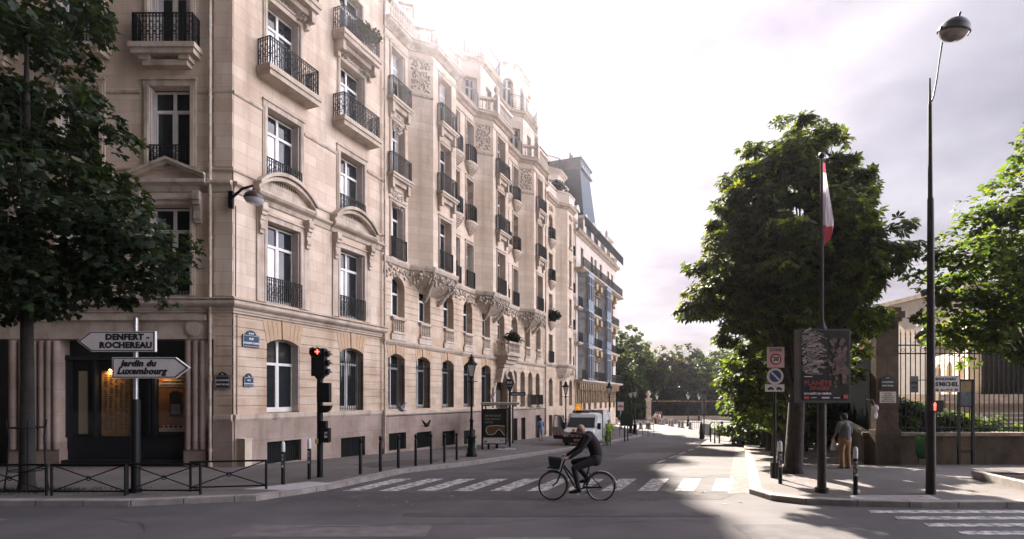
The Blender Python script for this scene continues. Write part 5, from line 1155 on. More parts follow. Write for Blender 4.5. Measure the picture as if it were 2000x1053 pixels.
mb=MB(); mb.box(.05,-.12,Z(838),.20,.1,Z(822)); mb.cut(); mb.box(.06,-.13,Z(864),.29,.1,Z(836)); mb.build('pedestrian_signal',black,tl)
mb=MB(); mb.box(.17,-.136,Z(855),.26,-.131,Z(843)); mb.build('sticker',M('torn_sticker',(.6,.58,.56)),tl); mb=MB(); mb.box(-.11,-.10,Z(866),-.02,-.085,Z(857)); mb.build('push_plate',M('yellow_plate',(.55,.38,.15),.6),tl)
# wall lantern on the corner building
q=fac(-.05,-.02); wl=thing('wall_lantern','dark oval street lantern on a bracket fixed to the corner of the stone building','wall lamp',(q[0],q[1]-.02,9.0))
mb=MB(); mb.box(-.07,-.12,-.15,.08,.0,.42); mb.tube([(0,-.08,.15),(.5,-.3,.42),(.95,-.45,.47)],[.055,.045,.04],8); mb.build('bracket',black,wl)
mb=MB(); mb.lathe([(.0,.40),(.06,.38),(.08,.30),(.18,.26),(.30,.16),(.34,.05),(.33,0)],(.98,-.46,0),16); mb.build('hood',M('brown_metal',(.05,.03,.028),.4),wl)
mb=MB(); mb.lathe([(.32,0),(.27,-.10),(.12,-.17),(0,-.18)],(.98,-.46,0),16); mb.build('bowl',M('lamp_bowl',(.5,.5,.52),.15,coat=1),wl)
# plaques
def plaque(label,t,z,w,h,lines,arch,side,mat=blueen,col=signw,fs=.09):
    if side=='street': q=fac(t,-.035); rz=TH
    else: q=(X0+t,Y0-.10,0); rz=0
    o=thing('street_plaque',label,'street sign',(q[0],q[1],z),rz); mb=MB(); mb.box(-w/2,-.02,-h/2,w/2,.02,h/2)
    if arch: mb.prism([(x,zz) for x,zz in arc_pts(-w*.32,w*.32,h/2-.005,arch,10)],-.02,.02)
    mb.build('plate',mat,o); mb=MB()
    for k in (0,): 
        e=.02
        for a in ((-w/2+e,-h/2+e,w/2-e,-h/2+e+.01),(-w/2+e,h/2-e-.01,w/2-e,h/2-e),(-w/2+e,-h/2+e,-w/2+e+.01,h/2-e),(w/2-e-.01,-h/2+e,w/2-e,h/2-e)): mb.box(a[0],-.024,a[1],a[2],-.0205,a[3])
    for s_,dz,f_ in lines: mb.text(s_,f_,TX(0,-.022,dz)@STX,.004)
    mb.build('lettering',col,o); return o
plaque('larger blue plaque reading RUE AUGUSTE COMTE, higher on the bright side of the corner',.72,4.42,.72,.42,[('6e Arrt',.26,.07),('RUE',.07,.10),('AUGUSTE COMTE',-.08,.085)],.17,'street')
plaque('dark arched plaque reading BOULEVARD SAINT MICHEL on the shaded side of the corner',-.30,2.95,.50,.46,[('6e',.27,.06),('BOULEVARD',.06,.085),('SAINT MICHEL',-.08,.072)],.12,'b',M('dark_plaque',(.012,.02,.03),.4))
plaque('small blue plaque reading RUE AUGUSTE COMTE, lower on the bright side of the corner',.62,2.98,.42,.34,[('6e',.19,.06),('RUE',.05,.07),('AUGUSTE COMTE',-.07,.05)],.14,'street')
# Parisian street lamps
LPROF=[(.25,0),(.25,.12),(.20,.18),(.21,.34),(.16,.42),(.165,.80),(.2,.84),(.2,.90),(.12,.96),(.08,1.15),(.068,1.5),(.09,1.55),(.09,1.62),(.055,1.66),(.045,3.2),(.09,3.24),(.09,3.3),(.05,3.36),(.05,3.52)]
lamp0=None
def street_lamp(pos,lab,gl=None):
    global lamp0
    if lamp0 is None:
        o=lamp0=thing('street_lamp',lab,'street lamp',pos,0,'old style street lamps'); mb=MB(); mb.lathe(LPROF,(0,0,0),12); mb.tube([(-.25,0,3.3),(.25,0,3.3)],.018,6); mb.build('column',iron,o)
        mb=MB(); mb.lathe([(.10,3.52),(.24,4.02)],(0,0,0),4,False); mb.build('glass',M('lamp_glass',(.75,.74,.72),.2,coat=1),o)
        mb=MB(); mb.lathe([(.26,4.02),(.28,4.06),(.14,4.2),(.1,4.32),(.14,4.34),(.05,4.42),(.02,4.5)],(0,0,0),8,False)
        for k in range(4): a=2*PI*(k+.5)/4; mb.tube([(.10*math.cos(a),.10*math.sin(a),3.52),(.25*math.cos(a),.25*math.sin(a),4.03)],.014,4)
        mb.lathe([(.05,3.45),(.12,3.5),(.11,3.53)],(0,0,0),8); mb.build('lantern_frame',iron,o); return o
    return dup(lamp0,pos,label=lab)
street_lamp(G(921,892,KH),'black lamp post with lantern left of the bus shelter')
p=G(1105,860,KH); street_lamp((p[0],p[1],p[2]),'lamp post standing behind the white truck'); street_lamp(G(1190,858,KH),'lamp post in front of the end of the blue bay building')
p=G(1240,848,KH); street_lamp(p,'taller green lamp post at the far railings, right one of the pair'); p=G(1232,846,KH); street_lamp(p,'lamp post at the far railings, left one of the pair')
for x,y,l in ((1283,828,'small far lamp post above the group of walkers'),(1344,833,'lone far lamp post in the middle of the square'),(1365,824,'far lamp post before the park fence, with unlit dark lantern')): p=G(x,y); street_lamp(p,l)
# bus shelter
p=G(966,878,KH); bs=thing('bus_shelter','dark bus shelter with an advert panel and a thin flat roof','bus shelter',p); s=p[1]/F; Z=lambda y: zat(y,p[1])-p[2]; XX=lambda x:(x-966)*s
mb=MB(); mb.box(XX(939),-.1,Z(790.5),XX(1014),4.3,Z(786.5)); mb.box(XX(939)+.1,0,Z(792),XX(1014)-.5,4.2,Z(790.5)); mb.build('roof',M('shelter_roof',(.33,.31,.30),.5),bs)
mb=MB(); 
for x,y in ((XX(940),.05),(XX(1000),4.1),(XX(940),4.1)): mb.cut(); mb.tube([(x+.05,y,0),(x+.05,y,Z(790))],.05,8)
mb.build('posts',black,bs); mb=MB()
mb.box(XX(942),-.02,Z(868),XX(989),.14,Z(799)); mb.box(XX(952),0,0,XX(956),.1,Z(868)); mb.box(XX(968),0,0,XX(973),.1,Z(868)); mb.build('advert_case',black,bs)
mb=MB(); mb.box(XX(944),-.03,Z(866),XX(986.5),-.021,Z(801)); ad=mb.build('advert',M('dark_advert',(.006,.010,.009),.4,(.01,.02,.014),1.5),bs)
mb=MB(); mb.box(XX(944),-.036,Z(866),XX(986.5),-.031,Z(855)); mb.build('white_strip',signw,ad)
mb=MB(); mb.text('NE MANQUEZ',.14,TX(XX(947),-.034,Z(812))@STX,.004,'LEFT'); mb.text('PLUS AUCUN',.14,TX(XX(947),-.034,Z(818.5))@STX,.004,'LEFT'); mb.text('DÉTAIL',.14,TX(XX(947),-.034,Z(825))@STX,.004,'LEFT'); mb.build('lettering',M('beige_ink',(.25,.22,.17),.7),ad)
mb=MB(); g=[(949,842),(951,834),(958,832),(972,831),(986,832.5)]; h=[(986,850),(983,848),(979,842),(975,838.5),(971,841),(966,847.5),(960,849),(953,848.5),(949,842)]
for q in (g,h): mb.tube([(XX(x),-.036,Z(y)) for x,y in q],.016,5)
mb.build('glasses_outline',signw,ad); mb=MB(); mb.prism([(XX(x),Z(y)) for x,y in [(949,842),(953,848.5),(960,849),(966,847.5),(971,841),(975,838.5),(979,842),(983,848),(986,850),(986,832.5),(972,831),(958,832),(951,834)]],-.033,-.031); mb.build('brown_lens',M('brown_lens',(.13,.075,.03),.4),ad)
mb=MB(); mb.box(XX(946),-.04,Z(863.5),XX(951),-.036,Z(861)); mb.text('CA',.12,TX(XX(980),-.037,Z(860.5))@STX,.003); mb.build('small_logos',ink,ad)
mb=MB()
mb.box(XX(990),.6,.1,XX(991),3.9,Z(800)); mb.build('glass_wall',shopglass,bs); mb=MB(); mb.box(XX(984),1,.42,XX(989),3.2,.47); mb.box(XX(986),1.2,0,XX(987),1.3,.42); mb.box(XX(986),2.9,0,XX(987),3.0,.42); mb.build('bench',steel,bs)
# bus stop pole
p=G(995.5,872.6,KH); bp=thing('bus_stop_sign','tall dark bus stop pole with a round BUS head','bus stop',p); s=p[1]/F; Z=lambda y: zat(y,p[1])-p[2]
mb=MB(); mb.box(-.07,-.06,0,.07,.06,Z(765)); mb.build('pole',M('teal_black',(.008,.025,.03),.4),bp)
mb=MB(); r=8*s; mb.prism([(r*math.sin(a),Z(748)+r*math.cos(a)) for a in [(-2.1+4.2*i/18) for i in range(19)]]+[(.07,Z(765)),(-.07,Z(765))],-.07,.03); mb.build('head',MATS['teal_black'],bp)
mb=MB(); mb.text('BUS',.17,TX(0,-.073,Z(747.5))@STX,.006); mb.tube([(-.13,-.075,Z(752.5)),(-.06,-.075,Z(754.3)),(.05,-.075,Z(754.3)),(.13,-.075,Z(752.5))],.012,5); mb.build('lettering',signw,bp)
mb=MB(); mb.box(.07,-.05,Z(773),31*s,-.0,Z(766)); fl=mb.build('name_flag',blueen,bp); mb=MB(); mb.text('Auguste Comte',.12,TX(16*s,-.053,Z(769.6))@STX,.003,sx=.95); mb.build('lettering',signw,fl)
# green waste bag on ring by the lamp
p=G(921,890,KH); wb=thing('waste_bin','pale green waste bag on a ring at the foot of the left street lamp','waste bin',(p[0]+.05,p[1]-.45,p[2]))
mb=MB(); mb.tube([(0,.15,0),(0,.15,.85)],.03,6); mb.ring((0,0,.82),((1,0,0),(0,1,0)),.2,.02,16,5); mb.lathe([(.22,.02),(.22,.06)],(0,0,0),12); mb.build('frame',M('dark_green',(.01,.05,.04),.5),wb)
mb=MB(); mb.lathe([(.20,.82),(.19,.6),(.21,.3),(.17,.1),(.02,.06)],(0,0,0),14); mb.lathe([(.2,.82),(.24,.74),(.23,.68)],(0,0,0),14); mb.build('bag',M('green_bag',(.18,.38,.30),.35,(.1,.25,.2),6.,trans=.3),wb)
p=G(982,878.5,KH); o=MB(); r=random.Random(1)
for i in range(9): x=r.uniform(-.5,.7); o.box(x,r.uniform(-.1,.1),0,x+.3,r.uniform(.12,.25),.02+.03*r.random())
tag(o.build('crumpled_paper',M('white_litter',(.65,.6,.62),.8),None,p),'white crumpled paper lying in front of the bus shelter','litter')
p=G(920,905.5); o=MB(); o.box(-.15,-.06,0,.2,.1,.02); o.box(.05,0,.02,.15,.08,.05); tag(o.build('paper_scrap',MATS['white_litter'],None,(p[0],p[1],p[2]+.01)),'flat white paper scrap in the gutter below the left street lamp','litter')
p=G(1061,882.5); o=MB(); o.box(-.25,-.1,0,.25,.12,.02); o.box(0,-.05,.02,.15,.08,.05); tag(o.build('paper_scrap',MATS['white_litter'],None,(p[0],p[1],p[2]+.01)),'white scrap on the road in front of the parked truck','litter')
# pigeons in the air
def pigeon(x,y,Y,lab,pale_,turn,up):
    q=at(x,y,Y); o=thing('pigeon',lab,'bird',q,turn)
    mb=MB(); mb.ball((0,0,0),.055,10,8,(2.4,1,1)); mb.ball((.16,0,.03),.032,8,6,(1.2,1,1)); mb.tube([(.11,0,.01),(.16,0,.03)],.03,6); mb.tube([(.19,0,.03),(.215,0,.022)],[.01,.002],5); mb.slab([(-.10,-.02),(-.26,-.06),(-.26,.06),(-.10,.02)],-.01,.005)
    m=M('pale_feathers',(.62,.6,.62),.8,(.3,.29,.31),20.) if pale_ else M('dark_feathers',(.03,.028,.03),.8)
    mb.build('body',m,o)
    for s in (-1,1):
        mb=MB(); mb.X=TX(.03,s*.03,.02)@RX(s*up); 
        mb.slab([(.06,0),(.10,s*.12),(.04,s*.30),(-.06,s*.34),(-.05,s*.2),(-.09,s*.12),(-.08,0)] if s>0 else [(-.08,0),(-.09,s*.12),(-.05,s*.2),(-.06,s*.34),(.04,s*.30),(.10,s*.12),(.06,0)],-.004,.006); mb.build('wing',m,o)
pigeon(785,801,20,'white and grey pigeon flying past the drainpipe under the barred windows',True,2.6,.9); pigeon(962,778,27,'pale pigeon flapping just above the bus shelter roof',True,1.9,1.2); pigeon(832,832,25,'dark pigeon flying low in front of the stone plinth',False,-.6,.8)
# advertising mast with flag
p=G(1605,962,KH); am=thing('advert_mast','dark steel mast carrying a framed film poster case','advertising mast',p); s=p[1]/F; Z=lambda y: zat(y,p[1])-p[2]; XX=lambda x:(x-1605)*s
mb=MB(); mb.tube([(0,0,0),(0,0,Z(786))],.10,14); mb.tube([(0,0,Z(645)),(0,0,Z(638)),(0,0,Z(625)),(0,0,Z(300))],[.14,.09,.045,.028],12); mb.tube([(0,0,0),(0,0,.12)],.15,14); mb.ball((0,0,Z(304)),.075,12,8,(1,1,1.1)); mb.build('mast',M('bronze_brown_metal',(.03,.022,.02),.5,(.015,.011,.01),5.,spec=.3),am)
mb=MB(); mb.box(XX(1556),-.12,Z(787),XX(1655.5),.12,Z(643.5)); mb.build('case',M('grey_frame',(.03,.031,.03),.5),am)
mb=MB(); mb.box(XX(1559.5),-.126,Z(782),XX(1652),-.121,Z(647)); pst=mb.build('poster',M('poster_dark',(.012,.013,.012),.6,(.03,.027,.023),4.,spec=.2),am)
r=random.Random(21); cols=[(.20,.16,.145),(.13,.105,.1),(.28,.22,.2),(.09,.075,.075),(.34,.28,.25)]
PX=lambda u: XX(1559.5+u*92.5); PZ=lambda v: Z(647+v*135)
mb=MB()
for i in range(170):                                  # pale smoky streaks, upper left
    u=abs(r.gauss(0,.22)); v=r.uniform(0,.62); 
    if u>.5*(1-v*.45): continue
    a=r.uniform(.04,.2); b=r.uniform(.006,.03); t=r.uniform(-.06,.06); mb.k=r.randrange(5); y=-.128-.0001*i
    u=min(u,.86-a); mb.add([(PX(u),y,PZ(v)),(PX(u+a),y,PZ(v+t)),(PX(u+a),y,PZ(v+t+b)),(PX(u),y,PZ(v+b))],[(0,1,2,3)],False)
mb.build('pale_streaks',[M('poster_tone_%s'%n,c,.5) for n,c in zip(('sand','rose','cream','grey','light'),cols)],pst)
mb=MB()
for i in range(120):                                  # soft brown rocky shapes, right half
    u=r.gauss(.78,.10); v=r.gauss(.45,.17)
    if not(.56<u<.97 and .12<v<.82): continue
    a=r.uniform(.015,.06); mb.k=r.randrange(3); y=-.138-.0001*i; mb.add([(PX(min(.99,u+a*math.cos(w)*r.uniform(.6,1.2))),y,PZ(v+a*.8*math.sin(w)*r.uniform(.6,1.2))) for w in [2*PI*j/7 for j in range(7)]],[tuple(range(7))],False)
mb.build('brown_shapes',[M('poster_brown_a',(.10,.06,.045),.5),M('poster_brown_b',(.06,.038,.03),.5),M('poster_brown_c',(.14,.085,.065),.5)],pst)
mb=MB(); mb.text('PLANÈTE',.155,TX(PX(.05),-.155,PZ(.755))@STX,.005,'LEFT',sx=1.05); mb.text('SINGES',.125,TX(PX(.16),-.155,PZ(.83))@STX,.005,'LEFT',sx=1.2); mb.build('red_title',M('poster_red',(.20,.02,.018),.6),pst)
mb=MB(); mb.text('LE 2 AOÛT AU CINÉMA',.062,TX(PX(.05),-.155,PZ(.905))@STX,.003,'LEFT'); mb.box(PX(.05),-.157,PZ(.665),PX(.22),-.154,PZ(.655)); mb.box(PX(.42),-.157,PZ(.972),PX(.58),-.154,PZ(.952)); mb.box(PX(.2),-.157,PZ(.965),PX(.31),-.154,PZ(.957)); mb.box(PX(.66),-.157,PZ(.968),PX(.8),-.154,PZ(.958)); mb.build('white_lettering',signw,pst)
mb=MB(); mb.box(PX(.05),-.158,PZ(.98),PX(.15),-.154,PZ(.945)); mb.cut(); mb.box(PX(.87),-.158,PZ(.975),PX(.965),-.154,PZ(.92)); mb.build('red_logo',M('logo_red',(.42,.06,.055),.5),pst)
fl=thing('flag','limp white flag with red top and tail hanging from the mast above the poster','flag',(p[0]+.03,p[1],zat(465,p[1])))
mb=MB(); H=(465-318)*s; N=24
for i in range(N):
    for j in range(6):
        def P_(i,j): v=i/N; w=(.05+.27*v**1.15)*(1 if v<.78 else 1-(v-.78)*1.8); u=j/6; return (u*w,.055*math.sin(u*9+v*4)*v,H*(1-v)-.18*(1-u)*(v>.95)-u*.06*math.sin(v*3))
        mb.k=1 if i<3 or i>19 else 0; mb.add([P_(i,j),P_(i,j+1),P_(i+1,j+1),P_(i+1,j)],[(0,1,2,3)],True)
mb.build('cloth',[M('white_cloth',(.72,.66,.72),.9,trans=.35,tcol=(1,1,1)),M('red_cloth',(.58,.11,.14),.9,trans=.3,tcol=(1.1,.9,.9))],fl)
# zone 30 and no parking post
p=G(1514,934,KH); zp=thing('sign_post','slim dark post with zone 30 and no parking signs stacked on it','road sign',p); s=p[1]/F; Z=lambda y: zat(y,p[1])-p[2]; XX=lambda x:(x-1514)*s
mb=MB(); mb.tube([(0,.03,0),(0,.03,Z(676))],.04,10); mb.box(-.1,0,0,.1,.09,.45); mb.build('post',black,zp)
mb=MB(); mb.box(XX(1498),-.03,Z(718),XX(1531),0,Z(678)); zs=mb.build('zone_panel',M('pale_pink_enamel',(.62,.42,.38),.4),zp)
mb=MB(); mb.tube([(0,-.04,Z(702)),(0,-.034,Z(702))],11.2*s,24); mb.build('red_ring',redp,zs); mb=MB(); mb.tube([(0,-.048,Z(702)),(0,-.041,Z(702))],8.0*s,24); mb.build('white_disc',signw,zs)
mb=MB(); mb.text('30',.165,TX(0,-.05,Z(702))@STX,.006); mb.text('ZONE',.115,TX(0,-.033,Z(684))@STX,.004,sp=1.15); mb.build('lettering',ink,zs)
mb=MB(); mb.tube([(-.01,-.03,Z(735)),(-.01,-.0,Z(735))],16*s,28); npk=mb.build('no_parking_disc',M('worn_white_ring',(.62,.56,.54),.4),zp)
mb=MB(); mb.tube([(-.01,-.036,Z(735)),(-.01,-.031,Z(735))],11.5*s,28); mb.build('blue_disc',M('blue_paint',(.02,.05,.17),.4),npk); mb=MB(); mb.X=TX(-.01,-.04,Z(735))@RY(R(45)); mb.box(-11*s,0,-1.6*s,11*s,.003,1.6*s); mb.build('slash',MATS['worn_white_ring'],npk)
mb=MB(); mb.box(XX(1494),-.03,Z(765),XX(1531),0,Z(751)); tw=mb.build('tow_panel',signw,zp)
mb=MB()
for a,b in ((1498,1511),(1515,1527)): mb.box(XX(a),-.034,Z(761),XX(b),-.031,Z(758.2)); mb.prism([(XX(a+2),Z(758.2)),(XX(b-3),Z(758.2)),(XX(b-5),Z(756)),(XX(a+4),Z(756))],-.034,-.031); mb.tube([(XX(a+3),-.036,Z(761.3)),(XX(a+3),-.031,Z(761.3))],.02,8); mb.tube([(XX(b-3),-.036,Z(761.3)),(XX(b-3),-.031,Z(761.3))],.02,8)
mb.tube([(XX(1503),-.035,Z(757)),(XX(1512),-.035,Z(753.5)),(XX(1518),-.035,Z(757))],.006,5); mb.build('tow_pictogram',ink,tw)
# tall lamp post right
p=G(1818,965,KH); lp=thing('tall_lamp_post','very tall dark lamp post with a round glass head at the right','street lamp',p); s=p[1]/F; Z=lambda y: zat(y,p[1])-p[2]; XX=lambda x:(x-1818)*s
brn=MATS['bronze_brown_metal']
mb=MB(); mb.tube([(0,0,0),(0,0,Z(600)),(-.005,0,Z(390)),(-.01,0,Z(385)),(-.02,0,Z(205)),(-.02,0,Z(200)),(-.022,0,Z(153))],[.105,.08,.066,.05,.042,.03,.02],14); mb.build('pole',brn,lp)
mb=MB(); mb.tube([(0,0,Z(202)),(XX(1823),0,Z(190)),(XX(1829),0,Z(160)),(XX(1834),0,Z(125)),(XX(1839),-.02,Z(84))],[.022,.02,.018,.016,.02],8); mb.build('curved_arm',black,lp)
mb=MB(); cx=XX(1860.5); mb.X=TX(cx,-.05,Z(62))@RX(R(18))@RY(R(8)); R_=27*s
mb.lathe([(0,R_*.86),(R_*.25,R_*.83),(R_*.6,R_*.66),(R_*.9,R_*.35),(R_*1.0,R_*.02),(R_*1.04,-.0),(R_*1.04,-.04),(R_*.96,-.04)],(0,0,0),24); mb.tube([(0,0,R_*.8),(0,0,R_*1.15)],.03,8); mb.box(-R_*1.1,-.03,-.06,-R_*.98,.03,.04); mb.box(R_*.98,-.03,-.06,R_*1.1,.03,.04); mb.build('hood',black,lp)
mb=MB(); mb.X=TX(cx,-.05,Z(62))@RX(R(18))@RY(R(8)); mb.lathe([(R_*.95,-.04),(R_*.9,-R_*.25),(R_*.7,-R_*.52),(R_*.4,-R_*.7),(0,-R_*.76)],(0,0,0),24); mb.build('glass_bowl',M('smoked_glass',(.10,.075,.06),.12,(.2,.15,.12),5.,coat=1),lp)
mb=MB(); mb.box(XX(1812),-.12,Z(804),XX(1836),.02,Z(782)); ps=mb.build('pedestrian_signal',black,lp)
mb=MB(); m=M('lit_red',(1,.1,.08)); cx=XX(1818.5)
mb.ball((cx,-.125,Z(786.5)),.016,8,6,(1,.3,1)); mb.prism([(cx-.028,Z(794)),(cx+.028,Z(794)),(cx+.032,Z(788)),(cx-.032,Z(788))],-.127,-.121); mb.prism([(cx-.024,Z(801.5)),(cx-.006,Z(801.5)),(cx-.003,Z(794)),(cx-.024,Z(794))],-.127,-.121); mb.prism([(cx+.006,Z(801.5)),(cx+.024,Z(801.5)),(cx+.024,Z(794)),(cx+.003,Z(794))],-.127,-.121); mb.build('red_man',M('red_man_glow',(1,.15,.1),.5,emit=((1,.12,.08),.6)),ps)
# boulevard name board
p=(XX(1855)+p[0]+.07,p[1]+.2,zat(750,p[1]+.2)); o=thing('name_board','white enamel board reading BOULEVARD ST MICHEL 66 64 beside the tall lamp post','street sign',p); w=.31;h=.195
mb=MB(); mb.box(-w,-.012,-h,w,.012,h); mb.build('plate',signw,o); mb=MB(); mb.text('BOULEVARD',.088,TX(-.02,-.014,.115)@STX,.003); mb.text('S',.135,TX(-.235,-.014,-.01)@STX,.006); mb.text('T',.065,TX(-.175,-.014,.025)@STX,.003); mb.text('MICHEL',.135,TX(.055,-.014,-.01)@STX,.006,sx=1.0); mb.text('66',.085,TX(-.235,-.014,-.145)@STX,.004); mb.text('64',.085,TX(.235,-.014,-.145)@STX,.004); mb.text('Vᵉ',.05,TX(.25,-.014,.165)@STX,.001)
mb.tube([(-.14,-.016,-.145),(.14,-.016,-.145)],.009,5); mb.tube([(-.08,-.016,-.16),(.05,-.016,-.115)],.006,5); mb.prism([(.10,-.17),(.16,-.145),(.10,-.12)],-.018,-.014); mb.prism([(-.10,-.12),(-.16,-.145),(-.10,-.17)],-.018,-.014); mb.build('lettering',ink,o); mb=MB(); mb.tube([(-w-.0,.02,.1),(-w-.18,-.18,.1)],.012,6); mb.cut(); mb.tube([(-w,.02,-.1),(-w-.18,-.18,-.1)],.012,6); mb.build('bracket',black,o)
o=thing('back_sign','grey back of a small street board left of the tall lamp post','street sign',(p[0]-.56,p[1]+.3,p[2])); mb=MB(); mb.box(-.10,-.01,-.2,.1,.01,.2); mb.build('plate',M('grey_enamel',(.2,.2,.2),.6,(.1,.1,.1),6.),o); mb=MB(); mb.box(-.07,-.014,.02,.07,-.011,.06); mb.box(-.06,-.014,-.10,.05,-.011,-.07); mb.tube([(.08,.02,.1),(.26,-.35,.1)],.01,5); mb.build('marks',ink,o)
# hanging lantern behind
Y=19.2; q=at(1806,650,Y); o=thing('hanging_lantern','dark bell shaped street lantern half behind the tall lamp post','street lamp',(q[0],Y,KH)); z=q[2]-KH
mb=MB(); mb.tube([(.28,.15,0),(.28,.15,z+.4)],.05,8); mb.tube([(.28,.15,z+.35),(.15,.05,z+.48),(0,0,z+.42)],.02,6); mb.build('pole',black,o)
mb=MB(); mb.lathe([(0,.42),(.045,.38),(.03,.25),(.06,.2),(.07,.12),(.18,.04),(.28,-.1),(.30,-.18),(.28,-.18)],(0,0,z),16); mb.build('hood',black,o); mb=MB(); mb.lathe([(.24,-.18),(.20,-.34),(.08,-.40),(0,-.40)],(0,0,z),16); mb.build('bowl',M('lamp_bowl',(.5,.5,.52)),o)
# plaques on the pillar
o=thing('street_plaque','dark arched plaque reading BOULEVARD SAINT MICHEL on the tall pillar','street sign',(13.33,19.985,zat(748,20))); mb=MB(); w=.26; mb.box(-w,-.015,-.2,w,.015,.17); mb.prism([(x,z) for x,z in arc_pts(-w*.8,w*.8,.165,.10,10)],-.015,.015); mb.build('plate',MATS['dark_plaque'],o); mb=MB(); mb.text('6e Arr',.05,TX(0,-.018,.18)@STX,.002); mb.text('BOULEVARD',.07,TX(0,-.018,.03)@STX,.003); mb.text('SAINT MICHEL',.062,TX(0,-.018,-.10)@STX,.003); mb.build('lettering',signw,o)
o=thing('memorial_plaque','small white inscribed stone plaque below the dark plaque on the pillar','plaque',(13.33,19.985,zat(776,20))); mb=MB(); mb.box(-.29,-.015,-.2,.29,.015,.2); mb.build('plate',M('white_marble',(.6,.55,.53),.4),o); mb=MB()
for k,s_ in enumerate(('LE 20 AOÛT','ICI EST MORT','LE GARDIEN DE PAIX','TOMBÉ POUR LA','LIBÉRATION DE PARIS')): mb.text(s_,.046,TX(0,-.017,.14-.07*k)@STX,.0015)
mb.build('lettering',ink,o)
# info panel and bin at the fence
q=at(1886,800,19.3); o=thing('info_panel','dark framed notice panel on two legs against the gilded fence','notice board',(q[0],19.3,KH)); zt=zat(741,19.3)-KH; zm=zat(845,19.3)-KH
mb=MB()
for x in (-.27,.21): mb.box(x,-.04,0,x+.07,.04,zt)
mb.box(-.27,-.04,zt-.06,.28,.04,zt); mb.box(-.27,-.03,zt-.95,.28,.03,zt-.9); mb.box(-.25,-.0,.4,.25,.03,.5); mb.build('frame',black,o); mb=MB(); mb.box(-.2,-.02,zt-.42,.21,.01,zt-.06); mb.build('notice',M('green_brown_poster',(.10,.11,.03),.5,(.3,.16,.05),5.),o); mb=MB(); mb.box(-.2,-.02,zt-.9,.21,.01,zt-.42); mb.build('blue_notice',M('dark_blue_poster',(.02,.035,.055),.5,(.07,.09,.11),5.),o)
q=G(1801,893,KH); o=thing('waste_bin','green waste bag hanging from a ring at the low wall behind the tall lamp post','waste bin',(14.27,19.6,KH)); mb=MB(); mb.tube([(0,.15,0),(0,.15,1.0)],.03,6); mb.ring((0,0,.98),((1,0,0),(0,1,0)),.2,.018,16,5); mb.build('frame',MATS['dark_green'],o); mb=MB(); mb.lathe([(.20,.98),(.18,.7),(.2,.4),(.15,.2),(.02,.16)],(0,0,0),14); mb.build('bag',M('deep_green_bag',(.04,.16,.08),.35,(.02,.09,.05),6.,trans=.3),o)
q=at(1700,797,19.9); o=thing('white_bag','small white cloth bag hanging on the dark fence beside the pillar','bag',(q[0]+.15,19.85,q[2])); mb=MB(); mb.ball((0,0,0),.11,12,8,(1,.6,1.15)); mb.ball((.02,0,-.24),.08,10,8,(.8,.5,1.8)); mb.tube([(0,0,.1),(0,.15,.28),(.0,.5,.3)],.01,5); mb.build('cloth',MATS['white_cloth'],o)
# metro entrance
p=G(1406,851,KH); me_=thing('metro_entrance','dark metal parapet and slanted sign wall of the metro stairs in the sun','metro entrance',p); s=p[1]/F; Z=lambda y: zat(y,p[1])-p[2]; XX=lambda x:(x-1406)*s
mb=MB(); mb.box(XX(1401),0,0,XX(1440),.25,Z(837.5)); mb.box(XX(1401),-.03,Z(838.5),XX(1440),.28,Z(836.8)); mb.box(XX(1401),.25,0,XX(1404),4,Z(837.5)); mb.build('parapet',M('grey_metal_panel',(.11,.12,.13),.5,(.07,.08,.09),4.),me_)
mb=MB(); mb.prism([(XX(1382),0),(XX(1384),0),(XX(1386),Z(829)),(XX(1392),Z(820.5)),(XX(1391),Z(823)),(XX(1388),Z(832)),(XX(1388),0)],0,2.6); mb.build('slanted_wall',M('dark_panel',(.02,.022,.022),.5),me_)
mb=MB()
for x in (1401,1413,1425,1440): mb.box(XX(x)-.02,3.8,0,XX(x)+.02,3.84,Z(827))
mb.box(XX(1401),3.8,Z(828.2),XX(1440),3.84,Z(827)); mb.build('handrail',black,me_)
p=G(1409,858,KH); o=thing('information_pole','tall thin dark pole with a square sign at the metro entrance','sign',G(1375,857,KH)); mb=MB(); mb.tube([(0,0,0),(0,0,3.1)],.045,8); mb.build('pole',black,o); mb=MB(); mb.box(-.2,-.04,3.1,.2,.04,3.55); mb.cut(); mb.box(-.16,-.04,2.0,.16,.04,2.9); mb.build('sign_boxes',M('grey_enamel',(.2,.2,.2)),o)
o=thing('black_post','short thick black post beside the thin sign pole at the metro entrance','bollard',G(1370,858.5,KH)); mb=MB(); mb.lathe([(.16,0),(.14,.5),(.1,1.1),(.03,1.4),(0,1.42)],(0,0,0),10); mb.build('post',black,o)
mb=MB(); o=thing('railing','green iron railing with dark panels at the far left kerb by the twin lamp posts','railing',G(1232,852,KH)); 
for i in range(9): mb.box(-2.0+i*.5,0,0,-1.96+i*.5,.04,1.05)
mb.box(-2,0,1.0,2.05,.04,1.05); mb.build('bars',green_iron,o); mb=MB(); mb.box(-.9,-.03,.9,.2,.03,1.9); mb.build('panel',M('dark_green_panel',(.012,.04,.03),.6),o)
o=thing('railing','pale metal railing in the far square left of the thin metro pole','railing',G(1362,838)); mb=MB()
for i in range(6): mb.box(-.6+i*.25,0,0,-.56+i*.25,.04,1.0)
mb.box(-.6,0,.96,.69,.04,1.0); mb.build('bars',steel,o)
o=thing('far_sign','square white and red sign on a pole far left of the twin lamp posts','sign',G(1212,838)); mb=MB(); mb.tube([(0,0,0),(0,0,3.1)],.05,8); mb.build('pole',steel,o); mb=MB(); mb.box(-.35,-.03,2.2,.35,.03,3.2); mb.build('panel',signw,o); mb=MB(); mb.box(-.28,-.04,2.55,.28,-.031,2.8); mb.build('red_bar',redp,o)
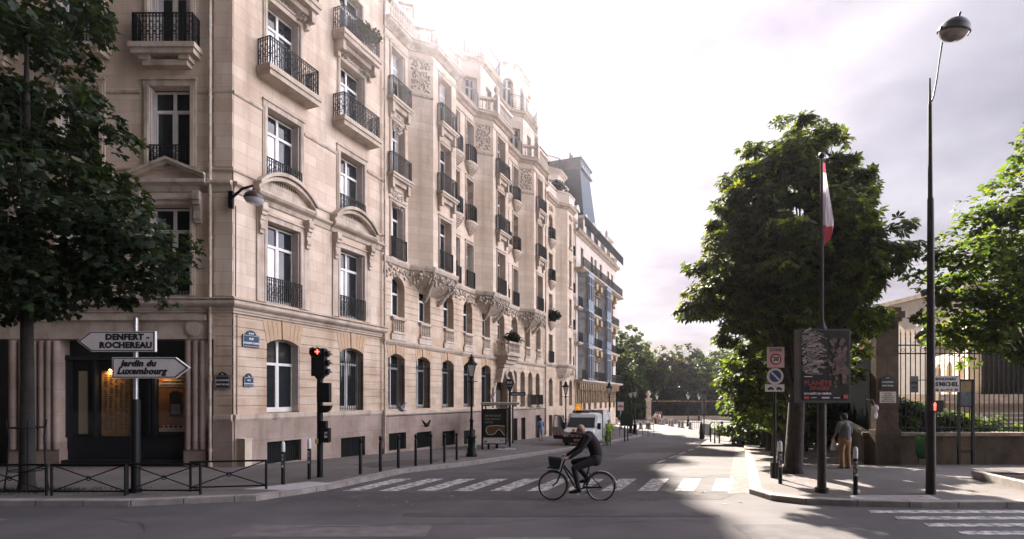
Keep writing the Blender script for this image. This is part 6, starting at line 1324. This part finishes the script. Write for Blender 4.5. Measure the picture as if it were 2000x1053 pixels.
# ================= people =================
def blob(name,prims,vox,mats,parent,loc=(0,0,0),rz=0,paint=None,smooth=4):
    """one continuous skin grown over tapered limbs: union of closed tubes and ellipsoids, voxel-joined"""
    mb=MB()
    for q in prims:
        if q[0]=='t':
            pts=[Vector(v) for v in q[1]]; rs=q[2] if isinstance(q[2],(list,tuple)) else [q[2]]*len(pts); P=[];Rr=[]
            for i in range(len(pts)-1):                # dense, so radii taper smoothly
                for k in range(4): u=k/4; P.append(pts[i].lerp(pts[i+1],u)); Rr.append(rs[i]*(1-u)+rs[i+1]*u)
            P.append(pts[-1]); Rr.append(rs[-1]); mb.tube(P,Rr,12)
            for p_,r_ in ((pts[0],rs[0]),(pts[-1],rs[-1])): mb.ball(p_,r_,12,8)
            for p_,r_ in list(zip(pts,rs))[1:-1]: mb.ball(p_,r_*.99,12,8)
        else: mb.ball(q[1],q[2],16,12,q[3] if len(q)>3 else (1,1,1))
    me=mb.mesh(name,mats); o=bpy.data.objects.new(name,me); COL.objects.link(o)
    m=o.modifiers.new('r','REMESH'); m.mode='VOXEL'; m.voxel_size=vox; m.use_smooth_shade=True
    m2=o.modifiers.new('s','SMOOTH'); m2.iterations=smooth; m2.factor=.5
    dg=bpy.context.evaluated_depsgraph_get(); me2=bpy.data.meshes.new_from_object(o.evaluated_get(dg)); o.modifiers.clear(); o.data=me2; me2.name=name
    me2.materials.clear()
    for mm in (mats if isinstance(mats,(list,tuple)) else [mats]): me2.materials.append(mm)
    for pgn in me2.polygons:
        pgn.use_smooth=True; pgn.material_index=0
        if paint: pgn.material_index=paint(pgn.center)
    o.parent=parent; o.location=loc; o.rotation_euler=(0,0,rz); return o
def hand(c,fw,pn,side,curl=.5,L=.10,k=1.0):
    """c wrist, fw finger direction, pn palm normal; palm + five fingers, bent"""
    c=Vector(c);fw=Vector(fw).normalized();pn=Vector(pn).normalized();a=fw.cross(pn).normalized()*side; P=[('b',c+fw*.045*k,.036*k,(1,1,1)),('t',[c,c+fw*.07*k],[.026*k,.034*k])]
    for i,(l,o_) in enumerate(((.072,-.030),(.082,-.010),(.076,.011),(.060,.031))):
        b=c+fw*.082*k+a*o_*k; q=[b]; d=fw.copy()
        for j in range(3): d=(Matrix.Rotation(-curl*(.5+.35*j)*side,3,a*side)@d); q.append(q[-1]+d*l*k*(.45,.33,.22)[j])
        P.append(('t',q,[.0105*k,.0098*k,.009*k,.0078*k]))
    b=c+fw*.03*k-a*.030*k; P.append(('t',[b,b+(fw*.55-a*.75+pn*.25)*.035*k,b+(fw*.9-a*.75+pn*.5)*.062*k],[.013*k,.011*k,.009*k])); return P
def head(c,f,r=.1,tilt=0):
    """c centre of the skull, f facing direction"""
    c=Vector(c);f=Vector(f).normalized();s=Vector((0,0,1)).cross(f).normalized();u=f.cross(s)
    P=[('b',c+u*.02*r/.1,r*.98,(1,1,1.12)),('b',c+f*r*.28-u*r*.35,r*.74,(1,1,1.05)),('t',[c+f*r*.55-u*r*.88,c+f*r*.2-u*r*.75],[r*.3,r*.42]),
       ('t',[c+f*r*.9+u*r*.18,c+f*r*1.17-u*r*.20],[r*.07,r*.14]),('b',c+f*r*.88-u*r*.62,r*.16,(1,1.2,.5)),('b',c+f*r*.84-u*r*.76,r*.15,(1,1.1,.5)),
       ('t',[c+f*r*.78+u*r*.28+s*r*.45,c+f*r*.92+u*r*.27,c+f*r*.78+u*r*.28-s*r*.45],r*.14)]
    for k in (-1,1): P+= [('b',c+s*k*r*.97-f*r*.08-u*r*.05,r*.24,(.6,.6,1.25)),('b',c+s*k*r*.36+f*r*.83+u*r*.08,r*.13)]
    return P
def V(*a): return Vector(a)
skin=M('skin',(.42,.24,.17),.55,(.34,.18,.12),12.); skin_t=M('tanned_skin',(.32,.17,.11),.55,(.25,.12,.08),12.); hair_g=M('grey_hair',(.25,.23,.22),.8,(.15,.14,.13),40.); hair_d=M('dark_hair',(.02,.016,.014),.7)
# ---- cyclist and bicycle (travelling towards -X) ----
p=G(1126,977.5); BK=thing('bicycle','black city bicycle with a front basket ridden across the crossing','bicycle',(p[0],p[1],p[2]))
s=.00194; cx=lambda a:(a-530)*s; cz=lambda b:(995-b)*s; Q=lambda a,b,y=0.:V(cx(a),y,cz(b))
mb=MB()
for q in ([Q(385,505),Q(335,660)],[Q(372,590),Q(510,835),Q(605,852)],[Q(378,570),Q(560,800)],[Q(688,575),Q(605,852)]): mb.tube(q,.019,8)
for y in (-.05,.05): mb.tube([Q(664,640),Q(740,740,y),Q(822,828,y)],.010,6); mb.tube([Q(605,852),Q(822,828,y)],.011,6)
for y in (-.045,.045): mb.tube([Q(338,655,y*.6),Q(325,700,y),Q(295,770,y),Q(245,815,y)],[.016,.015,.012,.010],8)
mb.build('frame',black,BK)
def wheel(a,b,nm):
    w=link(nm,None,BK); mb=MB(); c=Q(a,b); 
    mb.ring(c,((1,0,0),(0,0,1)),.330,.017,48,8); w.data=None
    bpy.data.objects.remove(w); w=mb.build(nm,rubber,BK); mb=MB(); mb.ring(c,((1,0,0),(0,0,1)),.305,.010,48,5); mb.build('rim',steel,w); mb=MB()
    for i in range(32): an=2*PI*i/32; mb.tube([c+V(.02*math.cos(an+.6),.02*(1 if i%2 else -1),.02*math.sin(an+.6)),c+V(.303*math.cos(an),0,.303*math.sin(an))],.0014,3)
    mb.tube([c+V(0,-.04,0),c+V(0,.04,0)],.018,10); mb.build('spokes',steel,w)
    mb=MB(); sp_=(1.25,-.25) if nm=='front_wheel' else (PI*.95,-.25)
    a0,a1=(PI*1.0*.62,-.35) if nm=='front_wheel' else (2.5,-.15); n=18; pts=[c+V(.365*math.cos(a0+(a1-a0)*i/n),0,.365*math.sin(a0+(a1-a0)*i/n)) for i in range(n+1)]
    for y in (-.02,0,.02): mb.tube([q+V(0,y,-abs(y)*.25) for q in pts],.011,6)
    mb.build('mudguard',M('chrome_mudguard',(.35,.34,.35),.25,metal=.9),BK)
wheel(245,815,'front_wheel'); wheel(822,828,'rear_wheel')
mb=MB(); mb.tube([Q(385,508),Q(392,480)],.014,8); mb.tube([Q(410,470,-.29),Q(392,478,-.2),Q(375,488,-.06),Q(375,488,.06),Q(392,478,.2),Q(410,470,.29)],.012,8); mb.build('handlebar',steel,BK)
for y in (-.29,.29): mb=MB(); mb.tube([Q(388,480,y*.78),Q(430,463,y)],.017,8); mb.build('grip',rubber,BK)
mb=MB(); mb.tube([Q(664,640),Q(690,572)],.013,8); mb.build('seat_post',steel,BK); mb=MB(); mb.ball(Q(735,548),.09,14,8,(1.25,.9,.42)); mb.tube([Q(690,552),Q(650,556)],[.045,.02],8); mb.build('saddle',black,BK)
mb=MB(); 
def bsk(x0,x1,z0,z1,w,t=.012):
    A=[(Q(188,470),.17),(Q(345,492),.17),(Q(315,615),.13),(Q(205,600),.13)]
    f=[q+V(0,-w_,0) for q,w_ in A]; b=[q+V(0,w_,0) for q,w_ in A]
    mb.add(f+b,[(0,1,2,3),(7,6,5,4),(0,3,7,4),(1,5,6,2),(3,2,6,7)],False); mb.tube([f[0],f[1],b[1],b[0],f[0]],.009,6)
    for k in range(1,8):
        u=k/8; mb.tube([f[0].lerp(f[1],u)+V(0,-.004,0),f[3].lerp(f[2],u)+V(0,-.004,0)],.004,4); mb.tube([f[0].lerp(f[3],u)+V(0,-.004,0),f[1].lerp(f[2],u)+V(0,-.004,0)],.004,4)
bsk(0,0,0,0,0); mb.build('basket',M('black_green_basket',(.012,.02,.018),.7),BK); mb=MB(); mb.tube([Q(175,595,0),Q(205,600)],.02,8); mb.build('front_light',black,BK)
mb=MB(); mb.ring(Q(605,855,-.07),((1,0,0),(0,0,1)),.09,.008,24,4); mb.tube([Q(605,855,-.08),Q(545,915,-.10)],.010,6); mb.box(*(Q(545,915,-.17)-V(.05,0,.012)),*(Q(545,915,-.10)+V(.05,0,.012))); mb.tube([Q(605,855,.08),Q(665,795,.10)],.010,6); mb.box(*(Q(665,795,.09)-V(.05,0,.012)),*(Q(665,795,.18)+V(.05,0,.012))); mb.build('crank_and_pedals',steel,BK)
mb=MB(); 
for y in (-.075,): mb.tube([Q(605,800,y),Q(700,795,y),Q(835,806,y)],.006,4); mb.tube([Q(605,905,y),Q(700,870,y),Q(820,848,y)],.006,4)
mb.tube([Q(605,830,-.085),Q(830,828,-.085)],[.03,.02],8); mb.build('chain_guard',black,BK)
mb=MB(); mb.ball(Q(995,760),.024,8,6); mb.build('tail_light',redp,BK); mb=MB(); mb.box(*(Q(975,790,-.0)-V(.012,.03,.05)),*(Q(975,790)+V(.012,.03,.09))); mb.tube([Q(690,905,-.06),Q(775,880,-.06)],.007,5); mb.build('rear_plate',steel,BK)
CY=thing('person','balding man in dark plum sweater leaning forward on the bicycle he rides','person',(p[0],p[1],p[2]))
sh=[Q(655,225,-.19),Q(650,222,.19)]; el=[Q(565,375,-.235),Q(560,370,.23)]; wr=[Q(425,478,-.245),Q(422,462,.245)]
hip=[Q(748,505,-.10),Q(748,505,.10)]; kn=[Q(497,598,-.11),Q(505,535,.11)]; an=[Q(545,842,-.115),Q(668,735,.115)]
skel=[('t',[Q(760,505),Q(768,430),Q(735,320),Q(672,225),Q(618,185),Q(598,158)],[.135,.13,.145,.13,.062,.055]),('t',[sh[0],Q(662,220),sh[1]],.07)]
body=list(skel)
for k in (0,1):
    body+=[('t',[sh[k],el[k],wr[k]],[.052,.040,.027]),('t',[hip[k],kn[k],an[k]],[.085,.058,.038]),('t',[an[k],an[k]+V(-.13,0,-.06)],[.038,.03])]+hand(wr[k]+V(.0,0,.0),(-1,0,.05),(0,0,-1),(1,-1)[k],.75)
hd_=Q(585,140); body+=head(hd_,(-.97,-.1,-.1),.098)
bd=blob('body',body,.0075,[skin,hair_g],CY,paint=lambda c: 1 if ((c-hd_).length<.125 and c.x>hd_.x+.02 and hd_.z-.075<c.z<hd_.z+.03) or 0 else 0,smooth=2)
sw=[('t',[Q(757,500),Q(770,430),Q(738,318),Q(676,222),Q(625,195)],[.15,.148,.158,.142,.075]),('t',[sh[0],Q(662,220),sh[1]],.085)]
for k in (0,1): sw.append(('t',[sh[k],el[k],wr[k]+(el[k]-wr[k]).normalized()*.03],[.073,.058,.040]))
blob('sweater',sw,.013,[M('plum_wool',(.018,.010,.014),.9,(.012,.008,.010),10.)],CY); blob('collar',[('t',[Q(640,200),Q(600,178)],[.085,.068])],.012,[M('grey_collar',(.16,.13,.13),.8)],CY)
tr=[('t',[Q(758,500,-.06),Q(758,500,.06)],.15)]
for k in (0,1): tr.append(('t',[hip[k],kn[k],kn[k].lerp(an[k],.5),an[k]+(kn[k]-an[k]).normalized()*.02],[.108,.078,.062,.055]))
blob('trousers',tr,.013,[M('charcoal_trousers',(.022,.021,.023),.9,(.014,.013,.014),6.)],CY)
for k in (0,1):
    a=an[k]; blob('shoe',[('t',[a+V(.03,0,-.02),a+V(-.05,0,-.06),a+V(-.19,0,-.085)],[.045,.05,.034]),('b',a+V(.03,0,-.06),.04)],.009,[black],CY)
mb=MB(); mb.tube([hd_+V(-.08,-.10,.02),hd_+V(.01,-.102,.015)],.004,5); mb.ring(hd_+V(-.088,-.045,.0),((.2,1,0),(0,0,1)),.028,.005,12,4); mb.ring(hd_+V(-.09,.03,.0),((0,1,0),(0,0,1)),.028,.005,12,4); mb.build('glasses',black,CY)
# ---- standing people ----
def person(label,pos,turn,h=1.75,shirt=(.1,.1,.1),pants=(.1,.1,.1),shoes=(.03,.03,.03),hair=hair_d,sk=skin,arms=((.12,.02,-.55),(.12,.02,-.55)),fore=None,short=False,sleeve='short',vox=.012,stride=.0,bare_legs=False,cap=None,extra=None,lean=0.,fat=1.0,hoist=None,group=None,down=0.):
    k=h/1.75; o=thing('person',label,'person',pos,turn,group)          # faces +Y in its own frame
    hp=[V(-.095,0,.90)*k,V(.095,0,.90)*k]; kn=[V(-.11,.02+stride,.49)*k,V(.11,.02-stride,.49)*k]; an=[V(-.12,-.02+stride*1.2,.09)*k,V(.12,-.02-stride*1.6,.09+abs(stride)*.15)*k]
    L=V(0,lean,0); st=[V(-.19,.0,1.42)*k+L,V(.19,.0,1.42)*k+L]
    el=[st[i]+V((-1,1)[i]*arms[i][0],arms[i][1],-.27)*k for i in (0,1)]; fo=fore or ((0,.06,-.25),(0,.06,-.25)); wr=[el[i]+V((-1,1)[i]*fo[i][0],fo[i][1],fo[i][2])*k for i in (0,1)]
    tor=[('t',[V(0,0,.93)*k,V(0,-.01,1.08)*k+L*.3,V(0,0,1.28)*k+L*.8,V(0,0,1.42)*k+L],[.135*k*fat,.128*k*fat,.14*k*fat,.09*k]),('b',V(0,0,1.22)*k+L*.7,.165*k,(1.05*fat,.68*fat,1.25)),('b',V(0,0,.98)*k,.165*k,(1.02*fat,.75*fat,.85)),('t',[st[0],V(0,0,1.44)*k+L,st[1]],[.06*k,.075*k,.06*k])]
    nk=V(0,.0,1.50)*k+L; hc=V(0,.015+down,1.635-down*.3)*k+L
    B=tor+[('t',[nk-V(0,0,.05),hc],[.055*k,.055*k])]
    for i in (0,1):
        B+=[('t',[st[i],el[i],wr[i]],[.05*k,.04*k,.027*k]),('t',[hp[i],kn[i],kn[i].lerp(an[i],.35)+V(0,-.015,0),an[i]],[.085*k,.056*k,.052*k,.034*k]),('t',[an[i]-V(0,0,.03),an[i]+V(0,.13,-.055)*k],[.035*k,.028*k])]
        B+=hand(wr[i],wr[i]-el[i],V((1,-1)[i],0,0),(1,-1)[i],.35,k=k)
    B+=head(hc,(0,1,-.15-down*4),.1*k)
    blob('body',B,vox*.75,[sk],o,smooth=2)
    T=[(q[0],q[1],[r*1.12+.008 for r in q[2]] if isinstance(q[2],list) else q[2]*1.09,*q[3:]) for q in tor]
    for i in (0,1): T.append(('t',[st[i],st[i].lerp(el[i],.55),el[i]+(el[i]-st[i])*-.02] if sleeve=='short' else [st[i],el[i],wr[i]],[.075*k,.066*k,.058*k] if sleeve=='short' else [.07*k,.055*k,.042*k]))
    blob('shirt',T,vox,[M('shirt_%.2f_%.2f_%.2f'%shirt,shirt,.85,tuple(c*.75 for c in shirt),5.)],o)
    Pn=[('t',[V(-.05,0,.93)*k,V(.05,0,.93)*k],.145*k*fat),('b',V(0,-.03,.88)*k,.16*k*fat,(1.05,.8,.8))]
    for i in (0,1): Pn.append(('t',[hp[i],kn[i],kn[i].lerp(an[i],.5),an[i]-V(0,0,.01)] if not short else [hp[i],hp[i].lerp(kn[i],.5),kn[i]+V(0,0,.04)],[.108*k*fat,.082*k,.075*k,.07*k] if not short else [.11*k,.10*k,.095*k]))
    blob('trousers' if not short else 'shorts',Pn,vox,[M('pants_%.2f_%.2f_%.2f'%pants,pants,.9,tuple(c*.75 for c in pants),5.)],o)
    for i in (0,1): blob('shoe',[('t',[an[i]-V(0,.03,.05)*k,an[i]+V(0,.07,-.055)*k,an[i]+V(0,.15,-.06)*k],[.046*k,.045*k,.032*k])],.011,[M('shoe_%.2f_%.2f_%.2f'%shoes,shoes,.7)],o)
    blob('hair' if cap is None else 'cap',[('b',hc+V(0,-.018,.035)*k,.104*k,(1,1.02,1.0)),('b',hc+V(0,-.05,-.02)*k,.085*k)],.01,[hair if cap is None else cap],o)
    if extra: extra(o,wr,st,k)
    return o
def bag_(o,wr,st,k): mb=MB(); w=wr[0]; mb.tube([w+V(0,0,-.05),w+V(-.01,0,-.2),w+V(0,0,-.42)],[.02,.07,.11],10); tag(mb.build('plastic_bag',M('white_litter',(.65,.6,.62)),None,tuple(o.matrix_basis@V(0,0,0)),o.rotation_euler[2]),'white plastic bag hanging from the hand of the man in khaki trousers','bag')
p=G(1650,915,KH); person('man in grey polo shirt and khaki trousers standing with his back to the camera',p,R(12),1.80,(.14,.14,.15),(.36,.21,.115),(.2,.15,.1),hair_d,skin_t,arms=((.08,.03,0),(.08,.05,0)),fore=((-.02,.14,-.17),(-.05,.18,-.10)),fat=1.08,down=.03,extra=bag_)
p=G(1569,882,KH); person('person half hidden in the shade behind the big chestnut trunk',p,R(-15),1.75,(.20,.13,.10),(.03,.03,.035),(.02,.02,.02),arms=((.06,.08,0),(.06,-.06,0)),stride=.05,sleeve='long',extra=None)
p=G(1056,861,KH); person('person in light blue top and pale blue shorts standing by the open truck door',p,R(20),1.68,(.16,.25,.42),(.30,.38,.52),(.25,.2,.18),short=True,arms=((.05,.02,0),(.12,.12,0)),fore=((.0,.05,-.24),(.12,.18,.02)))
p=G(1189,870,0); hv=person('street worker in fluorescent yellow green clothes standing beside the truck',p,R(170),1.74,(.52,.74,.10),(.46,.72,.08),(.015,.015,.015),arms=((.12,.0,0),(.14,.0,0)),fore=((.02,.04,-.24),(.03,.06,-.22)),fat=1.1)
mb=MB(); mb.tube([(0,0,.44),(0,0,.50)],.0,6) if 0 else None
for sx in (-.115,.115): mb.tube([(sx,.0,.52),(sx,0,.57)],.088,14); mb.tube([(sx,.0,.38),(sx,0,.42)],.082,14)
mb.build('reflective_bands',M('reflective_grey',(.55,.55,.52),.4),hv); mb=MB(); mb.box(-.16,-.14,.86,.16,.14,.98); mb.build('dark_green_jacket_hem',M('dark_green',(.01,.05,.04)),hv)
far_p=[(1281,828,'walker in white at the left of the group in the far square',(.6,.6,.6),(.05,.05,.06)),(1284.5,829,'walker in red brown between the two white shirts in the far square',(.4,.2,.15),(.3,.25,.2)),(1288.5,828.5,'walker in white top and dark trousers right in the far group',(.65,.62,.6),(.03,.03,.04)),(1292,827.5,'small dark clothed walker at the right end of the far group',(.05,.05,.07),(.03,.03,.03))]
for i,(x,y,l,a,b) in enumerate(far_p): person(l,G(x,y),R(40*i),1.7,a,b,vox=.02,group='walkers in the far square')
p=G(1213,838); person('distant pedestrian with dark clothes by the railings left of the square',p,R(90),1.7,(.05,.05,.06),(.04,.04,.05),vox=.02)
# ================= parked truck =================
p=G(1131,875); TK=thing('truck','white tipper truck with its kerb side door open and red and white stripes','truck',(p[0]-.05,p[1]+.1,p[2]),-math.atan(.3)+0)
TW=M('truck_white',(.66,.66,.67),.3,coat=.5); BP=M('black_plastic',(.015,.015,.017),.6); wsg=glass('windscreen',0,(.02,.026,.03)); TK.rotation_euler[2]=-R(20)
def loft(mb,secs):                                     # closed rings joined front to back
    k=len(secs[0]); vs=[v for s_ in secs for v in s_]; fs=[(i*k+j,i*k+(j+1)%k,(i+1)*k+(j+1)%k,(i+1)*k+j) for i in range(len(secs)-1) for j in range(k)]+[tuple(range(k-1,-1,-1)),tuple(range((len(secs)-1)*k,len(secs)*k))]
    return mb.add(vs,fs,False)
def sec(y,w,z0,z1,b=.08,wt=None): wt=wt or w; return [(-w,y,z0),(w,y,z0),(w,y,z1-b),(wt-b,y,z1),(-wt+b,y,z1),(-w,y,z1-b)]
mb=MB(); loft(mb,[sec(.0,.90,.42,.78),sec(.04,.96,.36,.98),sec(.30,.98,.34,1.14),sec(.72,.98,.34,1.22),sec(1.40,.97,.34,2.06,.12,.86),sec(1.55,.97,.34,2.14,.12,.86),sec(2.75,.97,.34,2.14,.12,.86)]); mb.build('cab',TW,TK)
mb=MB(); mb.add([(-.90,.70,1.24),(.90,.70,1.24),(.80,1.36,2.00),(-.80,1.36,2.00)],[(0,1,2,3)],False); mb.build('windscreen',wsg,TK)
mb=MB(); mb.add([(.985,.95,1.22),(.985,1.85,1.22),(.90,1.80,1.92),(.90,1.42,1.92)],[(0,1,2,3)],False); mb.build('side_window',wsg,TK)
mb=MB(); mb.add([(-.985,.95,.4),(-.985,1.85,.4),(-.95,1.85,1.95),(-.95,1.3,1.95)],[(0,1,2,3)],False); mb.build('door_opening',BP,TK)
mb=MB(); mb.box(-.97,-.06,.30,.97,.06,.66); mb.box(-.60,-.08,.66,.60,.03,.80); mb.box(-.5,-.03,.86,.5,.045,.98); mb.build('bumper_and_grille',BP,TK)
for sx in (-1,1):
    mb=MB(); mb.prism([(sx*.58,.80),(sx*.93,.84),(sx*.95,1.04),(sx*.60,.96)],-.02,.1); mb.build('headlight',M('headlight_glass',(.5,.5,.52),.1,coat=1),TK)
    mb=MB(); mb.tube([(sx*.98,.95,1.25),(sx*1.14,.85,1.35)],.025,6); mb.box(min(sx*1.05,sx*1.25),.78,1.12,max(sx*1.05,sx*1.25),.90,1.52); mb.build('wing_mirror',BP,TK)
mb=MB(); 
for i in range(8): x=-.56+i*.14; mb.k=i%2; mb.add([(x,-.085,.69),(x+.14,-.085,.69),(x+.19,-.085,.78),(x+.05,-.085,.78)],[(0,1,2,3)],False)
mb.build('warning_stripes',[M('stripe_red',(.55,.05,.04),.4),signw],TK)
mb=MB(); mb.box(-.26,-.075,.42,.26,-.065,.53); npt=mb.build('number_plate',signw,TK); mb=MB(); mb.text('CB 306 KD',.08,TX(0,-.078,.475)@STX,.003); mb.build('lettering',ink,npt)
mb=MB(); mb.box(-.42,.08,1.0,-.20,.10,1.14); mb.build('yellow_emblem',M('yellow_sticker',(.65,.52,.05),.5),TK); mb=MB(); mb.text('VILLE',.12,TX(.16,.07,1.05)@STX,.003); mb.build('lettering',blueen,TK)
mb=MB(); mb.box(-.75,1.6,2.14,.35,1.75,2.24); mb.box(-.5,1.5,2.2,-.1,1.85,2.30); mb.build('beacon_bar',BP,TK); mb=MB(); mb.prism([(-.60,2.28),(-.12,2.28),(-.22,2.74),(-.5,2.74)],1.62,1.66); mb.lathe([(.09,2.3),(.09,2.45),(.05,2.5),(0,2.5)],(-.36,1.5,0),10); mb.build('amber_sign',M('amber',(.75,.33,.03),.4,(.3,.08,.02),7.,emit=((1,.45,.05),.12)),TK)
mb=MB()
for x in (-.9,.9): mb.box(x-.04,2.85,.6,x+.04,6.2,2.0)
mb.box(-1.0,2.85,.6,1.0,2.9,2.30); mb.box(-.98,2.9,.55,.98,6.2,.7); mb.box(-.95,2.9,.7,.95,6.1,1.5); mb.build('tipper_body',M('pale_green_grey',(.35,.40,.37),.5,(.25,.3,.27),3.),TK)
mb=MB(); mb.box(.985,2.95,1.1,.995,6.0,2.1); mb.tube([(1.0,2.9,2.3),(1.0,2.9,.7)],.03,6); mb.tube([(1,2.9,2.3),(1.0,4.4,2.25),(1.0,6.1,1.2)],.03,6); mb.tube([(-1,2.9,2.3),(1,2.9,2.3)],.03,6); mb.build('side_frame',M('white_panel',(.6,.6,.6),.5),TK)
mb=MB(); mb.box(-.9,2.7,.45,.9,6.2,.58); mb.build('chassis',BP,TK)
for x in (-.88,.88):
    for y in (.75,5.1): mb=MB(); mb.tube([(x-.11,y,.34),(x+.11,y,.34)],.34,20); w_=mb.build('wheel',rubber,TK); mb=MB(); mb.tube([(x-.12,y,.34),(x+.12,y,.34)],.17,12); mb.build('rim',steel,w_)
dr=MB(); a=R(62)                                      # door swung out on the kerb side
dr.X=TX(-.99,.98,0)@RZ(PI-R(20)+.0)
dr.prism([(0,.42),(1.02,.42),(1.08,.9),(1.08,1.22),(0,1.22)],-.04,.04); dr.prism([(0,1.22),(.08,1.22),(.42,1.92),(.95,1.98),(1.08,1.22),(1.0,1.22),(.9,1.88),(.48,1.84),(.14,1.22)][:9],-.03,.03) if 0 else None
for a_,b_ in (((.03,1.22),(.42,1.93)),((.42,1.93),(.98,1.98)),((.98,1.98),(1.05,1.22))): dr.tube([(a_[0],0,a_[1]),(b_[0],0,b_[1])],.045,6)
D=dr.build('door',M('door_silver',(.40,.40,.42),.35,coat=.3),TK)
dr=MB(); dr.X=TX(-.99,.98,0)@RZ(PI-R(20)); dr.prism([(.06,1.22),(1.03,1.22),(.95,1.92),(.44,1.88)],-.008,.008); dr.build('window',shopglass,D)
dr=MB(); dr.X=TX(-.99,.98,0)@RZ(PI-R(20))
for i in range(6): x=.1+i*.14; dr.k=i%2; dr.add([(x,.047,.72),(x+.14,.047,.72),(x+.19,.047,.86),(x+.05,.047,.86)],[(0,1,2,3)],False)
dr.build('warning_stripes',[MATS['stripe_red'],signw],D); dr=MB(); dr.X=TX(-.99,.98,0)@RZ(PI-R(20)); dr.box(.1,.04,.45,.95,.07,.68); dr.build('door_pocket',BP,D)
# bicycle parked under the trees and one at the metro
def simple_bike(label,pos,rz):
    o=thing('bicycle',label,'bicycle',pos,rz); mb=MB(); mb.tube([(-.5,0,.34),(-.40,0,.85),(.1,0,.30),(-.38,0,.78),(.15,0,.8),(.1,0,.30),(.55,0,.34),(.15,0,.75)],.014,6); mb.tube([(.15,0,.8),(.13,0,.95)],.014,6); mb.box(.0,-.06,.94,.26,.06,.99); mb.tube([(-.40,-.25,.98),(-.42,0,.95),(-.40,.25,.98)],.012,6); mb.tube([(-.41,0,.85),(-.42,0,.95)],.012,6); mb.build('frame',steel,o)
    for x in (-.52,.55):
        mb=MB(); mb.ring((x,0,.34),((1,0,0),(0,0,1)),.32,.018,28,5)
        for i in range(14): w=2*PI*i/14; mb.tube([(x,0,.34),(x+.31*math.cos(w),0,.34+.31*math.sin(w))],.002,3)
        mb.build('wheel',rubber,o)
    return o
simple_bike('parked bicycle leaning at the left end of the metro parapet',G(1401,856,KH),R(75)); simple_bike('parked bicycle under the low pavement trees right of the metro parapet',G(1470,866,KH),R(15))

# ================= haze: thin air volume added to stand in for lens glare =================
mb=MB(); mb.box(-70,-12,-3.5,95,170,34)
hz=mb.build('haze',None); hz.data.materials.clear(); hm=bpy.data.materials.new('haze_air'); hm.use_nodes=True; hm.node_tree.nodes.clear()
vo=hm.node_tree.nodes.new('ShaderNodeVolumePrincipled'); oo=hm.node_tree.nodes.new('ShaderNodeOutputMaterial'); hm.node_tree.links.new(vo.outputs[0],oo.inputs['Volume'])
vo.inputs['Color'].default_value=(.86,.84,.96,1); vo.inputs['Density'].default_value=.00052; vo.inputs['Anisotropy'].default_value=.91
hz.data.materials.append(hm); struct(hz,'stuff'); tag(hz,'thin sunlit haze volume added over the street to stand in for lens glare','haze')
